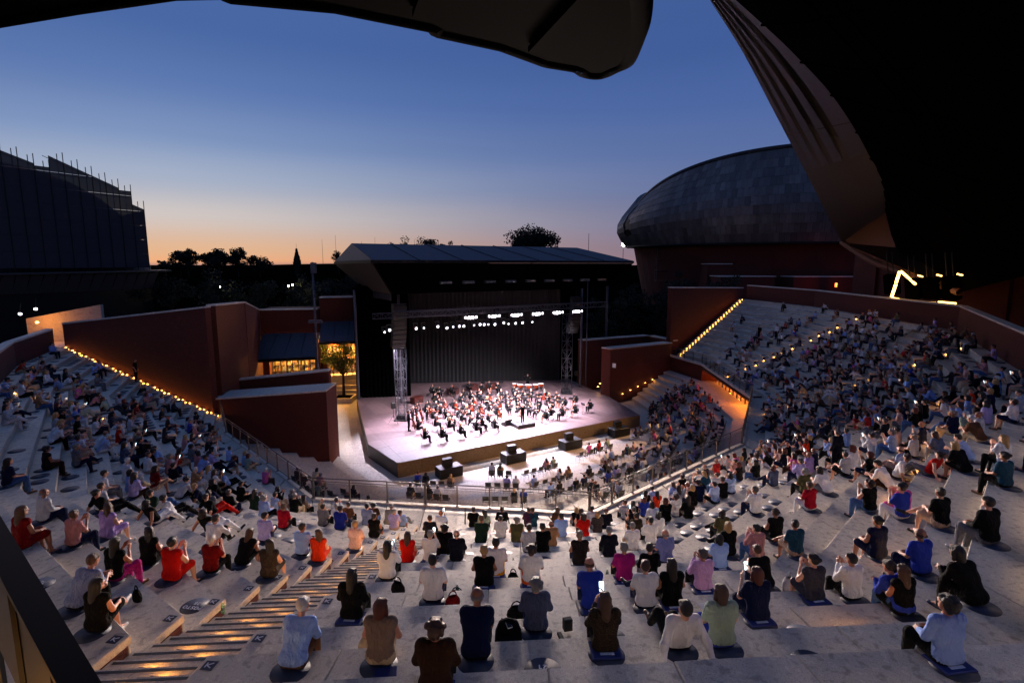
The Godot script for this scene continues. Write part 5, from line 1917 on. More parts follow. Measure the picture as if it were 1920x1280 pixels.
# joints of a pose; left is -x, the person looks along -z; a seat or the ground is y 0
func pose(n: String) -> Dictionary:
	var d := {"lean": 0.12, "yaw": 0.0, "nod": -0.05, "hip": Vector3(0, 0.11, 0), "stand": false,
		"knee": [Vector3(-0.13, 0.14, -0.42), Vector3(0.13, 0.14, -0.42)], "ankle": [Vector3(-0.12, -0.31, -0.45), Vector3(0.12, -0.31, -0.45)], "toe": [Vector3(-0.14, -0.37, -0.62), Vector3(0.14, -0.37, -0.62)],
		"elbow": [Vector3(-0.24, 0.33, -0.1), Vector3(0.24, 0.33, -0.1)], "wrist": [Vector3(-0.1, 0.24, -0.32), Vector3(0.1, 0.24, -0.32)], "finger": [Vector3(0.25, -0.2, -1), Vector3(-0.25, -0.2, -1)]}
	match n:
		"lean":
			d.lean = 0.62
			d.nod = 0.05
			d.elbow = [Vector3(-0.19, 0.22, -0.36), Vector3(0.19, 0.22, -0.36)]
			d.wrist = [Vector3(-0.05, 0.3, -0.56), Vector3(0.05, 0.28, -0.56)]
		"clap":
			d.elbow = [Vector3(-0.24, 0.34, -0.16), Vector3(0.24, 0.34, -0.16)]
			d.wrist = [Vector3(-0.07, 0.55, -0.32), Vector3(0.07, 0.53, -0.32)]
			d.finger = [Vector3(0.25, 0.9, -0.5), Vector3(-0.25, 0.9, -0.5)]
			d.yaw = 0.25
		"crossed":
			d.knee = [Vector3(-0.1, 0.14, -0.42), Vector3(0.06, 0.25, -0.43)]
			d.ankle = [Vector3(-0.08, -0.31, -0.46), Vector3(-0.16, 0.02, -0.7)]
			d.toe = [Vector3(-0.1, -0.37, -0.63), Vector3(-0.22, 0.03, -0.87)]
			d.wrist = [Vector3(-0.02, 0.3, -0.35), Vector3(0.12, 0.3, -0.33)]
			d.yaw = -0.3
		"back":
			d.lean = -0.42
			d.nod = 0.25
			d.elbow = [Vector3(-0.3, 0.26, 0.3), Vector3(0.3, 0.26, 0.3)]
			d.wrist = [Vector3(-0.34, 0.06, 0.4), Vector3(0.34, 0.06, 0.4)]
			d.finger = [Vector3(-0.2, -0.1, 1), Vector3(0.2, -0.1, 1)]
			d.knee = [Vector3(-0.12, 0.2, -0.46), Vector3(0.12, 0.12, -0.48)]
			d.ankle = [Vector3(-0.1, -0.22, -0.82), Vector3(0.16, -0.3, -0.86)]
			d.toe = [Vector3(-0.13, -0.15, -0.99), Vector3(0.21, -0.22, -1.02)]
		"phone":
			d.elbow = [Vector3(-0.23, 0.32, -0.18), Vector3(0.23, 0.34, -0.2)]
			d.wrist = [Vector3(-0.08, 0.5, -0.4), Vector3(0.07, 0.62, -0.38)]
			d.finger = [Vector3(0.3, 0.7, -0.7), Vector3(-0.3, 0.9, -0.4)]
		"knees":
			d.knee = [Vector3(-0.12, 0.42, -0.34), Vector3(0.12, 0.42, -0.34)]
			d.ankle = [Vector3(-0.1, 0.08, -0.5), Vector3(0.1, 0.08, -0.5)]
			d.toe = [Vector3(-0.11, 0.035, -0.66), Vector3(0.11, 0.035, -0.66)]
			d.lean = 0.3
			d.elbow = [Vector3(-0.25, 0.34, -0.3), Vector3(0.25, 0.34, -0.3)]
			d.wrist = [Vector3(-0.06, 0.3, -0.5), Vector3(0.06, 0.28, -0.5)]
		"turned":
			d.yaw = 0.95
			d.wrist = [Vector3(-0.16, 0.22, -0.28), Vector3(0.02, 0.25, -0.34)]
		"stand":
			d.stand = true
			d.lean = 0.03
			d.hip = Vector3(0, 0.94, 0)
			d.knee = [Vector3(-0.1, 0.5, -0.03), Vector3(0.1, 0.5, -0.02)]
			d.ankle = [Vector3(-0.11, 0.09, 0.02), Vector3(0.11, 0.09, 0.0)]
			d.toe = [Vector3(-0.14, 0.035, -0.15), Vector3(0.14, 0.035, -0.16)]
			d.elbow = [Vector3(-0.25, 1.13, 0.03), Vector3(0.25, 1.13, 0.03)]
			d.wrist = [Vector3(-0.24, 0.9, -0.09), Vector3(0.24, 0.9, -0.09)]
			d.finger = [Vector3(0.1, -1, -0.2), Vector3(-0.1, -1, -0.2)]
		"conduct":
			d = pose("stand")
			d.elbow = [Vector3(-0.36, 1.22, -0.12), Vector3(0.38, 1.26, -0.14)]
			d.wrist = [Vector3(-0.34, 1.36, -0.36), Vector3(0.34, 1.5, -0.34)]
			d.finger = [Vector3(0.2, 0.2, -1), Vector3(-0.1, 0.5, -1)]
		"bass":
			d = pose("stand")
			d.elbow = [Vector3(-0.34, 1.42, -0.1), Vector3(0.34, 1.12, -0.14)]
			d.wrist = [Vector3(-0.2, 1.6, -0.26), Vector3(0.24, 1.0, -0.36)]
			d.finger = [Vector3(0.8, 0.3, -0.4), Vector3(-0.4, -0.2, -1)]
		"violin":
			d.yaw = 0.35
			d.elbow = [Vector3(-0.24, 0.42, -0.24), Vector3(0.33, 0.44, -0.14)]
			d.wrist = [Vector3(-0.26, 0.58, -0.44), Vector3(0.12, 0.52, -0.36)]
			d.finger = [Vector3(0.6, 0.7, -0.4), Vector3(-0.8, 0.0, -0.6)]
		"cello":
			d.knee = [Vector3(-0.24, 0.12, -0.4), Vector3(0.24, 0.12, -0.4)]
			d.ankle = [Vector3(-0.24, -0.33, -0.36), Vector3(0.24, -0.33, -0.36)]
			d.toe = [Vector3(-0.3, -0.39, -0.52), Vector3(0.3, -0.39, -0.52)]
			d.elbow = [Vector3(-0.34, 0.46, -0.14), Vector3(0.36, 0.34, -0.16)]
			d.wrist = [Vector3(-0.14, 0.6, -0.26), Vector3(0.26, 0.22, -0.4)]
			d.finger = [Vector3(0.9, 0.1, -0.4), Vector3(-0.6, -0.2, -0.8)]
		"wind":
			d.elbow = [Vector3(-0.26, 0.36, -0.18), Vector3(0.26, 0.34, -0.18)]
			d.wrist = [Vector3(-0.07, 0.46, -0.36), Vector3(0.07, 0.36, -0.38)]
	return d

var hand_geo := []

func make_hand(cell: float) -> Array:      # a relaxed right hand: wrist at 0, fingers along +y, palm towards +z, thumb at -x
	var b := [[Vector3(-0.018, 0.0, 0), Vector3(-0.026, 0.085, 0.0), 0.019, 0.014], [Vector3(0.018, 0, 0), Vector3(0.026, 0.08, 0.0), 0.018, 0.013], [Vector3(0, 0, 0), Vector3(0, 0.085, -0.003), 0.02, 0.014]]
	var len_ := [0.072, 0.08, 0.074, 0.058]
	for i in 4:
		var x := -0.033 + 0.022 * i
		var base := Vector3(x, 0.088 - 0.004 * absf(i - 1.4), 0)
		var mid := base + Vector3((i - 1.5) * 0.004, len_[i] * 0.5, 0.008)
		var tip := mid + Vector3((i - 1.5) * 0.002, len_[i] * 0.38, 0.026)
		b.append([base, mid, 0.0098, 0.0088])
		b.append([mid, tip, 0.0088, 0.0075])
	b.append([Vector3(-0.026, 0.02, 0.004), Vector3(-0.056, 0.055, 0.02), 0.014, 0.0105])
	b.append([Vector3(-0.056, 0.055, 0.02), Vector3(-0.06, 0.09, 0.032), 0.0105, 0.0085])
	return sdf(b, cell, 0.008)

func make_head(cell: float) -> Array:      # centre of the skull at 0, face towards -z
	var b := [[Vector3(0, 0.03, 0.012), Vector3(0, 0.03, 0.03), 0.083, 0.08], [Vector3(0, 0.015, -0.03), Vector3(0, 0.0, -0.02), 0.07, 0.066], [Vector3(0, -0.055, -0.04), Vector3(0, -0.08, -0.062), 0.046, 0.032],
		[Vector3(-0.035, -0.05, -0.01), Vector3(0.035, -0.05, -0.01), 0.045, 0.045], [Vector3(0, 0.0, -0.095), Vector3(0, -0.028, -0.108), 0.009, 0.016],
		[Vector3(-0.03, 0.022, -0.086), Vector3(0.03, 0.022, -0.086), 0.012, 0.012], [Vector3(-0.016, -0.062, -0.09), Vector3(0.016, -0.062, -0.09), 0.009, 0.009]]
	for s in [-1.0, 1.0]:
		b.append([Vector3(s * 0.078, 0.012, 0.0), Vector3(s * 0.086, -0.022, 0.002), 0.017, 0.012])
	return sdf(b, cell, 0.016)

func make_hair(kind: String, cell: float) -> Array:
	var cap := [[Vector3(0, 0.045, 0.012), Vector3(0, 0.04, 0.034), 0.086, 0.088], [Vector3(0, 0.0, 0.045), Vector3(0, 0.02, 0.045), 0.074, 0.076], [Vector3(-0.04, 0.075, -0.035), Vector3(0.04, 0.075, -0.035), 0.042, 0.042]]
	match kind:
		"fringe":
			cap = [[Vector3(-0.076, -0.005, 0.015), Vector3(-0.045, -0.015, 0.085), 0.024, 0.03], [Vector3(0.076, -0.005, 0.015), Vector3(0.045, -0.015, 0.085), 0.024, 0.03], [Vector3(-0.045, -0.02, 0.08), Vector3(0.045, -0.02, 0.08), 0.034, 0.034]]
		"bob":
			for s in [-1.0, 1.0]:
				cap.append([Vector3(s * 0.07, 0.02, 0.0), Vector3(s * 0.078, -0.1, 0.0), 0.036, 0.034])
			cap.append([Vector3(0, 0, 0.06), Vector3(0, -0.1, 0.06), 0.08, 0.07])
		"long":
			for s in [-1.0, 1.0]:
				cap.append([Vector3(s * 0.068, 0.02, 0.01), Vector3(s * 0.075, -0.17, 0.04), 0.036, 0.032])
			cap.append([Vector3(0, 0, 0.06), Vector3(0, -0.2, 0.085), 0.08, 0.078])
			cap.append([Vector3(0, -0.2, 0.085), Vector3(0.01, -0.37, 0.11), 0.078, 0.045])
		"bun":
			cap.append([Vector3(0, 0.055, 0.12), Vector3(0, 0.065, 0.135), 0.046, 0.042])
		"curly":
			var g := RandomNumberGenerator.new()
			g.seed = 11
			for i in 26:
				var d := Vector3(g.randfn(), g.randfn(), g.randfn() + 0.5).normalized()
				if d.z < -0.35:
					d.z = 0.2
				cap.append([Vector3(0, 0.03, 0.03) + d * 0.1, Vector3(0, 0.02, 0.03) + d * 0.112, g.randf_range(0.03, 0.045), 0.028])
	return sdf(cap, cell, 0.02)

var forms := {}      # pose -> {body, top_s, top_l, top_n, bot_t, bot_k, shoe_0, shoe_1, head (Transform3D)}
var hairs := {}

func build_form(n: String, cell: float, fine: bool) -> Dictionary:
	var d := pose(n)
	var up := Vector3(0, cos(d.lean), -sin(d.lean))
	var hip: Vector3 = d.hip
	var chest := hip + up * 0.3
	var neck := hip + up * 0.5
	var sh := [hip + up * 0.455 + Vector3(-0.165, 0, 0), hip + up * 0.455 + Vector3(0.165, 0, 0)]
	var hb := Basis(Vector3.UP, d.yaw) * Basis(Vector3.RIGHT, -d.lean * 0.35 - d.nod)
	var head := Transform3D(hb, neck + (up * 0.6 + Vector3.UP * 0.4).normalized() * 0.165 + Vector3(0, 0, -0.02))
	var torso := [[hip + Vector3(-0.075, 0, 0), hip + Vector3(0.075, 0, 0), 0.115, 0.115], [hip + up * 0.1 + Vector3(-0.06, 0, 0), chest + Vector3(-0.08, 0, 0), 0.1, 0.105], [hip + up * 0.1 + Vector3(0.06, 0, 0), chest + Vector3(0.08, 0, 0), 0.1, 0.105],
		[chest + Vector3(-0.08, 0, 0), sh[0] * 0.9 + neck * 0.1, 0.105, 0.07], [chest + Vector3(0.08, 0, 0), sh[1] * 0.9 + neck * 0.1, 0.105, 0.07], [sh[0], sh[1], 0.058, 0.058], [chest, neck - up * 0.03, 0.11, 0.06]]
	var body := torso.duplicate()
	body.append([neck - up * 0.03, head.origin + hb * Vector3(0, -0.05, 0.012), 0.055, 0.05])
	var arms_u := []
	var arms_f := []
	var thighs := []
	var shins := []
	for i in 2:
		var hp: Vector3 = hip + Vector3(-0.09 + 0.18 * i, -0.01, -0.01)
		arms_u.append([sh[i], d.elbow[i], 0.056, 0.042])
		arms_f.append([d.elbow[i], d.wrist[i], 0.042, 0.027])
		thighs.append([hp, d.knee[i], 0.095, 0.06])
		shins.append([d.knee[i], d.ankle[i], 0.057, 0.036])
		shins.append([d.knee[i] * 0.75 + d.ankle[i] * 0.25 + Vector3(0, 0, 0.015), d.ankle[i] * 0.5 + d.knee[i] * 0.5, 0.055, 0.045])
		body.append([d.ankle[i], d.toe[i], 0.034, 0.024])
	body.append_array(arms_u)
	body.append_array(arms_f)
	body.append_array(thighs)
	body.append_array(shins)
	var parts := [sdf(body, cell, 0.035), moved(heads[fine], head)]
	var cols := [Color.WHITE, Color.WHITE]
	for i in 2:
		var y: Vector3 = (d.finger[i] as Vector3).normalized()
		var pn := Vector3(1 if i == 0 else -1, -0.6, 0.3)
		var z := (pn - y * pn.dot(y)).normalized()
		var x := y.cross(z)
		if i == 0:
			x = -x
		parts.append(moved(hand_geos[fine], Transform3D(Basis(x, y, z), d.wrist[i])))
		cols.append(Color.WHITE)
	if fine:
		var ball := sdf([[Vector3.ZERO, Vector3(0, 0.001, 0), 0.011, 0.011]], 0.006, 0.004)
		for s in [-1.0, 1.0]:
			parts.append(moved(ball, head * Transform3D(Basis.IDENTITY, Vector3(s * 0.031, 0.012, -0.091))))
			cols.append(Color(0.08, 0.06, 0.05))
		parts.append(moved(ball, head * Transform3D(Basis.IDENTITY.scaled(Vector3(2.2, 0.5, 0.8)), Vector3(0, -0.062, -0.093))))
		cols.append(Color(0.7, 0.35, 0.33))
	var f := {"head": head, "body": join(parts, cols)}
	var fat := func(l: Array, g: float) -> Array:
		var o := []
		for q in l:
			o.append([q[0], q[1], q[2] + g, q[3] + g])
		return o
	var cloth: Array = fat.call(torso, 0.016)
	cloth[0] = [hip + Vector3(-0.085, 0.0, 0), hip + Vector3(0.085, 0.0, 0), 0.128, 0.128]
	f.top_n = sdf(cloth, cell, 0.04)
	var sleeve := []
	for q in arms_u:
		sleeve.append([q[0], (q[0] as Vector3).lerp(q[1], 0.72), q[2] + 0.016, q[3] + 0.024])
	f.top_s = sdf(cloth + sleeve, cell, 0.04)
	f.top_l = sdf(cloth + fat.call(arms_u, 0.015) + fat.call(arms_f, 0.014), cell, 0.04)
	var seat := [[hip + Vector3(-0.085, -0.012, 0), hip + Vector3(0.085, -0.012, 0), 0.124, 0.124]]
	f.bot_t = sdf(seat + fat.call(thighs, 0.014) + fat.call(shins, 0.02), cell, 0.035)
	var skirt := seat.duplicate()
	for i in 2:
		skirt.append([thighs[i][0], (thighs[i][0] as Vector3).lerp(d.knee[i], 0.92), 0.11, 0.088])
	skirt.append([hip + Vector3(0, -0.01, -0.05), ((d.knee[0] + d.knee[1]) * 0.5 as Vector3).lerp(hip, 0.15), 0.1, 0.075])
	f.bot_k = sdf(skirt, cell, 0.06)
	for i in 2:
		var a: Vector3 = d.ankle[i]
		var t: Vector3 = d.toe[i]
		var heel := a + (a - t) * Vector3(0.22, 0, 0.22) + Vector3(0, t.y - a.y if d.stand or absf(t.y - a.y) < 0.08 else -0.04, 0)
		f["shoe_%d" % i] = sdf([[heel, t, 0.04, 0.036], [a + Vector3(0, -0.01, 0), heel.lerp(t, 0.4), 0.042, 0.04]], cell * 0.8, 0.02)
	return f

var heads := {}
var hand_geos := {}
var form_mesh := {}

func form_of(n: String, coarse := false) -> Dictionary:      # meshes of a pose, made once
	var key := n + ("_far" if coarse else "")
	if not form_mesh.has(key):
		var f := build_form(n, 0.034 if coarse else 0.021, not coarse)
		var m := {"head": f.head}
		for q in f:
			if q != "head":
				m[q] = to_mesh(f[q])
		forms[key] = f
		form_mesh[key] = m
	return form_mesh[key]

func hair_of(kind: String, coarse := false) -> ArrayMesh:
	var key := kind + ("_far" if coarse else "")
	if not hairs.has(key):
		hairs[key] = to_mesh(make_hair(kind, 0.02 if coarse else 0.012))
	return hairs[key]

const CLOTH := {"white": Color(0.85, 0.85, 0.86), "black": Color(0.055, 0.055, 0.06), "navy": Color(0.07, 0.1, 0.22), "navyblack": Color(0.075, 0.085, 0.13), "taupe": Color(0.5, 0.42, 0.36), "beige": Color(0.72, 0.64, 0.52), "darkbrown": Color(0.2, 0.13, 0.09), "brown": Color(0.36, 0.24, 0.16),
	"slate": Color(0.3, 0.34, 0.44), "leaf": Color(0.3, 0.27, 0.2), "blue": Color(0.16, 0.24, 0.62), "red": Color(0.72, 0.08, 0.06), "yellow": Color(0.85, 0.6, 0.1), "orange": Color(0.8, 0.32, 0.1), "tan": Color(0.62, 0.47, 0.34), "floral": Color(0.14, 0.12, 0.16), "magenta": Color(0.65, 0.12, 0.45),
	"grey": Color(0.42, 0.42, 0.44), "lilacblue": Color(0.42, 0.45, 0.66), "greyblue": Color(0.5, 0.55, 0.68), "lavender": Color(0.66, 0.62, 0.82), "sand": Color(0.72, 0.6, 0.5), "paleblue": Color(0.62, 0.7, 0.86), "darkgreen": Color(0.1, 0.18, 0.13), "olive": Color(0.32, 0.31, 0.2), "lightgrey": Color(0.68, 0.69, 0.72),
	"teal": Color(0.12, 0.26, 0.33), "plum": Color(0.3, 0.16, 0.24), "skyblue": Color(0.56, 0.68, 0.9), "patterned": Color(0.5, 0.5, 0.53), "orangered": Color(0.78, 0.2, 0.08), "darkred": Color(0.42, 0.05, 0.06), "polka": Color(0.16, 0.15, 0.14), "lilac": Color(0.66, 0.56, 0.8), "dustypink": Color(0.72, 0.5, 0.5), "denim": Color(0.26, 0.38, 0.56),
	"crimson": Color(0.6, 0.06, 0.14), "royalblue": Color(0.1, 0.15, 0.5), "flowered": Color(0.8, 0.66, 0.64), "sage": Color(0.56, 0.63, 0.56), "pinklilac": Color(0.76, 0.6, 0.78), "darkgrey": Color(0.22, 0.22, 0.26), "pink": Color(0.82, 0.35, 0.6), "lightblue": Color(0.5, 0.6, 0.82)}
const HAIR := {"black": Color(0.05, 0.045, 0.045), "darkbrown": Color(0.14, 0.09, 0.07), "brown": Color(0.28, 0.18, 0.12), "auburn": Color(0.35, 0.14, 0.09), "blond": Color(0.68, 0.53, 0.33), "ash": Color(0.5, 0.45, 0.4), "grey": Color(0.48, 0.47, 0.46), "darkgrey": Color(0.25, 0.25, 0.25), "white": Color(0.78, 0.77, 0.75)}

func cloth(c: String) -> StandardMaterial3D:
	var key := "cloth_" + c
	if mats.has(key):
		return mats[key]
	var m := plain(key, CLOTH[c], 0.9)
	m.heightmap_enabled = true
	m.heightmap_texture = noise_tex("cloth_folds", 0.02, Color.BLACK, Color.WHITE, FastNoiseLite.TYPE_SIMPLEX_SMOOTH, 4, false, 256)
	m.heightmap_scale = 3.0
	m.uv1_triplanar = true
	m.uv1_scale = Vector3(3, 1.6, 3)
	if c in ["polka", "floral", "flowered", "leaf", "patterned"]:
		var t := noise_tex("print_" + c, 0.09, Color.BLACK, Color.WHITE, FastNoiseLite.TYPE_CELLULAR, 1, false, 256, PackedFloat32Array([0.0, 0.16, 0.24, 1.0]),
			PackedColorArray([Color(0.95, 0.9, 0.8), Color(0.8, 0.7, 0.6), Color(0.4, 0.36, 0.36), Color(0.3, 0.28, 0.28)]) if c != "flowered" else PackedColorArray([Color(0.7, 0.25, 0.2), Color(0.8, 0.6, 0.4), Color(0.98, 0.95, 0.92), Color(1, 0.98, 0.96)]))
		m.albedo_texture = t
		m.albedo_color = m.albedo_color.lerp(Color.WHITE, 0.35) if c == "polka" else m.albedo_color.lightened(0.2)
	m.rim_enabled = true
	m.rim = 0.08
	m.metallic_specular = 0.2
	return m

func skin(i: int) -> StandardMaterial3D:
	var m := plain("skin_%d" % i, [Color(0.74, 0.52, 0.42), Color(0.66, 0.44, 0.34), Color(0.56, 0.36, 0.27), Color(0.8, 0.6, 0.5)][i], 0.55)
	m.vertex_color_use_as_albedo = true
	m.subsurf_scatter_enabled = true
	m.subsurf_scatter_strength = 0.08
	return m

func hair_mat(c: String) -> StandardMaterial3D:
	var m := plain("hair_" + c, HAIR[c], 0.55)
	m.heightmap_enabled = true
	m.heightmap_texture = noise_tex("hair_strands", 0.05, Color.BLACK, Color.WHITE, FastNoiseLite.TYPE_SIMPLEX, 3, false, 256)
	m.heightmap_scale = 1.2
	m.uv1_triplanar = true
	m.uv1_scale = Vector3(9, 1.2, 9)
	return m

func person(label: String, group: String, n: String, top: String, bottom: String, hair: String, at: Vector3, yaw: float, sk: int, size: float, shoe: String, category := "person", coarse := false) -> Node3D:
	var f := form_of(n, coarse)
	var t := thing("person" if category == "person" else "musician", label, category, at, yaw, group)
	t.scale = Vector3.ONE * size
	mi("body", f.body, skin(sk), t)
	var a := top.split(" ")
	mi("shirt" if a[0] != "n" else "sleeveless_top", f["top_" + a[0]], cloth(a[1]), t)
	a = bottom.split(" ")
	mi("trousers" if a[0] == "t" else "skirt", f["bot_" + a[0]], cloth(a[1]), t)
	a = hair.split(" ")
	mi("hair", hair_of(a[0], coarse), hair_mat(a[1]), t, f.head)
	for i in 2:
		mi("shoe", f["shoe_%d" % i], mats["shoe_" + shoe], t)
	return t

# ------------------------------------------------------------------ the orchestra
var players := []

func M(kind: String, x: float, z: float) -> void:
	players.append([kind, Vector3(x, 1.2, z)])

func fiddle(parent: Node3D, s: float, pin: float) -> void:     # body, neck, bow rest; y is the long axis, 0 at the tail
	var outline := [[0.0, 0.0], [0.075, 0.005], [0.104, 0.05], [0.1, 0.1], [0.062, 0.15], [0.058, 0.2], [0.082, 0.25], [0.084, 0.3], [0.06, 0.345], [0.0, 0.356]]
	var poly := PackedVector2Array()
	for q in outline:
		poly.append(Vector2(q[0], q[1]) * s)
	for i in range(outline.size() - 2, 0, -1):
		poly.append(Vector2(-outline[i][0], outline[i][1]) * s)
	var b := Shape.new()
	b.prism(poly, -0.02 * s, 0.02 * s)
	var x := Transform3D(Basis(Vector3.RIGHT, Vector3.FORWARD * -1.0, Vector3.UP), Vector3.ZERO)
	x = Transform3D(Basis(Vector3(1, 0, 0), Vector3(0, 0, 1), Vector3(0, 1, 0)), Vector3.ZERO)
	var m := b.mesh()
	mi("body", m, mats.orange_varnish, parent, x)
	var n := Shape.new()
	n.bar(Vector3(0, 0.3 * s, -0.028 * s), Vector3(0, 0.58 * s, -0.02 * s), 0.026 * s, 0.016 * s)
	n.bar(Vector3(0, 0.02 * s, -0.03 * s), Vector3(0, 0.13 * s, -0.034 * s), 0.03 * s, 0.012 * s)
	n.tube(Vector3(-0.03 * s, 0.6 * s, -0.01 * s), Vector3(0.03 * s, 0.6 * s, -0.01 * s), 0.016 * s, 0.016 * s, 6)
	mi("neck", n, mats.black_plastic, parent)
	if pin > 0.0:
		var p := Shape.new()
		p.tube(Vector3(0, 0, 0), Vector3(0, -pin, 0), 0.008, 0.006, 5)
		mi("endpin", p, mats.chrome, parent)

func instrument(kind: String, label: String, at: Vector3, yaw: float) -> void:
	var t := thing(kind.replace(" ", "_"), label, kind, at, yaw)
	var up := Vector3(0, 0.45, 0)
	match kind:
		"violin", "viola":
			var s := 1.0 if kind == "violin" else 1.16
			t.position = at + Basis(Vector3.UP, yaw) * Vector3(-0.13, 1.0, -0.1)
			t.basis = Basis(Vector3.UP, yaw) * Basis(Vector3.UP, 0.45) * Basis(Vector3.RIGHT, -PI / 2 + 0.15) 
			fiddle(t, s, 0.0)
		"cello":
			t.position = at + Basis(Vector3.UP, yaw) * Vector3(0, 0.28, -0.55)
			t.basis = Basis(Vector3.UP, yaw) * Basis(Vector3.RIGHT, 0.36) * Basis(Vector3.FORWARD, 0.08)
			fiddle(t, 2.1, 0.27)
		"double bass":
			t.position = at + Basis(Vector3.UP, yaw) * Vector3(0.12, 0.2, -0.62)
			t.basis = Basis(Vector3.UP, yaw) * Basis(Vector3.RIGHT, 0.24)
			fiddle(t, 3.1, 0.18)
		"trumpet", "trombone", "horn":
			t.position = at + Basis(Vector3.UP, yaw) * Vector3(0, 0.98, -0.34)
			var s := Shape.new(true)
			if kind == "horn":
				for i in 16:
					var a := TAU * i / 16.0
					var b := TAU * (i + 1) / 16.0
					s.tube(Vector3(0.05 + 0.14 * cos(a), -0.18 + 0.14 * sin(a), 0), Vector3(0.05 + 0.14 * cos(b), -0.18 + 0.14 * sin(b), 0), 0.014, 0.014, 6)
				s.tube(Vector3(0.19, -0.18, 0), Vector3(0.26, -0.3, 0.18), 0.02, 0.14, 12, false)
				s.tube(Vector3(-0.02, -0.06, 0), Vector3(0, 0, 0.1), 0.012, 0.008, 6)
			else:
				var l := 0.48 if kind == "trumpet" else 0.95
				s.tube(Vector3(0, 0, 0.12), Vector3(0, -0.05, -l * 0.75), 0.01, 0.013, 6)
				s.tube(Vector3(0, -0.05, -l * 0.7), Vector3(0, -0.06, -l), 0.016, 0.085, 12, false)
				s.tube(Vector3(0.03, -0.06, 0.02), Vector3(0.03, -0.1, -l * 0.6), 0.012, 0.012, 6)
				s.tube(Vector3(0, -0.12, -0.1), Vector3(0, 0.02, -0.1), 0.014, 0.014, 6)
			mi("tubing", s, mats.brass, t)
		"flute":
			t.position = at + Basis(Vector3.UP, yaw) * Vector3(0, 1.06, -0.26)
			var s := Shape.new(true)
			s.tube(Vector3(-0.12, 0.02, 0), Vector3(0.52, -0.06, -0.05), 0.011, 0.011, 6)
			mi("tube", s, mats.chrome, t)
			var k := Shape.new()
			k.bar(Vector3(0.1, 0.0, -0.02), Vector3(0.45, -0.045, -0.045), 0.02, 0.012)
			mi("keys", k, mats.aluminium, t)
		_:
			t.position = at + Basis(Vector3.UP, yaw) * Vector3(0, 1.0, -0.26)
			var s := Shape.new(true)
			var l := 0.62 if kind == "clarinet" else 1.15
			s.tube(Vector3(0, 0.02, 0.03), Vector3(0, -l * 0.85, -0.24), 0.014, 0.018, 7)
			s.tube(Vector3(0, -l * 0.85, -0.24), Vector3(0, -l, -0.28), 0.018, 0.034, 8)
			mi("tube", s, mats.black_plastic if kind == "clarinet" else mats.red_wood, t)
			var k := Shape.new()
			k.bar(Vector3(0.014, -0.1, -0.04), Vector3(0.014, -l * 0.8, -0.23), 0.008, 0.012)
			mi("keys", k, mats.chrome, t)

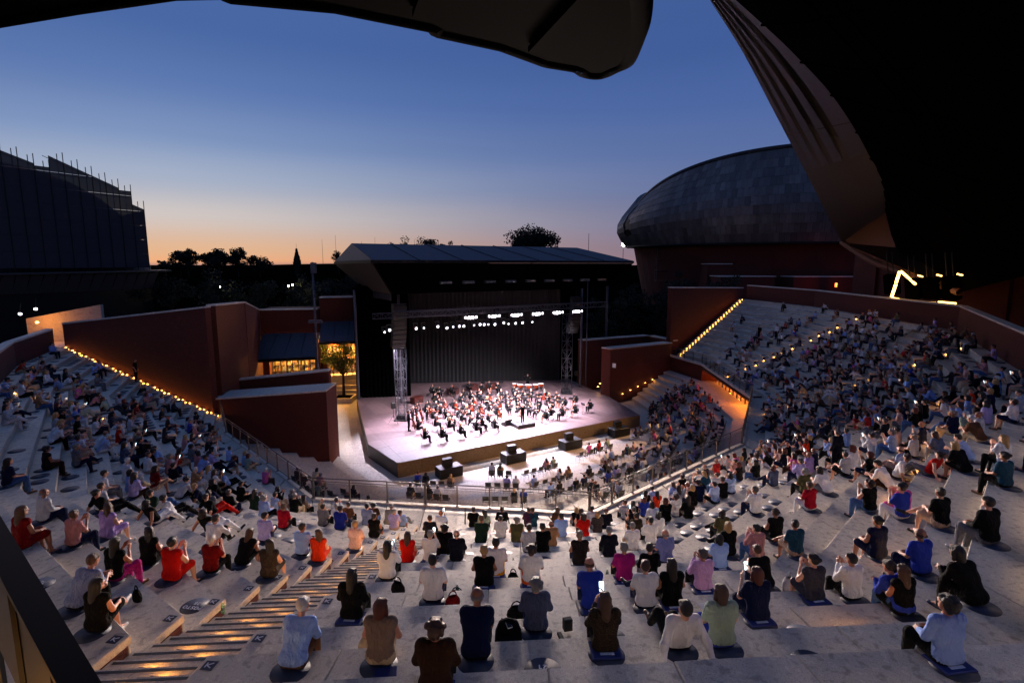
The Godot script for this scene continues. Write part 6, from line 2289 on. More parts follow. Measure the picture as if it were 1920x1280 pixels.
func make_orchestra() -> void:
	heads = {true: make_head(0.0085), false: make_head(0.018)}
	hand_geos = {true: make_hand(0.0065), false: make_hand(0.0085)}
	orchestra_list()
	var cond := Vector3(1.0, 1.2, -48.6)
	players.sort_custom(func(a, b): return screen_x(a[1]) < screen_x(b[1]))
	var count := {}
	var chair0: Node3D
	var stand0: Node3D
	var n := 0
	var names := {"violin": "violinist", "viola": "violist", "cello": "cellist", "double bass": "double bass player", "flute": "flautist", "clarinet": "clarinettist", "horn": "horn player", "bassoon": "bassoonist", "trumpet": "trumpeter", "trombone": "trombonist"}
	for p in players:
		var kind: String = p[0]
		var at: Vector3 = p[1]
		count[kind] = count.get(kind, 0) + 1
		n += 1
		var yaw := facing(cond - at) + rng.randf_range(-0.15, 0.15)
		var stands := kind == "double bass"
		var hs: String = ["short black", "short brown", "short darkgrey", "bob darkbrown", "long darkbrown", "short grey", "fringe brown", "bun black", "long blond", "short darkbrown"][rng.randi() % 10]
		var hc := hs.split(" ")
		var desc: String = {"short": hc[1] + "-haired", "bob": "bob-haired", "long": "long-haired", "fringe": "balding", "bun": "bun-haired"}[hc[0]]
		desc = desc.replace("darkgrey", "grey").replace("darkbrown", "brown")
		var w: String = names[kind]
		var po: String = {"violin": "violin", "viola": "violin", "cello": "cello", "double bass": "bass"}.get(kind, "wind")
		person("%s %s in black on the stage, %s %s from left" % [desc, w, ordinal(count[kind]), w], "musicians of the orchestra", po, "l black" if rng.randf() < 0.8 else "s black", "t black" if rng.randf() < 0.85 else "k black", hs, at + (Vector3.ZERO if stands else Vector3(0, 0.45, 0)), yaw, rng.randi() % 4, rng.randf_range(1.02, 1.1), "black", "musician", true)
		instrument(kind, "%s of the %s %s from the left on the stage" % [kind, ordinal(count[kind]), w], at, yaw)
		if not stands:
			var lab := "chair of the %s %s from the left" % [ordinal(count[kind]), w]
			if chair0 == null:
				chair0 = make_chair("orchestra_chair", lab, "black metal chairs of the orchestra", mats.black_plastic)
				chair0.position = at
				chair0.rotation.y = yaw
			else:
				copy_of(chair0, lab, at, yaw)
		if n % 3 != 1 or po == "wind":
			var fp := at + Basis(Vector3.UP, yaw) * Vector3(0.1, 0, -1.0)
			var lab := "music stand before the %s %s from the left" % [ordinal(count[kind]), w]
			if stand0 == null:
				stand0 = make_stand(lab)
				stand0.position = fp
				stand0.rotation.y = yaw
			else:
				copy_of(stand0, lab, fp, yaw)
	# conductor with his back to the audience
	person("grey-haired conductor in black with raised arms on the podium", "", "conduct", "l black", "t black", "short grey", cond + Vector3(0, 0.35, 0), facing(E2), 0, 1.0, "black", "conductor", true)
	var cs := copy_of(stand0, "conductor's music stand in front of the podium", cond + E2 * 1.05 + Vector3(0, 0.1, 0), facing(E2) + PI)
	# timpani in an arc with their player
	var tp := Vector3(1.9, 1.2, -63.0)
	person("grey-haired timpani player in black standing behind the copper drums", "", "conduct", "l black", "t black", "short grey", tp + Vector3(0, 0.1, -0.6), facing(cond - tp), 1, 1.0, "black", "musician", true)
	for i in 5:
		var a := -1.1 + 0.55 * i
		var c := tp + Vector3(sin(a) * 1.75, 0, cos(a) * 1.35 - 0.5)
		var t := thing("timpani_drum", "%s copper timpani drum from the left at the back of the stage" % ordinal(i + 1), "drum", c, 0.0, "copper timpani")
		var r := 0.4 - 0.03 * absf(i - 2)
		var s := Shape.new(true)
		s.lathe(Vector3(0, 0.32, 0), [[0.02, 0.0], [r * 0.55, 0.06], [r * 0.9, 0.24], [r, 0.5]], 20)
		mi("bowl", s, mats.copper, t)
		var hd := Shape.new(true)
		hd.lathe(Vector3(0, 0.82, 0), [[r * 1.03, 0.0], [r * 1.03, 0.03], [r * 0.96, 0.035], [0.0, 0.035]], 20)
		mi("drum_head", hd, mats.drum_head, t)
		for k in 3:
			var lg := Shape.new()
			var d := Vector3(cos(TAU * k / 3.0), 0, sin(TAU * k / 3.0)) * r
			lg.tube(d * 1.02 + Vector3(0, 0.8, 0), d * 0.9 + Vector3(0, 0, 0), 0.02, 0.02, 5)
			mi("leg", lg, mats.chrome, t)
	# low red-brown boxes behind the players
	var bx := [[Vector3(-10.4, 1.2, -56.9), "left end"], [Vector3(-6.9, 1.2, -61.0), "second from left"], [Vector3(-4.8, 1.2, -62.9), "third from left"], [Vector3(-2.6, 1.2, -63.4), "right end"]]
	for q in bx:
		var t := thing("wooden_box", "red-brown wooden box behind the players, %s of four" % q[1], "box", q[0], facing(cond - q[0]), "red-brown boxes at the back of the orchestra")
		var s := Shape.new()
		s.box(Vector3(0, 0.33, 0), Vector3(1.3, 0.66, 0.7), Basis.IDENTITY, 0.02)
		mi("case", s, mats.red_wood, t)
		var l := Shape.new()
		l.box(Vector3(0, 0.69, 0), Vector3(1.36, 0.05, 0.76), Basis.IDENTITY, 0.01)
		mi("lid", l, mats.red_wood, t)
		copy_of(stand0, "music stand on the stage beside the %s red-brown box" % q[1], q[0] + Vector3(1.3, 0, 0.4), facing(cond - q[0]))

func make_chair(called: String, label: String, group: String, m: Material) -> Node3D:
	var t := thing(called, label, "chair", Vector3.ZERO, 0.0, group)
	var s := Shape.new()
	s.box(Vector3(0, 0.44, 0), Vector3(0.46, 0.035, 0.44), Basis.IDENTITY, 0.01)
	mi("seat", s, m, t)
	var b := Shape.new()
	b.box(Vector3(0, 0.72, 0.235), Vector3(0.44, 0.34, 0.03), Basis(Vector3.RIGHT, 0.15), 0.01)
	mi("backrest", b, m, t)
	for sx in [-0.2, 0.2]:
		var l := Shape.new()
		l.tube(Vector3(sx, 0.43, -0.19), Vector3(sx * 1.08, 0, -0.21), 0.013, 0.013, 5)
		mi("leg", l, mats.chrome, t)
		var r := Shape.new()
		r.tube(Vector3(sx, 0.85, 0.26), Vector3(sx, 0.43, 0.2), 0.013, 0.013, 5)
		r.tube(Vector3(sx, 0.43, 0.2), Vector3(sx * 1.08, 0, 0.24), 0.013, 0.013, 5)
		mi("leg", r, mats.chrome, t)
	return t

func make_stand(label: String) -> Node3D:
	var t := thing("music_stand", label, "music stand", Vector3.ZERO, 0.0, "music stands of the orchestra")
	var p := Shape.new()
	p.tube(Vector3(0, 0.1, 0), Vector3(0, 0.95, 0), 0.014, 0.01, 6)
	mi("pole", p, mats.black_plastic, t)
	for k in 3:
		var l := Shape.new()
		l.tube(Vector3(0, 0.3, 0), Vector3(cos(TAU * k / 3.0), 0, sin(TAU * k / 3.0)) * 0.28, 0.01, 0.01, 5)
		mi("leg", l, mats.black_plastic, t)
	var d := Shape.new()
	var tilt := Basis(Vector3.RIGHT, -0.5)
	d.box(Vector3(0, 1.02, 0), Vector3(0.5, 0.36, 0.015), tilt)
	mi("desk", d, mats.black_plastic, t)
	var s := Shape.new()
	s.box(Vector3(0, 1.03, 0.014), Vector3(0.44, 0.3, 0.006), tilt)
	mi("sheet_music", s, mats.paper, t)
	return t

func orchestra_list() -> void:
	M("violin", -8.4, -46.1)
	M("violin", -7.4, -43.6)
	M("violin", -7.0, -47.2)
	M("violin", -6.0, -43.9)
	M("violin", -5.7, -46.8)
	M("violin", -4.5, -44.9)
	M("violin", -3.9, -47.3)
	M("violin", -3.2, -45.9)
	M("violin", -2.3, -48.2)
	M("violin", -1.6, -46.5)
	M("violin", -7.6, -49.6)
	M("violin", -6.3, -49.5)
	M("violin", -4.5, -50.8)
	M("violin", -4.9, -51.8)
	M("violin", -4.8, -49.0)
	M("violin", -3.3, -49.3)
	M("viola", -2.6, -54.3)
	M("viola", -2.3, -52.3)
	M("viola", -1.8, -53.3)
	M("viola", -1.5, -55.5)
	M("viola", -0.4, -52.6)
	M("viola", 0.6, -54.9)
	M("viola", -3.7, -57.8)
	M("viola", -4.5, -56.9)
	M("cello", -8.6, -51.7)
	M("cello", -6.0, -53.2)
	M("cello", -7.1, -53.3)
	M("cello", -4.3, -52.7)
	M("cello", -3.2, -51.8)
	M("cello", -1.5, -54.4)
	M("cello", -4.0, -54.3)
	M("cello", 3.6, -57.6)
	M("double bass", -9.4, -47.1)
	M("double bass", -9.3, -48.6)
	M("double bass", -9.2, -50.0)
	M("double bass", -8.3, -50.6)
	M("flute", -9.2, -59.9)
	M("clarinet", -8.3, -59.1)
	M("horn", -8.3, -55.9)
	M("bassoon", -6.9, -59.8)
	M("trumpet", -5.4, -57.6)
	M("clarinet", -5.5, -55.7)
	M("flute", -5.1, -61.7)
	M("trombone", -3.6, -60.6)
	M("flute", -2.7, -62.0)
	M("clarinet", -1.7, -61.1)
	M("horn", -1.2, -57.6)
	M("bassoon", -0.6, -56.6)
	M("trumpet", 0.2, -59.2)
	M("clarinet", 1.1, -57.2)
	M("flute", 1.4, -56.2)
	M("trombone", 1.7, -53.4)
	M("flute", 2.4, -51.2)
	M("clarinet", 2.8, -53.4)
	M("horn", 3.3, -49.6)
	M("bassoon", 4.1, -53.4)
	M("trumpet", 5.0, -55.3)
	M("clarinet", 4.9, -50.5)
	M("flute", 5.5, -54.3)
	M("trombone", 6.3, -51.5)
	M("flute", 6.8, -55.7)
	M("clarinet", 8.0, -53.2)
	M("horn", 2.1, -57.6)
	M("bassoon", 2.8, -56.6)
	M("trumpet", 0.3, -56.0)
	M("clarinet", 4.9, -56.5)
	M("violin", -7.7, -52.4)
	M("violin", 0.5, -58.2)
	M("cello", -2.6, -57.4)
	M("violin", -0.5, -53.8)
	M("violin", 1.8, -52.0)
	M("violin", 4.0, -56.0)
	M("violin", 0.6, -52.2)
	M("violin", -5.2, -50.0)
	M("violin", 3.8, -50.6)
	M("violin", -0.5, -55.0)
	M("cello", -2.8, -47.2)
	M("violin", -5.8, -48.5)
	M("flute", -3.4, -56.6)
	M("viola", -7.9, -54.9)
	M("viola", -7.1, -51.3)
	M("cello", -1.5, -50.8)

# ------------------------------------------------------------------ the audience
var seats := []        # dictionaries: at, yaw, form, top, bottom, hair, label, row, block
const BLOCKS := ["upper left end block", "left slope", "lower-left block", "bottom centre block", "lower-right block", "near right bank", "far right bank", "right end block"]
const FORMS := ["sit", "lean", "clap", "crossed", "back", "phone", "knees", "turned"]

func place(i: int, t: float, k: int, inset := 0.27) -> Array:
	var a := row_at(i, t, k, 0.0)
	var b := row_at(i, t, k, 1.0)
	var d := (b - a)
	d.y = 0
	var down := -d.normalized()
	return [a + d.normalized() * inset + Vector3(0, 0.004, 0), facing(down), down]

func P(u: float, k: int, top: String, bottom: String, hair: String, form: int, label: String) -> void:
	var i := mini(int(u), 7)
	var q := place(i, u - i, k)
	var turn := 0.0 if form != 7 else 0.1
	var to_stage := facing(Vector3(0, 0, -50) - q[0])
	seats.append({"at": q[0], "yaw": q[1] + wrapf(to_stage - q[1], -PI, PI) * 0.25 + turn, "form": FORMS[form], "top": top, "bottom": bottom, "hair": hair, "label": label, "row": k, "block": i, "named": true})

func random_look(g: RandomNumberGenerator) -> Array:
	var tops := ["s white", "s white", "l white", "s white", "n black", "s black", "l black", "s black", "l navyblack", "s navy", "s lightgrey", "s paleblue", "l lightblue", "s grey", "s white", "l white", "s white", "s black", "n black", "s black", "l black", "s navy", "l navyblack", "s skyblue", "l lightblue", "s paleblue", "s blue", "s grey", "l lightgrey", "s slate", "n red", "s darkred", "s beige", "n lilac", "l lavender", "s teal", "s olive", "s brown", "n pink", "l dustypink", "n flowered", "n floral", "s sage", "n orangered", "l tan", "s greyblue"]
	var bots := ["t black", "t navy", "t navyblack", "t denim", "t grey", "t beige", "t white", "k black", "k sand", "k navy", "t black", "t darkbrown"]
	var hrs := ["short black", "short brown", "short grey", "short darkgrey", "short darkbrown", "short white", "fringe grey", "fringe brown", "bob darkbrown", "bob blond", "bob auburn", "bob black", "long darkbrown", "long black", "long brown", "long blond", "bun darkbrown", "bun black", "curly darkbrown", "curly grey"]
	var fs := ["sit", "sit", "sit", "lean", "lean", "clap", "clap", "crossed", "crossed", "back", "phone", "turned", "sit"]
	return [tops[g.randi() % tops.size()], bots[g.randi() % bots.size()], hrs[g.randi() % hrs.size()], fs[g.randi() % fs.size()]]

func crowding(i: int, t: float, k: int, p: Vector3) -> float:
	match i:
		0:
			return 0.04 if t < 0.5 else (0.26 if k < 10 else 0.08)
		1:
			return 0.3 if k < 12 else 0.16
		2:
			return 0.4 if k < 4 else (0.2 if p.z < -17.5 else 0.0)
		3:
			return 0.0 if k > 2 else 0.12
		4:
			return 0.52 if k < 5 else (0.4 if t > 0.3 else 0.0)
		5:
			return 0.52 if k < 12 else 0.35
		6:
			return (0.46 if t < 0.45 else 0.17) * (0.5 if k > 11 else 1.0)
	return 0.02

func make_audience() -> void:
	audience_list()
	var g := RandomNumberGenerator.new()
	g.seed = 77
	var free := []
	for i in 8:
		for k in range(0, mini(last_row[i], 15) + 1):
			var l := bend(i, k).distance_to(bend(i + 1, k))
			var cut := aisle_of(i, k)
			var x := 0.4 + g.randf() * 0.3
			while x < l - 0.4:
				var t := x / l
				x += 0.66 + (0.5 if g.randf() < 0.2 else 0.0)
				if cut and t > cut[0] - 0.3 / l and t < cut[1] + 0.35 / l:
					continue
				var q := place(i, t, k, 0.27 + g.randf_range(-0.04, 0.08))
				var pos: Vector3 = q[0]
				if depth_of(pos) < 4.0 or absf(screen_x(pos)) > 1.1:
					continue
				var near := false
				for s in seats:
					if s.named and (s.at as Vector3).distance_squared_to(pos) < 0.42:
						near = true
				if near:
					continue
				if g.randf() < crowding(i, t, k, pos):
					var r := random_look(g)
					var to_stage := facing(Vector3(0, 0, -50) - pos)
					seats.append({"at": pos, "yaw": q[1] + wrapf(to_stage - q[1], -PI, PI) * 0.3 + g.randf_range(-0.25, 0.25), "form": r[3], "top": r[0], "bottom": r[1], "hair": r[2], "label": "", "row": k, "block": i, "named": false})
				elif g.randf() < 0.5:
					free.append([i, t, k])
	chairs_below(g)
	# number everyone from the left, row by row and block by block
	var rows := {}
	for s in seats:
		var key := "%s/%d" % [s.block, s.row]
		if not rows.has(key):
			rows[key] = []
		rows[key].append(s)
	for key in rows:
		rows[key].sort_custom(func(a, b): return screen_x(a.at) < screen_x(b.at))
		for n in rows[key].size():
			rows[key][n].nth = n + 1
	seats.sort_custom(func(a, b): return depth_of(a.at) < depth_of(b.at))
	var rest := []
	for n in seats.size():
		var s = seats[n]
		if n >= 285:
			rest.append(s)
			continue
		var label: String = s.label
		if not label:
			label = look_words(s)
		person(label, "spectators seated in the amphitheatre", s.form, s.top, s.bottom, s.hair, s.at, s.yaw, g.randi() % 4, g.randf_range(0.93, 1.03), ["black", "black", "tan", "white", "blue"][g.randi() % 5], "person", depth_of(s.at) > 22.0)
	crowd(rest, g)
	place_discs(free)
	# people on their feet
	var st := [[12.38, 8.0, -19.6, "l navyblack", "t navyblack", "short darkgrey", "man in dark suit standing among the seats of the lower-right block"], [28.9, 9.4, -58.0, "l white", "t black", "short black", "person in white shirt standing at the top of the far right bank"], [28.2, 9.9, -60.5, "s black", "t black", "short brown", "person in black standing left of the white shirt at the top of the right bank"], [-28.6, 7.9, -39.9, "s black", "t black", "short black", "dark-clad usher on the stair along the left red wall"]]
	for q in st:
		var p := Vector3(q[0], q[1], q[2])
		p.y = ground_under(p)
		person(q[6], "people standing among the seats", "stand", q[3], q[4], q[5], p, facing(Vector3(0, 0, -50) - p), 0, 1.0, "black")

func ground_under(p: Vector3) -> float:      # height of the tread below a point
	var best := 0.0
	for i in 8:
		for k in range(0, last_row[i] + 1):
			var poly := PackedVector2Array()
			for c in [[0.0, 0.0], [1.0, 0.0], [1.0, 1.0], [0.0, 1.0]]:
				var v := row_at(i, c[0], k, c[1])
				poly.append(Vector2(v.x, v.z))
			if Geometry2D.is_point_in_polygon(Vector2(p.x, p.z), poly):
				best = row_at(i, 0.5, k).y
	return best if best > 0.0 else p.y

func look_words(s: Dictionary) -> String:
	var h: PackedStringArray = s.hair.split(" ")
	var hc := h[1].replace("darkbrown", "brown").replace("darkgrey", "grey")
	var hw: String = {"short": hc + "-haired person", "fringe": "balding person", "bob": hc + "-bobbed person", "long": "long-haired person", "bun": "bun-haired person", "curly": "curly person"}[h[0]]
	var c: String = s.top.split(" ")[1]
	for q in [["skyblue", "sky-blue"], ["lightblue", "light-blue"], ["paleblue", "pale-blue"], ["lightgrey", "light-grey"], ["navyblack", "dark"], ["darkred", "dark-red"], ["dustypink", "dusty-pink"], ["orangered", "orange-red"], ["greyblue", "grey-blue"], ["floral", "dark-floral"], ["darkbrown", "brown"]]:
		c = c.replace(q[0], q[1]) if c == q[0] else c
	if s.block is int:
		return "%s in %s, %s row up, %s from left on %s" % [hw, c, ordinal(s.row + 1), ordinal(s.nth), BLOCKS[s.block]]
	return "%s in %s, %s from left in %s" % [hw, c, ordinal(s.nth), s.block]

func crowd(list: Array, g: RandomNumberGenerator) -> void:
	var t := Node3D.new()
	t.name = "seated_crowd"
	add_child(t)
	tag(t, "distant seated spectators filling the far rows of the right bank and slopes", "crowd", "", "stuff")
	var bins := {}
	for s in list:
		form_of(s.form, true)
		var x := Transform3D(Basis(Vector3.UP, s.yaw) * g.randf_range(0.93, 1.03), s.at)
		var f: Dictionary = form_mesh[s.form + "_far"]
		var a: PackedStringArray = s.top.split(" ")
		var b: PackedStringArray = s.bottom.split(" ")
		var h: PackedStringArray = s.hair.split(" ")
		var sk: Color = [Color(0.74, 0.52, 0.42), Color(0.66, 0.44, 0.34), Color(0.56, 0.36, 0.27), Color(0.8, 0.6, 0.5)][g.randi() % 4]
		for q in [["body", f.body, sk, x], ["shirt", f["top_" + a[0]], CLOTH[a[1]], x], ["trousers", f["bot_" + b[0]], CLOTH[b[1]], x], ["hair", hair_of(h[0], true), HAIR[h[1]], x * f.head], ["shoe", f.shoe_0, Color(0.06, 0.06, 0.06), x], ["shoe", f.shoe_1, Color(0.06, 0.06, 0.06), x]]:
			if not bins.has(q[1]):
				bins[q[1]] = [q[0], [], []]
			bins[q[1]][1].append(q[3])
			bins[q[1]][2].append((q[2] as Color).srgb_to_linear())
	var m := plain("crowd_cloth", Color.WHITE, 0.85)
	m.vertex_color_use_as_albedo = true
	for mesh in bins:
		var mm := MultiMesh.new()
		mm.transform_format = MultiMesh.TRANSFORM_3D
		mm.use_colors = true
		mm.mesh = mesh
		mm.instance_count = bins[mesh][1].size()
		for i in mm.instance_count:
			mm.set_instance_transform(i, bins[mesh][1][i])
			mm.set_instance_color(i, bins[mesh][2][i])
		var o := MultiMeshInstance3D.new()
		o.name = bins[mesh][0]
		o.multimesh = mm
		o.material_override = m
		t.add_child(o, true)
		o.set_meta("kind", "stuff")

func chairs_below(g: RandomNumberGenerator) -> void:
	var chair0: Node3D
	var rows := [[Vector3(-6.85, 0, -36.9), Vector3(-4.41, 0, -36.6), "11001", "front left row of chairs"], [Vector3(-1.54, 0, -38.7), Vector3(-0.24, 0, -38.6), "110", "short front row left of centre"], [Vector3(-1.68, 0, -36.4), Vector3(0.27, 0, -36.3), "0011", "second row of chairs left of centre"],
		[Vector3(0.97, 0, -38.7), Vector3(3.27, 0, -40.1), "00011", "front row right of centre"], [Vector3(1.61, 0, -36.5), Vector3(4.22, 0, -38.1), "10011", "second row right of centre"], [Vector3(2.73, 0, -35.1), Vector3(5.18, 0, -36.4), "11011", "third row right of centre"],
		[Vector3(-6.96, 0, -34.8), Vector3(-4.45, 0, -34.4), "10110", "second left row of chairs"], [Vector3(-1.76, 0, -34.1), Vector3(0.79, 0, -34.1), "00011", "third row of chairs at centre"],
		[Vector3(5.6, 0, -42.6), Vector3(8.4, 0, -44.6), "0111", "front row near the third loudspeaker"], [Vector3(7.6, 0, -41.2), Vector3(10.4, 0, -43.8), "11011", "second row near the third loudspeaker"], [Vector3(11.4, 0, -47.5), Vector3(13.2, 0, -49.6), "1101", "front row by the stage's right corner"],
		[Vector3(5.8, 0, -38.2), Vector3(8.6, 0, -40.2), "10110", "third row right of the centre group"]]
	for r in rows:
		var n: int = r[2].length()
		var dir := (r[1] - r[0] as Vector3).normalized()
		var face := facing(Vector3(dir.z, 0, -dir.x))
		for i in n:
			var at: Vector3 = r[0].lerp(r[1], float(i) / (n - 1))
			chair0 = put_chair(chair0, at, face, "%s chair from left in the %s" % [ordinal(i + 1), r[3]])
			if r[2][i] == "1":
				var q := random_look(g)
				seats.append({"at": at + Vector3(0, 0.46, 0), "yaw": face + g.randf_range(-0.15, 0.15), "form": "sit" if q[3] in ["back", "knees"] else q[3], "top": q[0], "bottom": q[1], "hair": q[2], "label": "", "row": 0, "block": r[3], "named": false})
	# rows of chairs on the terraces
	var names := {1: "left terrace", 2: "lower-left terrace", 4: "lower-right terrace", 5: "right terrace", 6: "far right terrace"}
	for i in names:
		for j in range(1, 7):
			var a := ring(i, j + 0.55)
			var b := ring(i + 1, j + 0.55)
			var l := a.distance_to(b)
			var n := int(l / 0.95)
			var here := 0
			for c in n:
				var f := (c + 0.5) / n
				if (i == 4 and f < 0.35) or (i == 1 and f < 0.45) or (i == 2 and f > 0.75) or (i <= 2 and j > 3):
					continue
				if i == 2 and j > 1:
					continue
				if g.randf() > (0.66 if i >= 5 else 0.5):
					continue
				var p := a.lerp(b, f)
				var at := Vector3(p.x, 2.6 - 0.37 * j, p.y)
				var face := facing(Vector3(-1, 0, -54) - at)
				here += 1
				chair0 = put_chair(chair0, at, face, "%s chair from one end on step %s of the %s" % [ordinal(here), ["one", "two", "three", "four", "five", "six"][j - 1], names[i]])
				if g.randf() < 0.8:
					var q := random_look(g)
					seats.append({"at": at + Vector3(0, 0.46, 0), "yaw": face + g.randf_range(-0.2, 0.2), "form": "sit" if q[3] in ["back", "knees"] else q[3], "top": q[0], "bottom": q[1], "hair": q[2], "label": "", "row": j, "block": "chairs on step %s of the %s" % [["one", "two", "three", "four", "five", "six"][j - 1], names[i]], "named": false})

func put_chair(c0: Node3D, at: Vector3, yaw: float, label: String) -> Node3D:
	if c0 == null:
		c0 = make_chair("chair", label, "dark stacking chairs on the floor before the stage", mats.chair_plastic)
		c0.position = at
		c0.rotation.y = yaw
		return c0
	copy_of(c0, label, at, yaw)
	return c0

# round stickers that mark the places, with print on the nearest ones
func disc_mesh() -> ArrayMesh:
	var s := Shape.new(true)
	s.lathe(Vector3.ZERO, [[0.26, 0.0], [0.26, 0.004], [0.0, 0.004]], 28)
	return s.mesh()

func text_mesh(txt: String, size: float) -> TextMesh:
	var m := TextMesh.new()
	var f := SystemFont.new()
	f.font_names = PackedStringArray(["Droid Sans"])
	f.font_weight = 700
	m.font = f
	m.text = txt
	m.font_size = 32
	m.pixel_size = size / 32.0
	m.depth = 0.003
	return m

func put_disc(i: int, t: float, k: int, inset: float, label: String, number: String) -> void:
	var q := place(i, t, k, inset)
	var o := thing("place_disc", label, "sticker", q[0], q[1], "round blue place stickers on the seats")
	mi("disc", disc0, mats.disc_blue, o)
	if number:
		var flat := Basis(Vector3(-1, 0, 0), Vector3(0, 0, 1), Vector3(0, 1, 0))
		mi("lettering", text_mesh("POSTO", 0.13), mats.white_print, o, Transform3D(flat, Vector3(0, 0.006, 0.06)))
		mi("lettering", text_mesh(number, 0.12), mats.white_print, o, Transform3D(flat, Vector3(0, 0.006, -0.075)))

var disc0: ArrayMesh

func place_discs(free: Array) -> void:
	disc0 = disc_mesh()
	var marked := [[3.33, 9, 0.62, "19", "beside the white t-shirt with the maroon bag"], [2.95, 11, 0.5, "28", "on the wooden-edged step left of the broad stair"], [3.6, 13, 0.55, "14", "behind the leaf-patterned blouse"], [3.51, 14, 0.62, "21", "at the bottom edge of the picture"], [3.84, 13, 0.7, "10", "right of the sage t-shirt, upper of two"], [3.79, 14, 0.72, "11", "at the lower right, lower of two"], [2.7, 13, 0.5, "12", "at the lower left edge"], [3.66, 6, 0.7, "16", "left of the black floral top"]]
	for m in marked:
		put_disc(int(m[0]), m[0] - int(m[0]), m[1], m[2], "blue disc reading POSTO %s, %s" % [m[3], m[4]], m[3])
	# one under each of the nearer spectators
	var n := 0
	for s in seats:
		if not s.block is int or n > 110:
			break
		var back := Basis(Vector3.UP, s.yaw) * Vector3(0, 0, 0.1)
		if s.at.y > 4.9:
			n += 1
			var o := thing("place_disc", "blue disc under the spectator: " + (s.label if s.label else look_words(s)).split(",")[0].left(60), "sticker", s.at + back + Vector3(0, 0.001, 0), s.yaw, "round blue place stickers on the seats")
			o.set_meta("label", "blue disc under a spectator, %s row up, %s from left on %s" % [ordinal(s.row + 1), ordinal(s.nth), BLOCKS[s.block]])
			mi("disc", disc0, mats.disc_blue, o)
	var rest := []
	var rows := {}
	free.sort_custom(func(a, b): return screen_x(row_at(a[0], a[1], a[2])) < screen_x(row_at(b[0], b[1], b[2])))
	for f in free:
		var key := "%d/%d" % [f[0], f[2]]
		rows[key] = rows.get(key, 0) + 1
		f.append(rows[key])
	free.sort_custom(func(a, b): return depth_of(row_at(a[0], a[1], a[2])) < depth_of(row_at(b[0], b[1], b[2])))
	for f in free:
		if f[0] in [2, 3, 4] and f[2] > 7:
			continue
		if n < 280:
			n += 1
			put_disc(f[0], f[1], f[2], 0.45, "blue disc on a free place, %s row up, %s free one on %s" % [ordinal(f[2] + 1), ordinal(f[3]), BLOCKS[f[0]]], "")
		else:
			rest.append(f)
	var mm := MultiMesh.new()
	mm.transform_format = MultiMesh.TRANSFORM_3D
	mm.mesh = disc0
	mm.instance_count = rest.size()
	for i in rest.size():
		var q := place(rest[i][0], rest[i][1], rest[i][2], 0.45)
		mm.set_instance_transform(i, Transform3D(Basis.IDENTITY, q[0]))
	var o := MultiMeshInstance3D.new()
	o.name = "distant_discs"
	o.multimesh = mm
	o.material_override = mats.disc_blue
	add_child(o)
	tag(o, "blue discs marking the free places in the far rows", "sticker", "", "stuff")

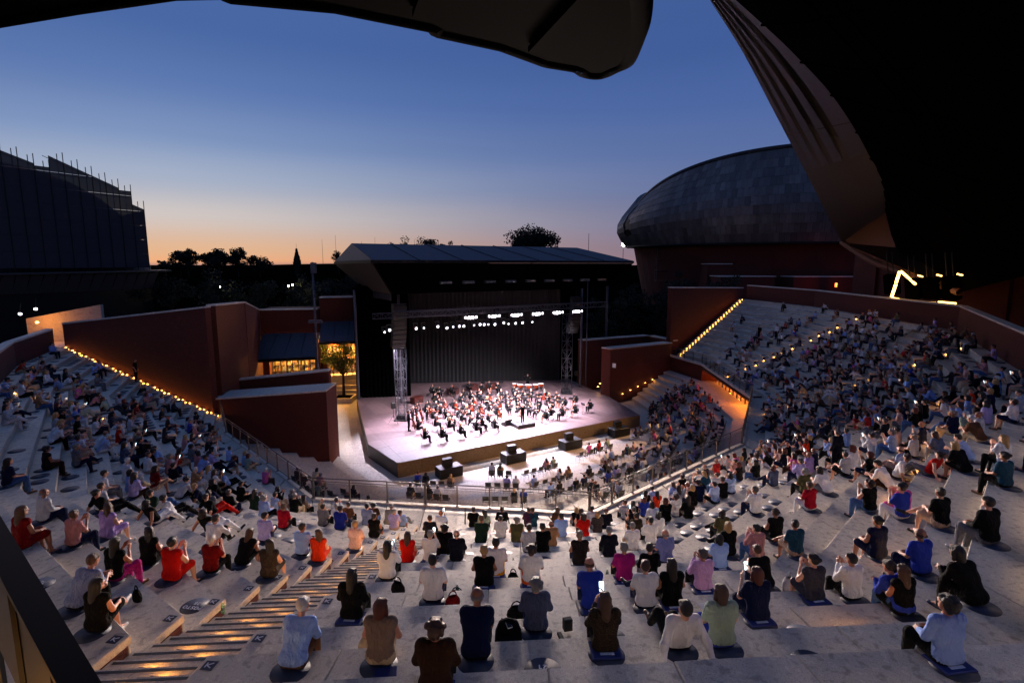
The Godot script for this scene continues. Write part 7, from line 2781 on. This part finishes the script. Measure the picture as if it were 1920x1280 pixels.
func audience_list() -> void:
	P(3.25, 12, "l black", "t black", "long black", 0, "woman with long black hair dressed all in black right of the lit stairs")
	P(3.34, 14, "n taupe", "k beige", "bob auburn", 3, "woman with auburn bob, sleeveless taupe top and beige skirt, cross-legged")
	P(3.41, 15, "l darkbrown", "t black", "curly brown", 0, "curly brown head at the bottom edge of the picture")
	P(3.35, 11, "s white", "t navy", "short black", 0, "short black hair, white t-shirt with maroon bag at the hip")
	P(3.44, 14, "s navy", "t black", "fringe grey", 1, "balding man in navy polo shirt left of the black backpack")
	P(3.51, 13, "l slate", "t navy", "curly grey", 0, "grey curly hair, slate grey long-sleeved shirt, on a blue cushion")
	P(3.43, 10, "n black", "k black", "short blond", 0, "fair short-haired woman in sleeveless black dress behind the balding man in navy")
	P(3.58, 14, "l leaf", "t black", "long brown", 5, "woman with long brown hair in dark leaf-patterned blouse, hands raised")
	P(3.60, 12, "s blue", "t navy", "fringe brown", 1, "bald man in bright blue polo with a shoulder strap")
	P(3.68, 12, "s white", "t navy", "short brown", 3, "man in white short-sleeved shirt with one foot sticking out left")
	P(3.66, 14, "l white", "t black", "short darkbrown", 4, "man in white long-sleeved shirt, legs stretched left, lower right of centre")
	P(3.22, 9, "l white", "t black", "long black", 5, "woman with very long black hair in loose white blouse by the lit stairs")
	P(3.21, 7, "n red", "k red", "long darkbrown", 0, "dark-haired woman in strapless red dress beside the grey-haired man in white")
	P(3.27, 7, "s white", "t black", "short grey", 5, "grey-haired man in white t-shirt holding up a phone")
	P(3.34, 7, "l navyblack", "t black", "fringe brown", 0, "balding man in dark navy sweater, pink carton at his right hand")
	P(3.45, 9, "s white", "k yellow", "short black", 0, "black-haired woman in white top and yellow skirt on a blue cushion")
	P(3.52, 10, "s white", "k orange", "curly darkbrown", 0, "woman with big dark curls, white top and orange skirt")
	P(3.58, 6, "s black", "t black", "short darkbrown", 0, "man in black t-shirt right behind the big dark curls")
	P(3.62, 5, "l tan", "t beige", "fringe brown", 0, "balding man in tan jacket")
	P(3.65, 8, "n floral", "t navy", "short ash", 0, "ash-haired woman in black floral top on a blue cushion")
	P(3.75, 7, "l navyblack", "t black", "short grey", 0, "stout grey-haired man in black jacket on blue cushion")
	P(3.70, 10, "s magenta", "t black", "short grey", 0, "grey-haired man in magenta shirt")
	P(3.85, 6, "s white", "t beige", "short grey", 0, "grey-haired man in white polo behind the magenta shirt")
	P(3.95, 5, "l white", "t black", "short black", 0, "black-haired man in white shirt at right of centre, third step")
	P(3.75, 10, "l black", "t grey", "short darkbrown", 3, "dark-haired person in black between magenta and lilac-blue shirts")
	P(3.86, 8, "s lilacblue", "t navy", "fringe grey", 0, "balding man in lilac-blue shirt")
	P(3.72, 12, "n black", "t black", "long darkbrown", 0, "woman with long dark brown hair in black beside white-shirted man")
	P(2.92, 3, "n black", "k black", "bun darkbrown", 0, "woman in sleeveless black dress two steps up left of the stair foot")
	P(2.69, 1, "s greyblue", "t navy", "short black", 0, "black-haired man in grey-blue shirt beside the sleeveless black dress")
	P(2.54, 1, "s brown", "t black", "short brown", 7, "brown-haired man in brown shirt near the stair foot")
	P(2.90, 1, "s lavender", "k sand", "short grey", 3, "grey-haired woman in lavender blouse with bare crossed legs at stair foot")
	P(3.17, 3, "l navyblack", "t black", "short brown", 0, "brown-haired man in dark jacket right of the lit stairs")
	P(3.16, 1, "s paleblue", "t navy", "fringe brown", 5, "balding man in pale blue shirt filming with his phone")
	P(3.29, 6, "s black", "t black", "curly black", 0, "black-curled woman in black t-shirt between two balding men")
	P(3.30, 0, "s black", "t black", "short darkbrown", 0, "dark-haired woman in black blouse on second step left of centre")
	P(3.38, 4, "s darkgreen", "t black", "short brown", 1, "person in dark green shirt leaning forward")
	P(3.45, 3, "s white", "t black", "bun black", 0, "white shirt with black bun, centre of the third step")
	P(3.45, 0, "l black", "t black", "short darkbrown", 0, "dark-haired person in black jacket on the first step at the centre")
	P(3.51, 4, "n olive", "t navy", "curly grey", 0, "woman with grey-brown curls in olive patterned top")
	P(3.54, 6, "s lightgrey", "t navy", "short darkbrown", 0, "dark-haired person in light grey t-shirt beside olive top")
	P(3.61, 0, "s teal", "t navy", "short darkbrown", 0, "dark-haired man in dark teal shirt")
	P(3.59, 0, "l plum", "t black", "bun brown", 2, "person in plum cardigan clapping on the first step")
	P(3.69, 3, "s skyblue", "t grey", "short black", 2, "black-haired man in pale sky-blue shirt clapping")
	P(3.74, 0, "l brown", "t black", "long brown", 0, "brown-haired person in brown jacket in front of the sky-blue shirt")
	P(3.78, 3, "s red", "t black", "bob darkbrown", 2, "dark bob and red top on second step")
	P(3.87, 2, "s patterned", "t grey", "bob blond", 0, "blond bob and grey patterned shirt beside the red top")
	P(3.83, 1, "n black", "k sand", "long brown", 0, "woman with long chestnut hair on first step")
	P(3.92, 0, "l white", "t navy", "short black", 0, "man in white long-sleeved shirt next to the long chestnut hair")
	P(3.95, 1, "l navyblack", "t black", "fringe grey", 0, "balding man in dark suit jacket on first step")
	P(4.07, 1, "n black", "k black", "long black", 0, "woman with long black hair and black dress, disc beside her")
	P(3.99, 3, "l leaf", "t leaf", "short darkbrown", 0, "person in camouflage shirt and trousers")
	P(4.18, 0, "n black", "k black", "long darkbrown", 0, "woman in black dress by the railing at right")
	P(4.23, 0, "l paleblue", "t grey", "short darkbrown", 1, "man in pale blue shirt with a strap by the railing")
	P(4.18, 1, "n orangered", "k orangered", "long black", 0, "woman in orange-red dress by the railing at right")
	P(3.25, 14, "l skyblue", "t brown", "short white", 1, "white-haired man in sky-blue shirt bending forward at the bottom edge")
	P(2.93, 13, "n black", "k black", "long black", 3, "woman in black dress with bare crossed legs and sandals")
	P(2.84, 13, "s greyblue", "t black", "short brown", 1, "man in grey-blue shirt behind the bare crossed legs")
	P(2.76, 12, "n black", "t magenta", "long black", 2, "woman with black hair, black top and magenta trousers clapping")
	P(2.71, 11, "n black", "k black", "long black", 7, "woman in strapless black with long straight hair, left of red dress")
	P(2.82, 11, "n red", "k red", "bun black", 2, "woman in red dress with pinned-up black hair")
	P(2.83, 10, "s darkred", "t black", "short white", 2, "white-haired man in dark red polo clapping")
	P(2.68, 9, "l white", "t black", "short darkbrown", 6, "dark-haired man in white shirt with black trousers, knees up")
	P(2.95, 9, "n polka", "k polka", "long black", 7, "woman in black dress with white dots beside the wooden step end")
	P(2.83, 9, "n black", "k black", "long brown", 1, "long brown hair bent forward behind the dotted dress")
	P(2.88, 7, "s skyblue", "t black", "short darkbrown", 3, "dark-haired man in sky-blue shirt with legs crossed")
	P(2.96, 7, "n orangered", "k orangered", "long brown", 7, "woman in rust-red dress with long brown hair turned right")
	P(2.68, 7, "s lavender", "t navy", "short black", 3, "black-haired man in lavender shirt, shoe raised")
	P(2.52, 8, "n black", "t white", "bob darkbrown", 4, "woman in black top and white trousers stretching her legs")
	P(2.35, 9, "n black", "t white", "bob black", 4, "person in black top and white trousers lying back at left")
	P(2.27, 8, "s white", "t black", "short darkbrown", 4, "man in white shirt and black trousers lying back")
	P(2.24, 10, "s black", "t black", "short black", 4, "black-clad man leaning back with legs out")
	P(2.19, 10, "s white", "t navy", "short brown", 0, "man in white t-shirt with red bag behind him")
	P(2.48, 11, "n lilac", "k lilac", "long brown", 7, "woman in lilac dress with long brown hair")
	P(2.53, 12, "s dustypink", "t navy", "short brown", 2, "brown-haired man in dusty pink shirt")
	P(2.32, 12, "l lightgrey", "t navy", "fringe grey", 0, "grey man in light grey shirt with a black bag")
	P(2.51, 13, "n darkred", "k darkred", "long brown", 0, "woman in dark red at the left edge")
	P(1.92, 7, "s darkred", "k sand", "bob darkbrown", 3, "dark bob, dark red blouse and bare legs on left slope")
	P(2.18, 8, "s darkgreen", "t denim", "short darkbrown", 4, "man in denim with legs stretched, left of the red trousers")
	P(2.21, 6, "s black", "t red", "short darkbrown", 4, "man in black shirt with red trousers stretched out")
	P(1.92, 4, "l black", "t black", "bob black", 4, "black-clad person reclining below the blue discs")
	P(2.05, 3, "s darkgreen", "t brown", "long darkbrown", 2, "woman with long dark hair in dark green clapping")
	P(1.94, 3, "s black", "t black", "short darkbrown", 0, "small dark head above a black shirt mid left")
	P(2.54, 5, "s crimson", "t black", "short brown", 0, "brown-haired person in crimson shirt left of the taupe jacket")
	P(2.07, 2, "n paleblue", "t grey", "short darkbrown", 0, "dark-haired woman in pale blue top left of centre")
	P(2.03, 0, "l taupe", "t black", "long darkbrown", 0, "long dark hair over taupe jacket by the railing")
	P(2.57, 3, "s grey", "t black", "short darkbrown", 0, "grey shirt left of the royal blue blouse")
	P(2.69, 3, "s royalblue", "t navy", "short black", 0, "black-haired person in royal blue blouse")
	P(2.97, 5, "s flowered", "k flowered", "short blond", 3, "pale blond woman in flowered white dress, bare legs")
	P(3.71, 14, "s sage", "t blue", "bob brown", 0, "brown bob and sage t-shirt with bag strap, right of man in white")
	P(3.80, 13, "s navy", "t navy", "bob auburn", 5, "auburn-haired person in navy t-shirt holding a lit phone")
	P(3.81, 11, "l pinklilac", "t black", "short darkgrey", 2, "dark-grey-haired man in pink-lilac shirt clapping")
	P(3.94, 9, "s skyblue", "t navy", "bob black", 0, "black bob and sky-blue shirt behind pink-lilac shirt")
	P(3.92, 11, "s black", "t navy", "short brown", 1, "man in black t-shirt sitting left of the dark grey dress")
	P(4.03, 9, "l dustypink", "t denim", "short black", 2, "dark-haired person in dusty pink shirt and jeans clapping")
	P(3.94, 12, "n darkgrey", "k darkgrey", "bun black", 2, "woman with black bun in dark grey dress")
	P(4.06, 10, "s teal", "k sand", "short darkbrown", 3, "dark-haired man in teal t-shirt and shorts")
	P(4.00, 12, "l white", "t black", "short black", 2, "man in white shirt and black trousers clapping at right")
	P(4.00, 13, "n black", "k black", "long brown", 0, "woman with long light brown hair in black beside the clapping man")
	P(4.07, 13, "s blue", "t navy", "fringe brown", 0, "bald man in blue shirt at right")
	P(4.09, 12, "n navy", "k navy", "bun black", 0, "woman in navy dress with black bun at right")
	P(4.00, 13, "l blue", "t denim", "short darkbrown", 1, "man in blue shirt leaning forward at the lower right")
	P(3.89, 15, "l lightblue", "t black", "curly black", 0, "curly black-haired man in light blue shirt at the lower right corner")
	P(4.21, 12, "s pink", "k pink", "short darkbrown", 2, "woman in pink top and pink skirt")
	P(4.20, 12, "s blue", "t white", "short darkbrown", 2, "person in blue t-shirt and white trousers clapping")
	P(4.22, 11, "n black", "t denim", "curly darkbrown", 2, "woman with big dark hair, black top and jeans")
	P(4.22, 9, "s crimson", "t white", "short brown", 0, "person in crimson top and white trousers")
	P(4.09, 9, "n black", "k black", "bun darkbrown", 0, "woman in backless black dress with dark bun")
	P(4.19, 7, "s white", "t navy", "short darkgrey", 2, "dark-grey-haired man in white t-shirt reaching forward")
	P(4.07, 7, "s olive", "t black", "bob darkbrown", 3, "dark bob and olive t-shirt")
	P(4.02, 8, "n black", "t black", "bob blond", 3, "blond bob in black leaning to the left")
	P(4.18, 13, "s black", "k sand", "short darkbrown", 3, "dark-clad person with bare legs at far right")
	P(4.15, 14, "l black", "t grey", "short darkbrown", 0, "person in black top and grey trousers at the right edge")
	P(4.04, 14, "l black", "t black", "bob black", 1, "dark figure hunched in the lower right corner")
	P(4.40, 7, "l lavender", "t navy", "short darkgrey", 2, "man in lavender shirt beside the standing suit")
	P(4.30, 9, "s white", "t grey", "bob darkbrown", 1, "dark bob and white t-shirt, grey trousers")
	P(4.44, 9, "s white", "t darkgreen", "bob auburn", 0, "auburn bob, white shirt and green trousers")

# ------------------------------------------------------------------ bags, bottles, plates and the like
func on_row(u: float, k: int, v: float) -> Array:
	var i := mini(int(u), 7)
	var q := place(i, u - i, k)
	return [row_at(i, u - i, k, v) + Vector3(0, 0.004, 0), q[1]]

func make_small_things() -> void:
	# black backpack with a phone lying on it
	var p := on_row(3.475, 13, 0.62)
	var t := thing("backpack", "black backpack standing on the bottom row, white phone on top", "backpack", p[0], p[1])
	var s := Shape.new(true)
	s.lathe(Vector3.ZERO, [[0.0, 0.0], [0.19, 0.0], [0.215, 0.08], [0.2, 0.3], [0.15, 0.43], [0.06, 0.48], [0.0, 0.485]], 20)
	mi("bag", s, cloth("black"), t, Transform3D(Basis.from_scale(Vector3(1, 1, 0.62)), Vector3.ZERO))
	var f := Shape.new()
	f.box(Vector3(0, 0.17, 0.13), Vector3(0.26, 0.22, 0.05), Basis.IDENTITY, 0.02)
	mi("pocket", f, cloth("navyblack"), t)
	for x in [-0.1, 0.1]:
		var st := Shape.new()
		st.bar(Vector3(x, 0.4, -0.11), Vector3(x * 1.3, 0.06, -0.14), 0.05, 0.02)
		mi("strap", st, mats.black_plastic, t)
	var ph := thing("phone", "white phone lying on the black backpack", "phone", p[0] + Vector3(0, 0.475, 0) + Basis(Vector3.UP, p[1]) * Vector3(0, -0.03, 0.06), p[1] + 0.4)
	ph.rotation.x = 0.35
	var b := Shape.new()
	b.box(Vector3.ZERO, Vector3(0.08, 0.012, 0.16), Basis.IDENTITY, 0.003)
	mi("case", b, mats.paper, ph)
	var sc := Shape.new()
	sc.box(Vector3(0, 0.008, 0), Vector3(0.068, 0.003, 0.14))
	mi("screen", sc, mats.black_plastic, ph)
	bag("tote_bag", "cream canvas tote bag beside the auburn bob", 3.312, 13, 0.6, cloth("beige"), 0.2, 0.26)
	bag("handbag", "black handbag with loop handle right of the white blouse", 3.272, 10, 0.4, cloth("black"), 0.17, 0.24)
	bag("handbag", "maroon handbag at the right hip of the white t-shirt", 3.385, 11, 0.45, cloth("darkred"), 0.16, 0.2)
	bag("handbag", "black handbag left of the slate grey shirt", 3.487, 12, 0.4, cloth("black"), 0.18, 0.2)
	bag("handbag", "black bag with pale clasp beside the white top and orange skirt", 3.487, 9, 0.55, cloth("black"), 0.15, 0.22)
	bag("handbag", "dark grey jacket and bag heap behind the fair short-haired woman", 3.385, 10, 0.7, cloth("navyblack"), 0.24, 0.18)
	bag("tote_bag", "pale canvas bag in front of the dark grey dress", 3.955, 11, 0.35, cloth("lightgrey"), 0.17, 0.26)
	bag("handbag", "black bag with long strap beside the red dress at left", 2.872, 12, 0.3, cloth("black"), 0.13, 0.2)
	bag("handbag", "red bag behind the man in white t-shirt at far left", 2.302, 11, 0.55, cloth("red"), 0.16, 0.2)
	bag("sun_hat", "dark purple hat lying on the third step near two discs", 4.085, 3, 0.5, cloth("plum"), 0.2, 0.1)
	# bottles
	for q in [[3.382, 10, 0.5, "green water bottle near the fair short-haired woman"], [3.283, 12, 0.5, "green water bottle beside the auburn bob"], [3.49, 7, 0.6, "green water bottle behind the yellow skirt"], [3.685, 9, 0.5, "clear water bottle between the blue polo and magenta shirt"], [3.02, 11, 0.4, "green bottle lying left of the dotted dress"]]:
		var r := on_row(q[0], q[1], q[2])
		var o := thing("water_bottle", q[3], "bottle", r[0], 0.0, "water bottles among the seats")
		var bs := Shape.new(true)
		bs.lathe(Vector3.ZERO, [[0.0, 0.0], [0.034, 0.0], [0.036, 0.02], [0.036, 0.15], [0.014, 0.2], [0.014, 0.215]], 14)
		mi("body", bs, mats.bottle_plastic, o)
		var cp := Shape.new(true)
		cp.lathe(Vector3(0, 0.212, 0), [[0.016, 0.0], [0.016, 0.02], [0.0, 0.02]], 12)
		mi("cap", cp, mats.paper, o)
		var lb := Shape.new(true)
		lb.lathe(Vector3(0, 0.06, 0), [[0.037, 0.0], [0.037, 0.06]], 14)
		mi("paper_label", lb, mats.disc_blue, o)
	# papers, cartons
	for q in [[3.382, 11, 0.25, Vector3(0.2, 0.09, 0.12), "paper", "white box beside the green bottle left of centre"], [3.362, 6, 0.5, Vector3(0.09, 0.1, 0.09), "pink", "pink carton at the right hand of the balding man in navy"], [3.35, 14, 0.5, Vector3(0.3, 0.02, 0.24), "cushion", "bright blue programme booklet behind the auburn bob"], [3.77, 12, 0.35, Vector3(0.3, 0.03, 0.2), "paper", "open white programme between the man in white and sage t-shirt"], [3.55, 13, 0.3, Vector3(0.14, 0.2, 0.1), "dark", "black camera case left of the leaf-patterned blouse"], [3.54, 13, 0.5, Vector3(0.07, 0.05, 0.22), "dark", "folded black umbrella left of the camera case"]]:
		var r := on_row(q[0], q[1], q[2])
		var o := thing("box" if q[3].y > 0.04 else "programme", q[5], "box" if q[3].y > 0.04 else "programme", r[0], r[1] + 0.2)
		var bs := Shape.new()
		bs.box(Vector3(0, q[3].y * 0.5, 0), q[3], Basis.IDENTITY, 0.006)
		mi("body", bs, {"paper": mats.paper, "pink": cloth("dustypink"), "cushion": mats.cushion_blue, "dark": mats.black_plastic}[q[4]], o)
		var l := Shape.new()
		l.box(Vector3(0, q[3].y + 0.002, 0), Vector3(q[3].x * 0.7, 0.004, q[3].z * 0.7))
		mi("top_flap", l, {"paper": mats.drum_head, "pink": mats.paper, "cushion": mats.cushion_blue, "dark": mats.dark_metal}[q[4]], o)
	# flat blue seat cushions under some of the nearer spectators
	var n := 0
	for who in seats:
		if who.named and who.block == 3 and n < 16 and absi(str(who.label).hash()) % 2 == 0:
			n += 1
			var o := thing("seat_cushion", "blue seat cushion, %s row up, under the %s from left on bottom centre block" % [ordinal(who.row + 1), ordinal(who.nth)], "cushion", who.at + Vector3(0, 0.006, 0) + Basis(Vector3.UP, who.yaw) * Vector3(0, 0, 0.04), who.yaw, "flat blue seat cushions")
			var cs := Shape.new()
			cs.box(Vector3(0, 0.022, 0), Vector3(0.44, 0.04, 0.36), Basis.IDENTITY, 0.014)
			mi("pad", cs, mats.cushion_blue, o)
			var pr := Shape.new()
			pr.box(Vector3(0, 0.043, 0.1), Vector3(0.2, 0.003, 0.05))
			mi("print", pr, mats.white_print, o)
	# lit phones in raised hands
	n = 0
	for who in seats:
		if who.form == "phone" and n < 26:
			n += 1
			var o := thing("lit_phone", "lit phone held up by spectator, %s, %s from left" % [("%s row up" % ordinal(who.row + 1)) if who.block is int else "before the stage", ordinal(who.nth)], "phone", who.at + Basis(Vector3.UP, who.yaw) * Vector3(0.03, 0.68, -0.47), who.yaw, "lit phones held by spectators")
			if who.block is int:
				o.set_meta("label", "lit phone of the spectator %s row up, %s from left on %s" % [ordinal(who.row + 1), ordinal(who.nth), BLOCKS[who.block]])
			o.rotation.x = -0.35
			var ps := Shape.new()
			ps.box(Vector3(0, 0, -0.005), Vector3(0.078, 0.155, 0.008), Basis.IDENTITY, 0.002)
			mi("case", ps, mats.black_plastic, o)
			var g := Shape.new()
			g.box(Vector3(0, 0, 0.001), Vector3(0.068, 0.14, 0.002))
			mi("screen", g, mats.screen_lit, o)
			var l := OmniLight3D.new()
			l.light_color = Color(0.8, 0.93, 1.0)
			l.light_energy = 0.02
			l.light_size = 0.05
			l.omni_range = 10
			l.omni_attenuation = 2.0
			l.shadow_enabled = true
			l.position = Vector3(0, 0, 0.05)
			o.add_child(l)
	# blue row plates let into the ends of the rows beside the broad stair
	for k in range(1, 15):
		for side in 2:
			var c := aisle_of(3, k)
			var i := 2 if side == 0 else 3
			var l := bend(i, k).distance_to(bend(i + 1, k))
			var q := place(i, 1.0 - 0.2 / l if side == 0 else c[1] + 0.16 / l, k, 0.2)
			var o := thing("row_plate", "blue row plate %s of the broad stair, %s step up" % ["left" if side == 0 else "right", ordinal(k + 1)], "sign", q[0], q[1], "blue row plates beside the broad stair")
			var ps := Shape.new()
			ps.box(Vector3(0, 0.003, 0), Vector3(0.17, 0.006, 0.17))
			mi("plate", ps, mats.tag_blue, o)
			var gs := Shape.new()
			gs.bar(Vector3(-0.04, 0.0075, 0.04), Vector3(-0.04, 0.0075, -0.045), 0.016, 0.003)
			gs.bar(Vector3(-0.028, 0.0075, 0.0), Vector3(0.045, 0.0075, -0.045), 0.016, 0.0029)
			gs.bar(Vector3(-0.024, 0.0075, 0.004), Vector3(0.045, 0.0075, 0.045), 0.016, 0.0028)
			mi("letter", gs, mats.white_print, o)
	# lamps in the risers at lower right
	var spots := [[3, 0.9, 14], [4, 0.1, 13], [4, 0.28, 12], [4, 0.42, 12], [4, 0.56, 12], [4, 0.7, 12], [4, 0.84, 12], [4, 0.95, 11]]
	for m in spots.size():
		var q := place(spots[m][0], spots[m][1], spots[m][2], -0.04)
		step_lamp(q[0] + Vector3(0, -0.2, 0), q[2], "%s riser lamp of the curving line at lower right" % ordinal(m + 1), 0.15)
	# dark steel beam at the lower left corner; the sheet stands in for a dark opening
	var o2 := thing("steel_beam", "dark sloping steel beam with guard panel at the lower left corner", "beam")
	var b0 := Vector3(-5.3, 13.97, -4.95)
	var b1 := Vector3(-2.2, 13.2, -2.7)
	var bm := Shape.new()
	bm.bar(b0, b1, 0.13, 0.16)
	mi("beam", bm, mats.dark_metal, o2)
	var fl := Shape.new()
	fl.bar(b0 + Vector3(0, 0.09, 0), b1 + Vector3(0, 0.09, 0), 0.19, 0.02)
	mi("flange", fl, mats.dark_metal, o2)
	for i in 4:
		var q := b0.lerp(b1, 0.08 + 0.28 * i)
		var po := Shape.new()
		po.bar(q - Vector3(0, 0.05, 0), q - Vector3(0, 1.9, 0), 0.05, 0.05)
		mi("post", po, mats.dark_metal, o2)
	var pn := Shape.new()
	pn.bar(b0 - Vector3(0.05, 0.75, 0.05), b1 - Vector3(0.05, 0.75, 0.05), 0.02, 1.2)
	mi("dark_opening_sheet", pn, mats.dark_metal, o2)

func bag(called: String, label: String, u: float, k: int, v: float, m: Material, r: float, h: float) -> void:
	var p := on_row(u, k, v)
	var t := thing(called, label, called.replace("_", " "), p[0], p[1] + rng.randf_range(-0.5, 0.5))
	var s := Shape.new(true)
	if called == "sun_hat":
		s.lathe(Vector3.ZERO, [[0.0, 0.002], [r, 0.0], [r * 1.02, 0.012], [r * 0.5, 0.02], [r * 0.46, h], [0.0, h * 1.05]], 20)
		mi("felt", s, m, t)
		return
	s.lathe(Vector3.ZERO, [[0.0, 0.0], [r * 0.9, 0.0], [r, h * 0.25], [r * 0.92, h * 0.6], [r * 0.62, h * 0.95], [r * 0.5, h]], 18)
	mi("bag", s, m, t, Transform3D(Basis.from_scale(Vector3(1, 1, 0.55)), Vector3.ZERO))
	var hd := Shape.new(true)
	for i in 10:
		var a0 := PI * i / 10.0
		var a1 := PI * (i + 1) / 10.0
		hd.tube(Vector3(cos(a0) * r * 0.5, h * 0.95 + sin(a0) * h * 0.55, 0), Vector3(cos(a1) * r * 0.5, h * 0.95 + sin(a1) * h * 0.55, 0), 0.012, 0.012, 6, false)
	mi("handle", hd, m, t)
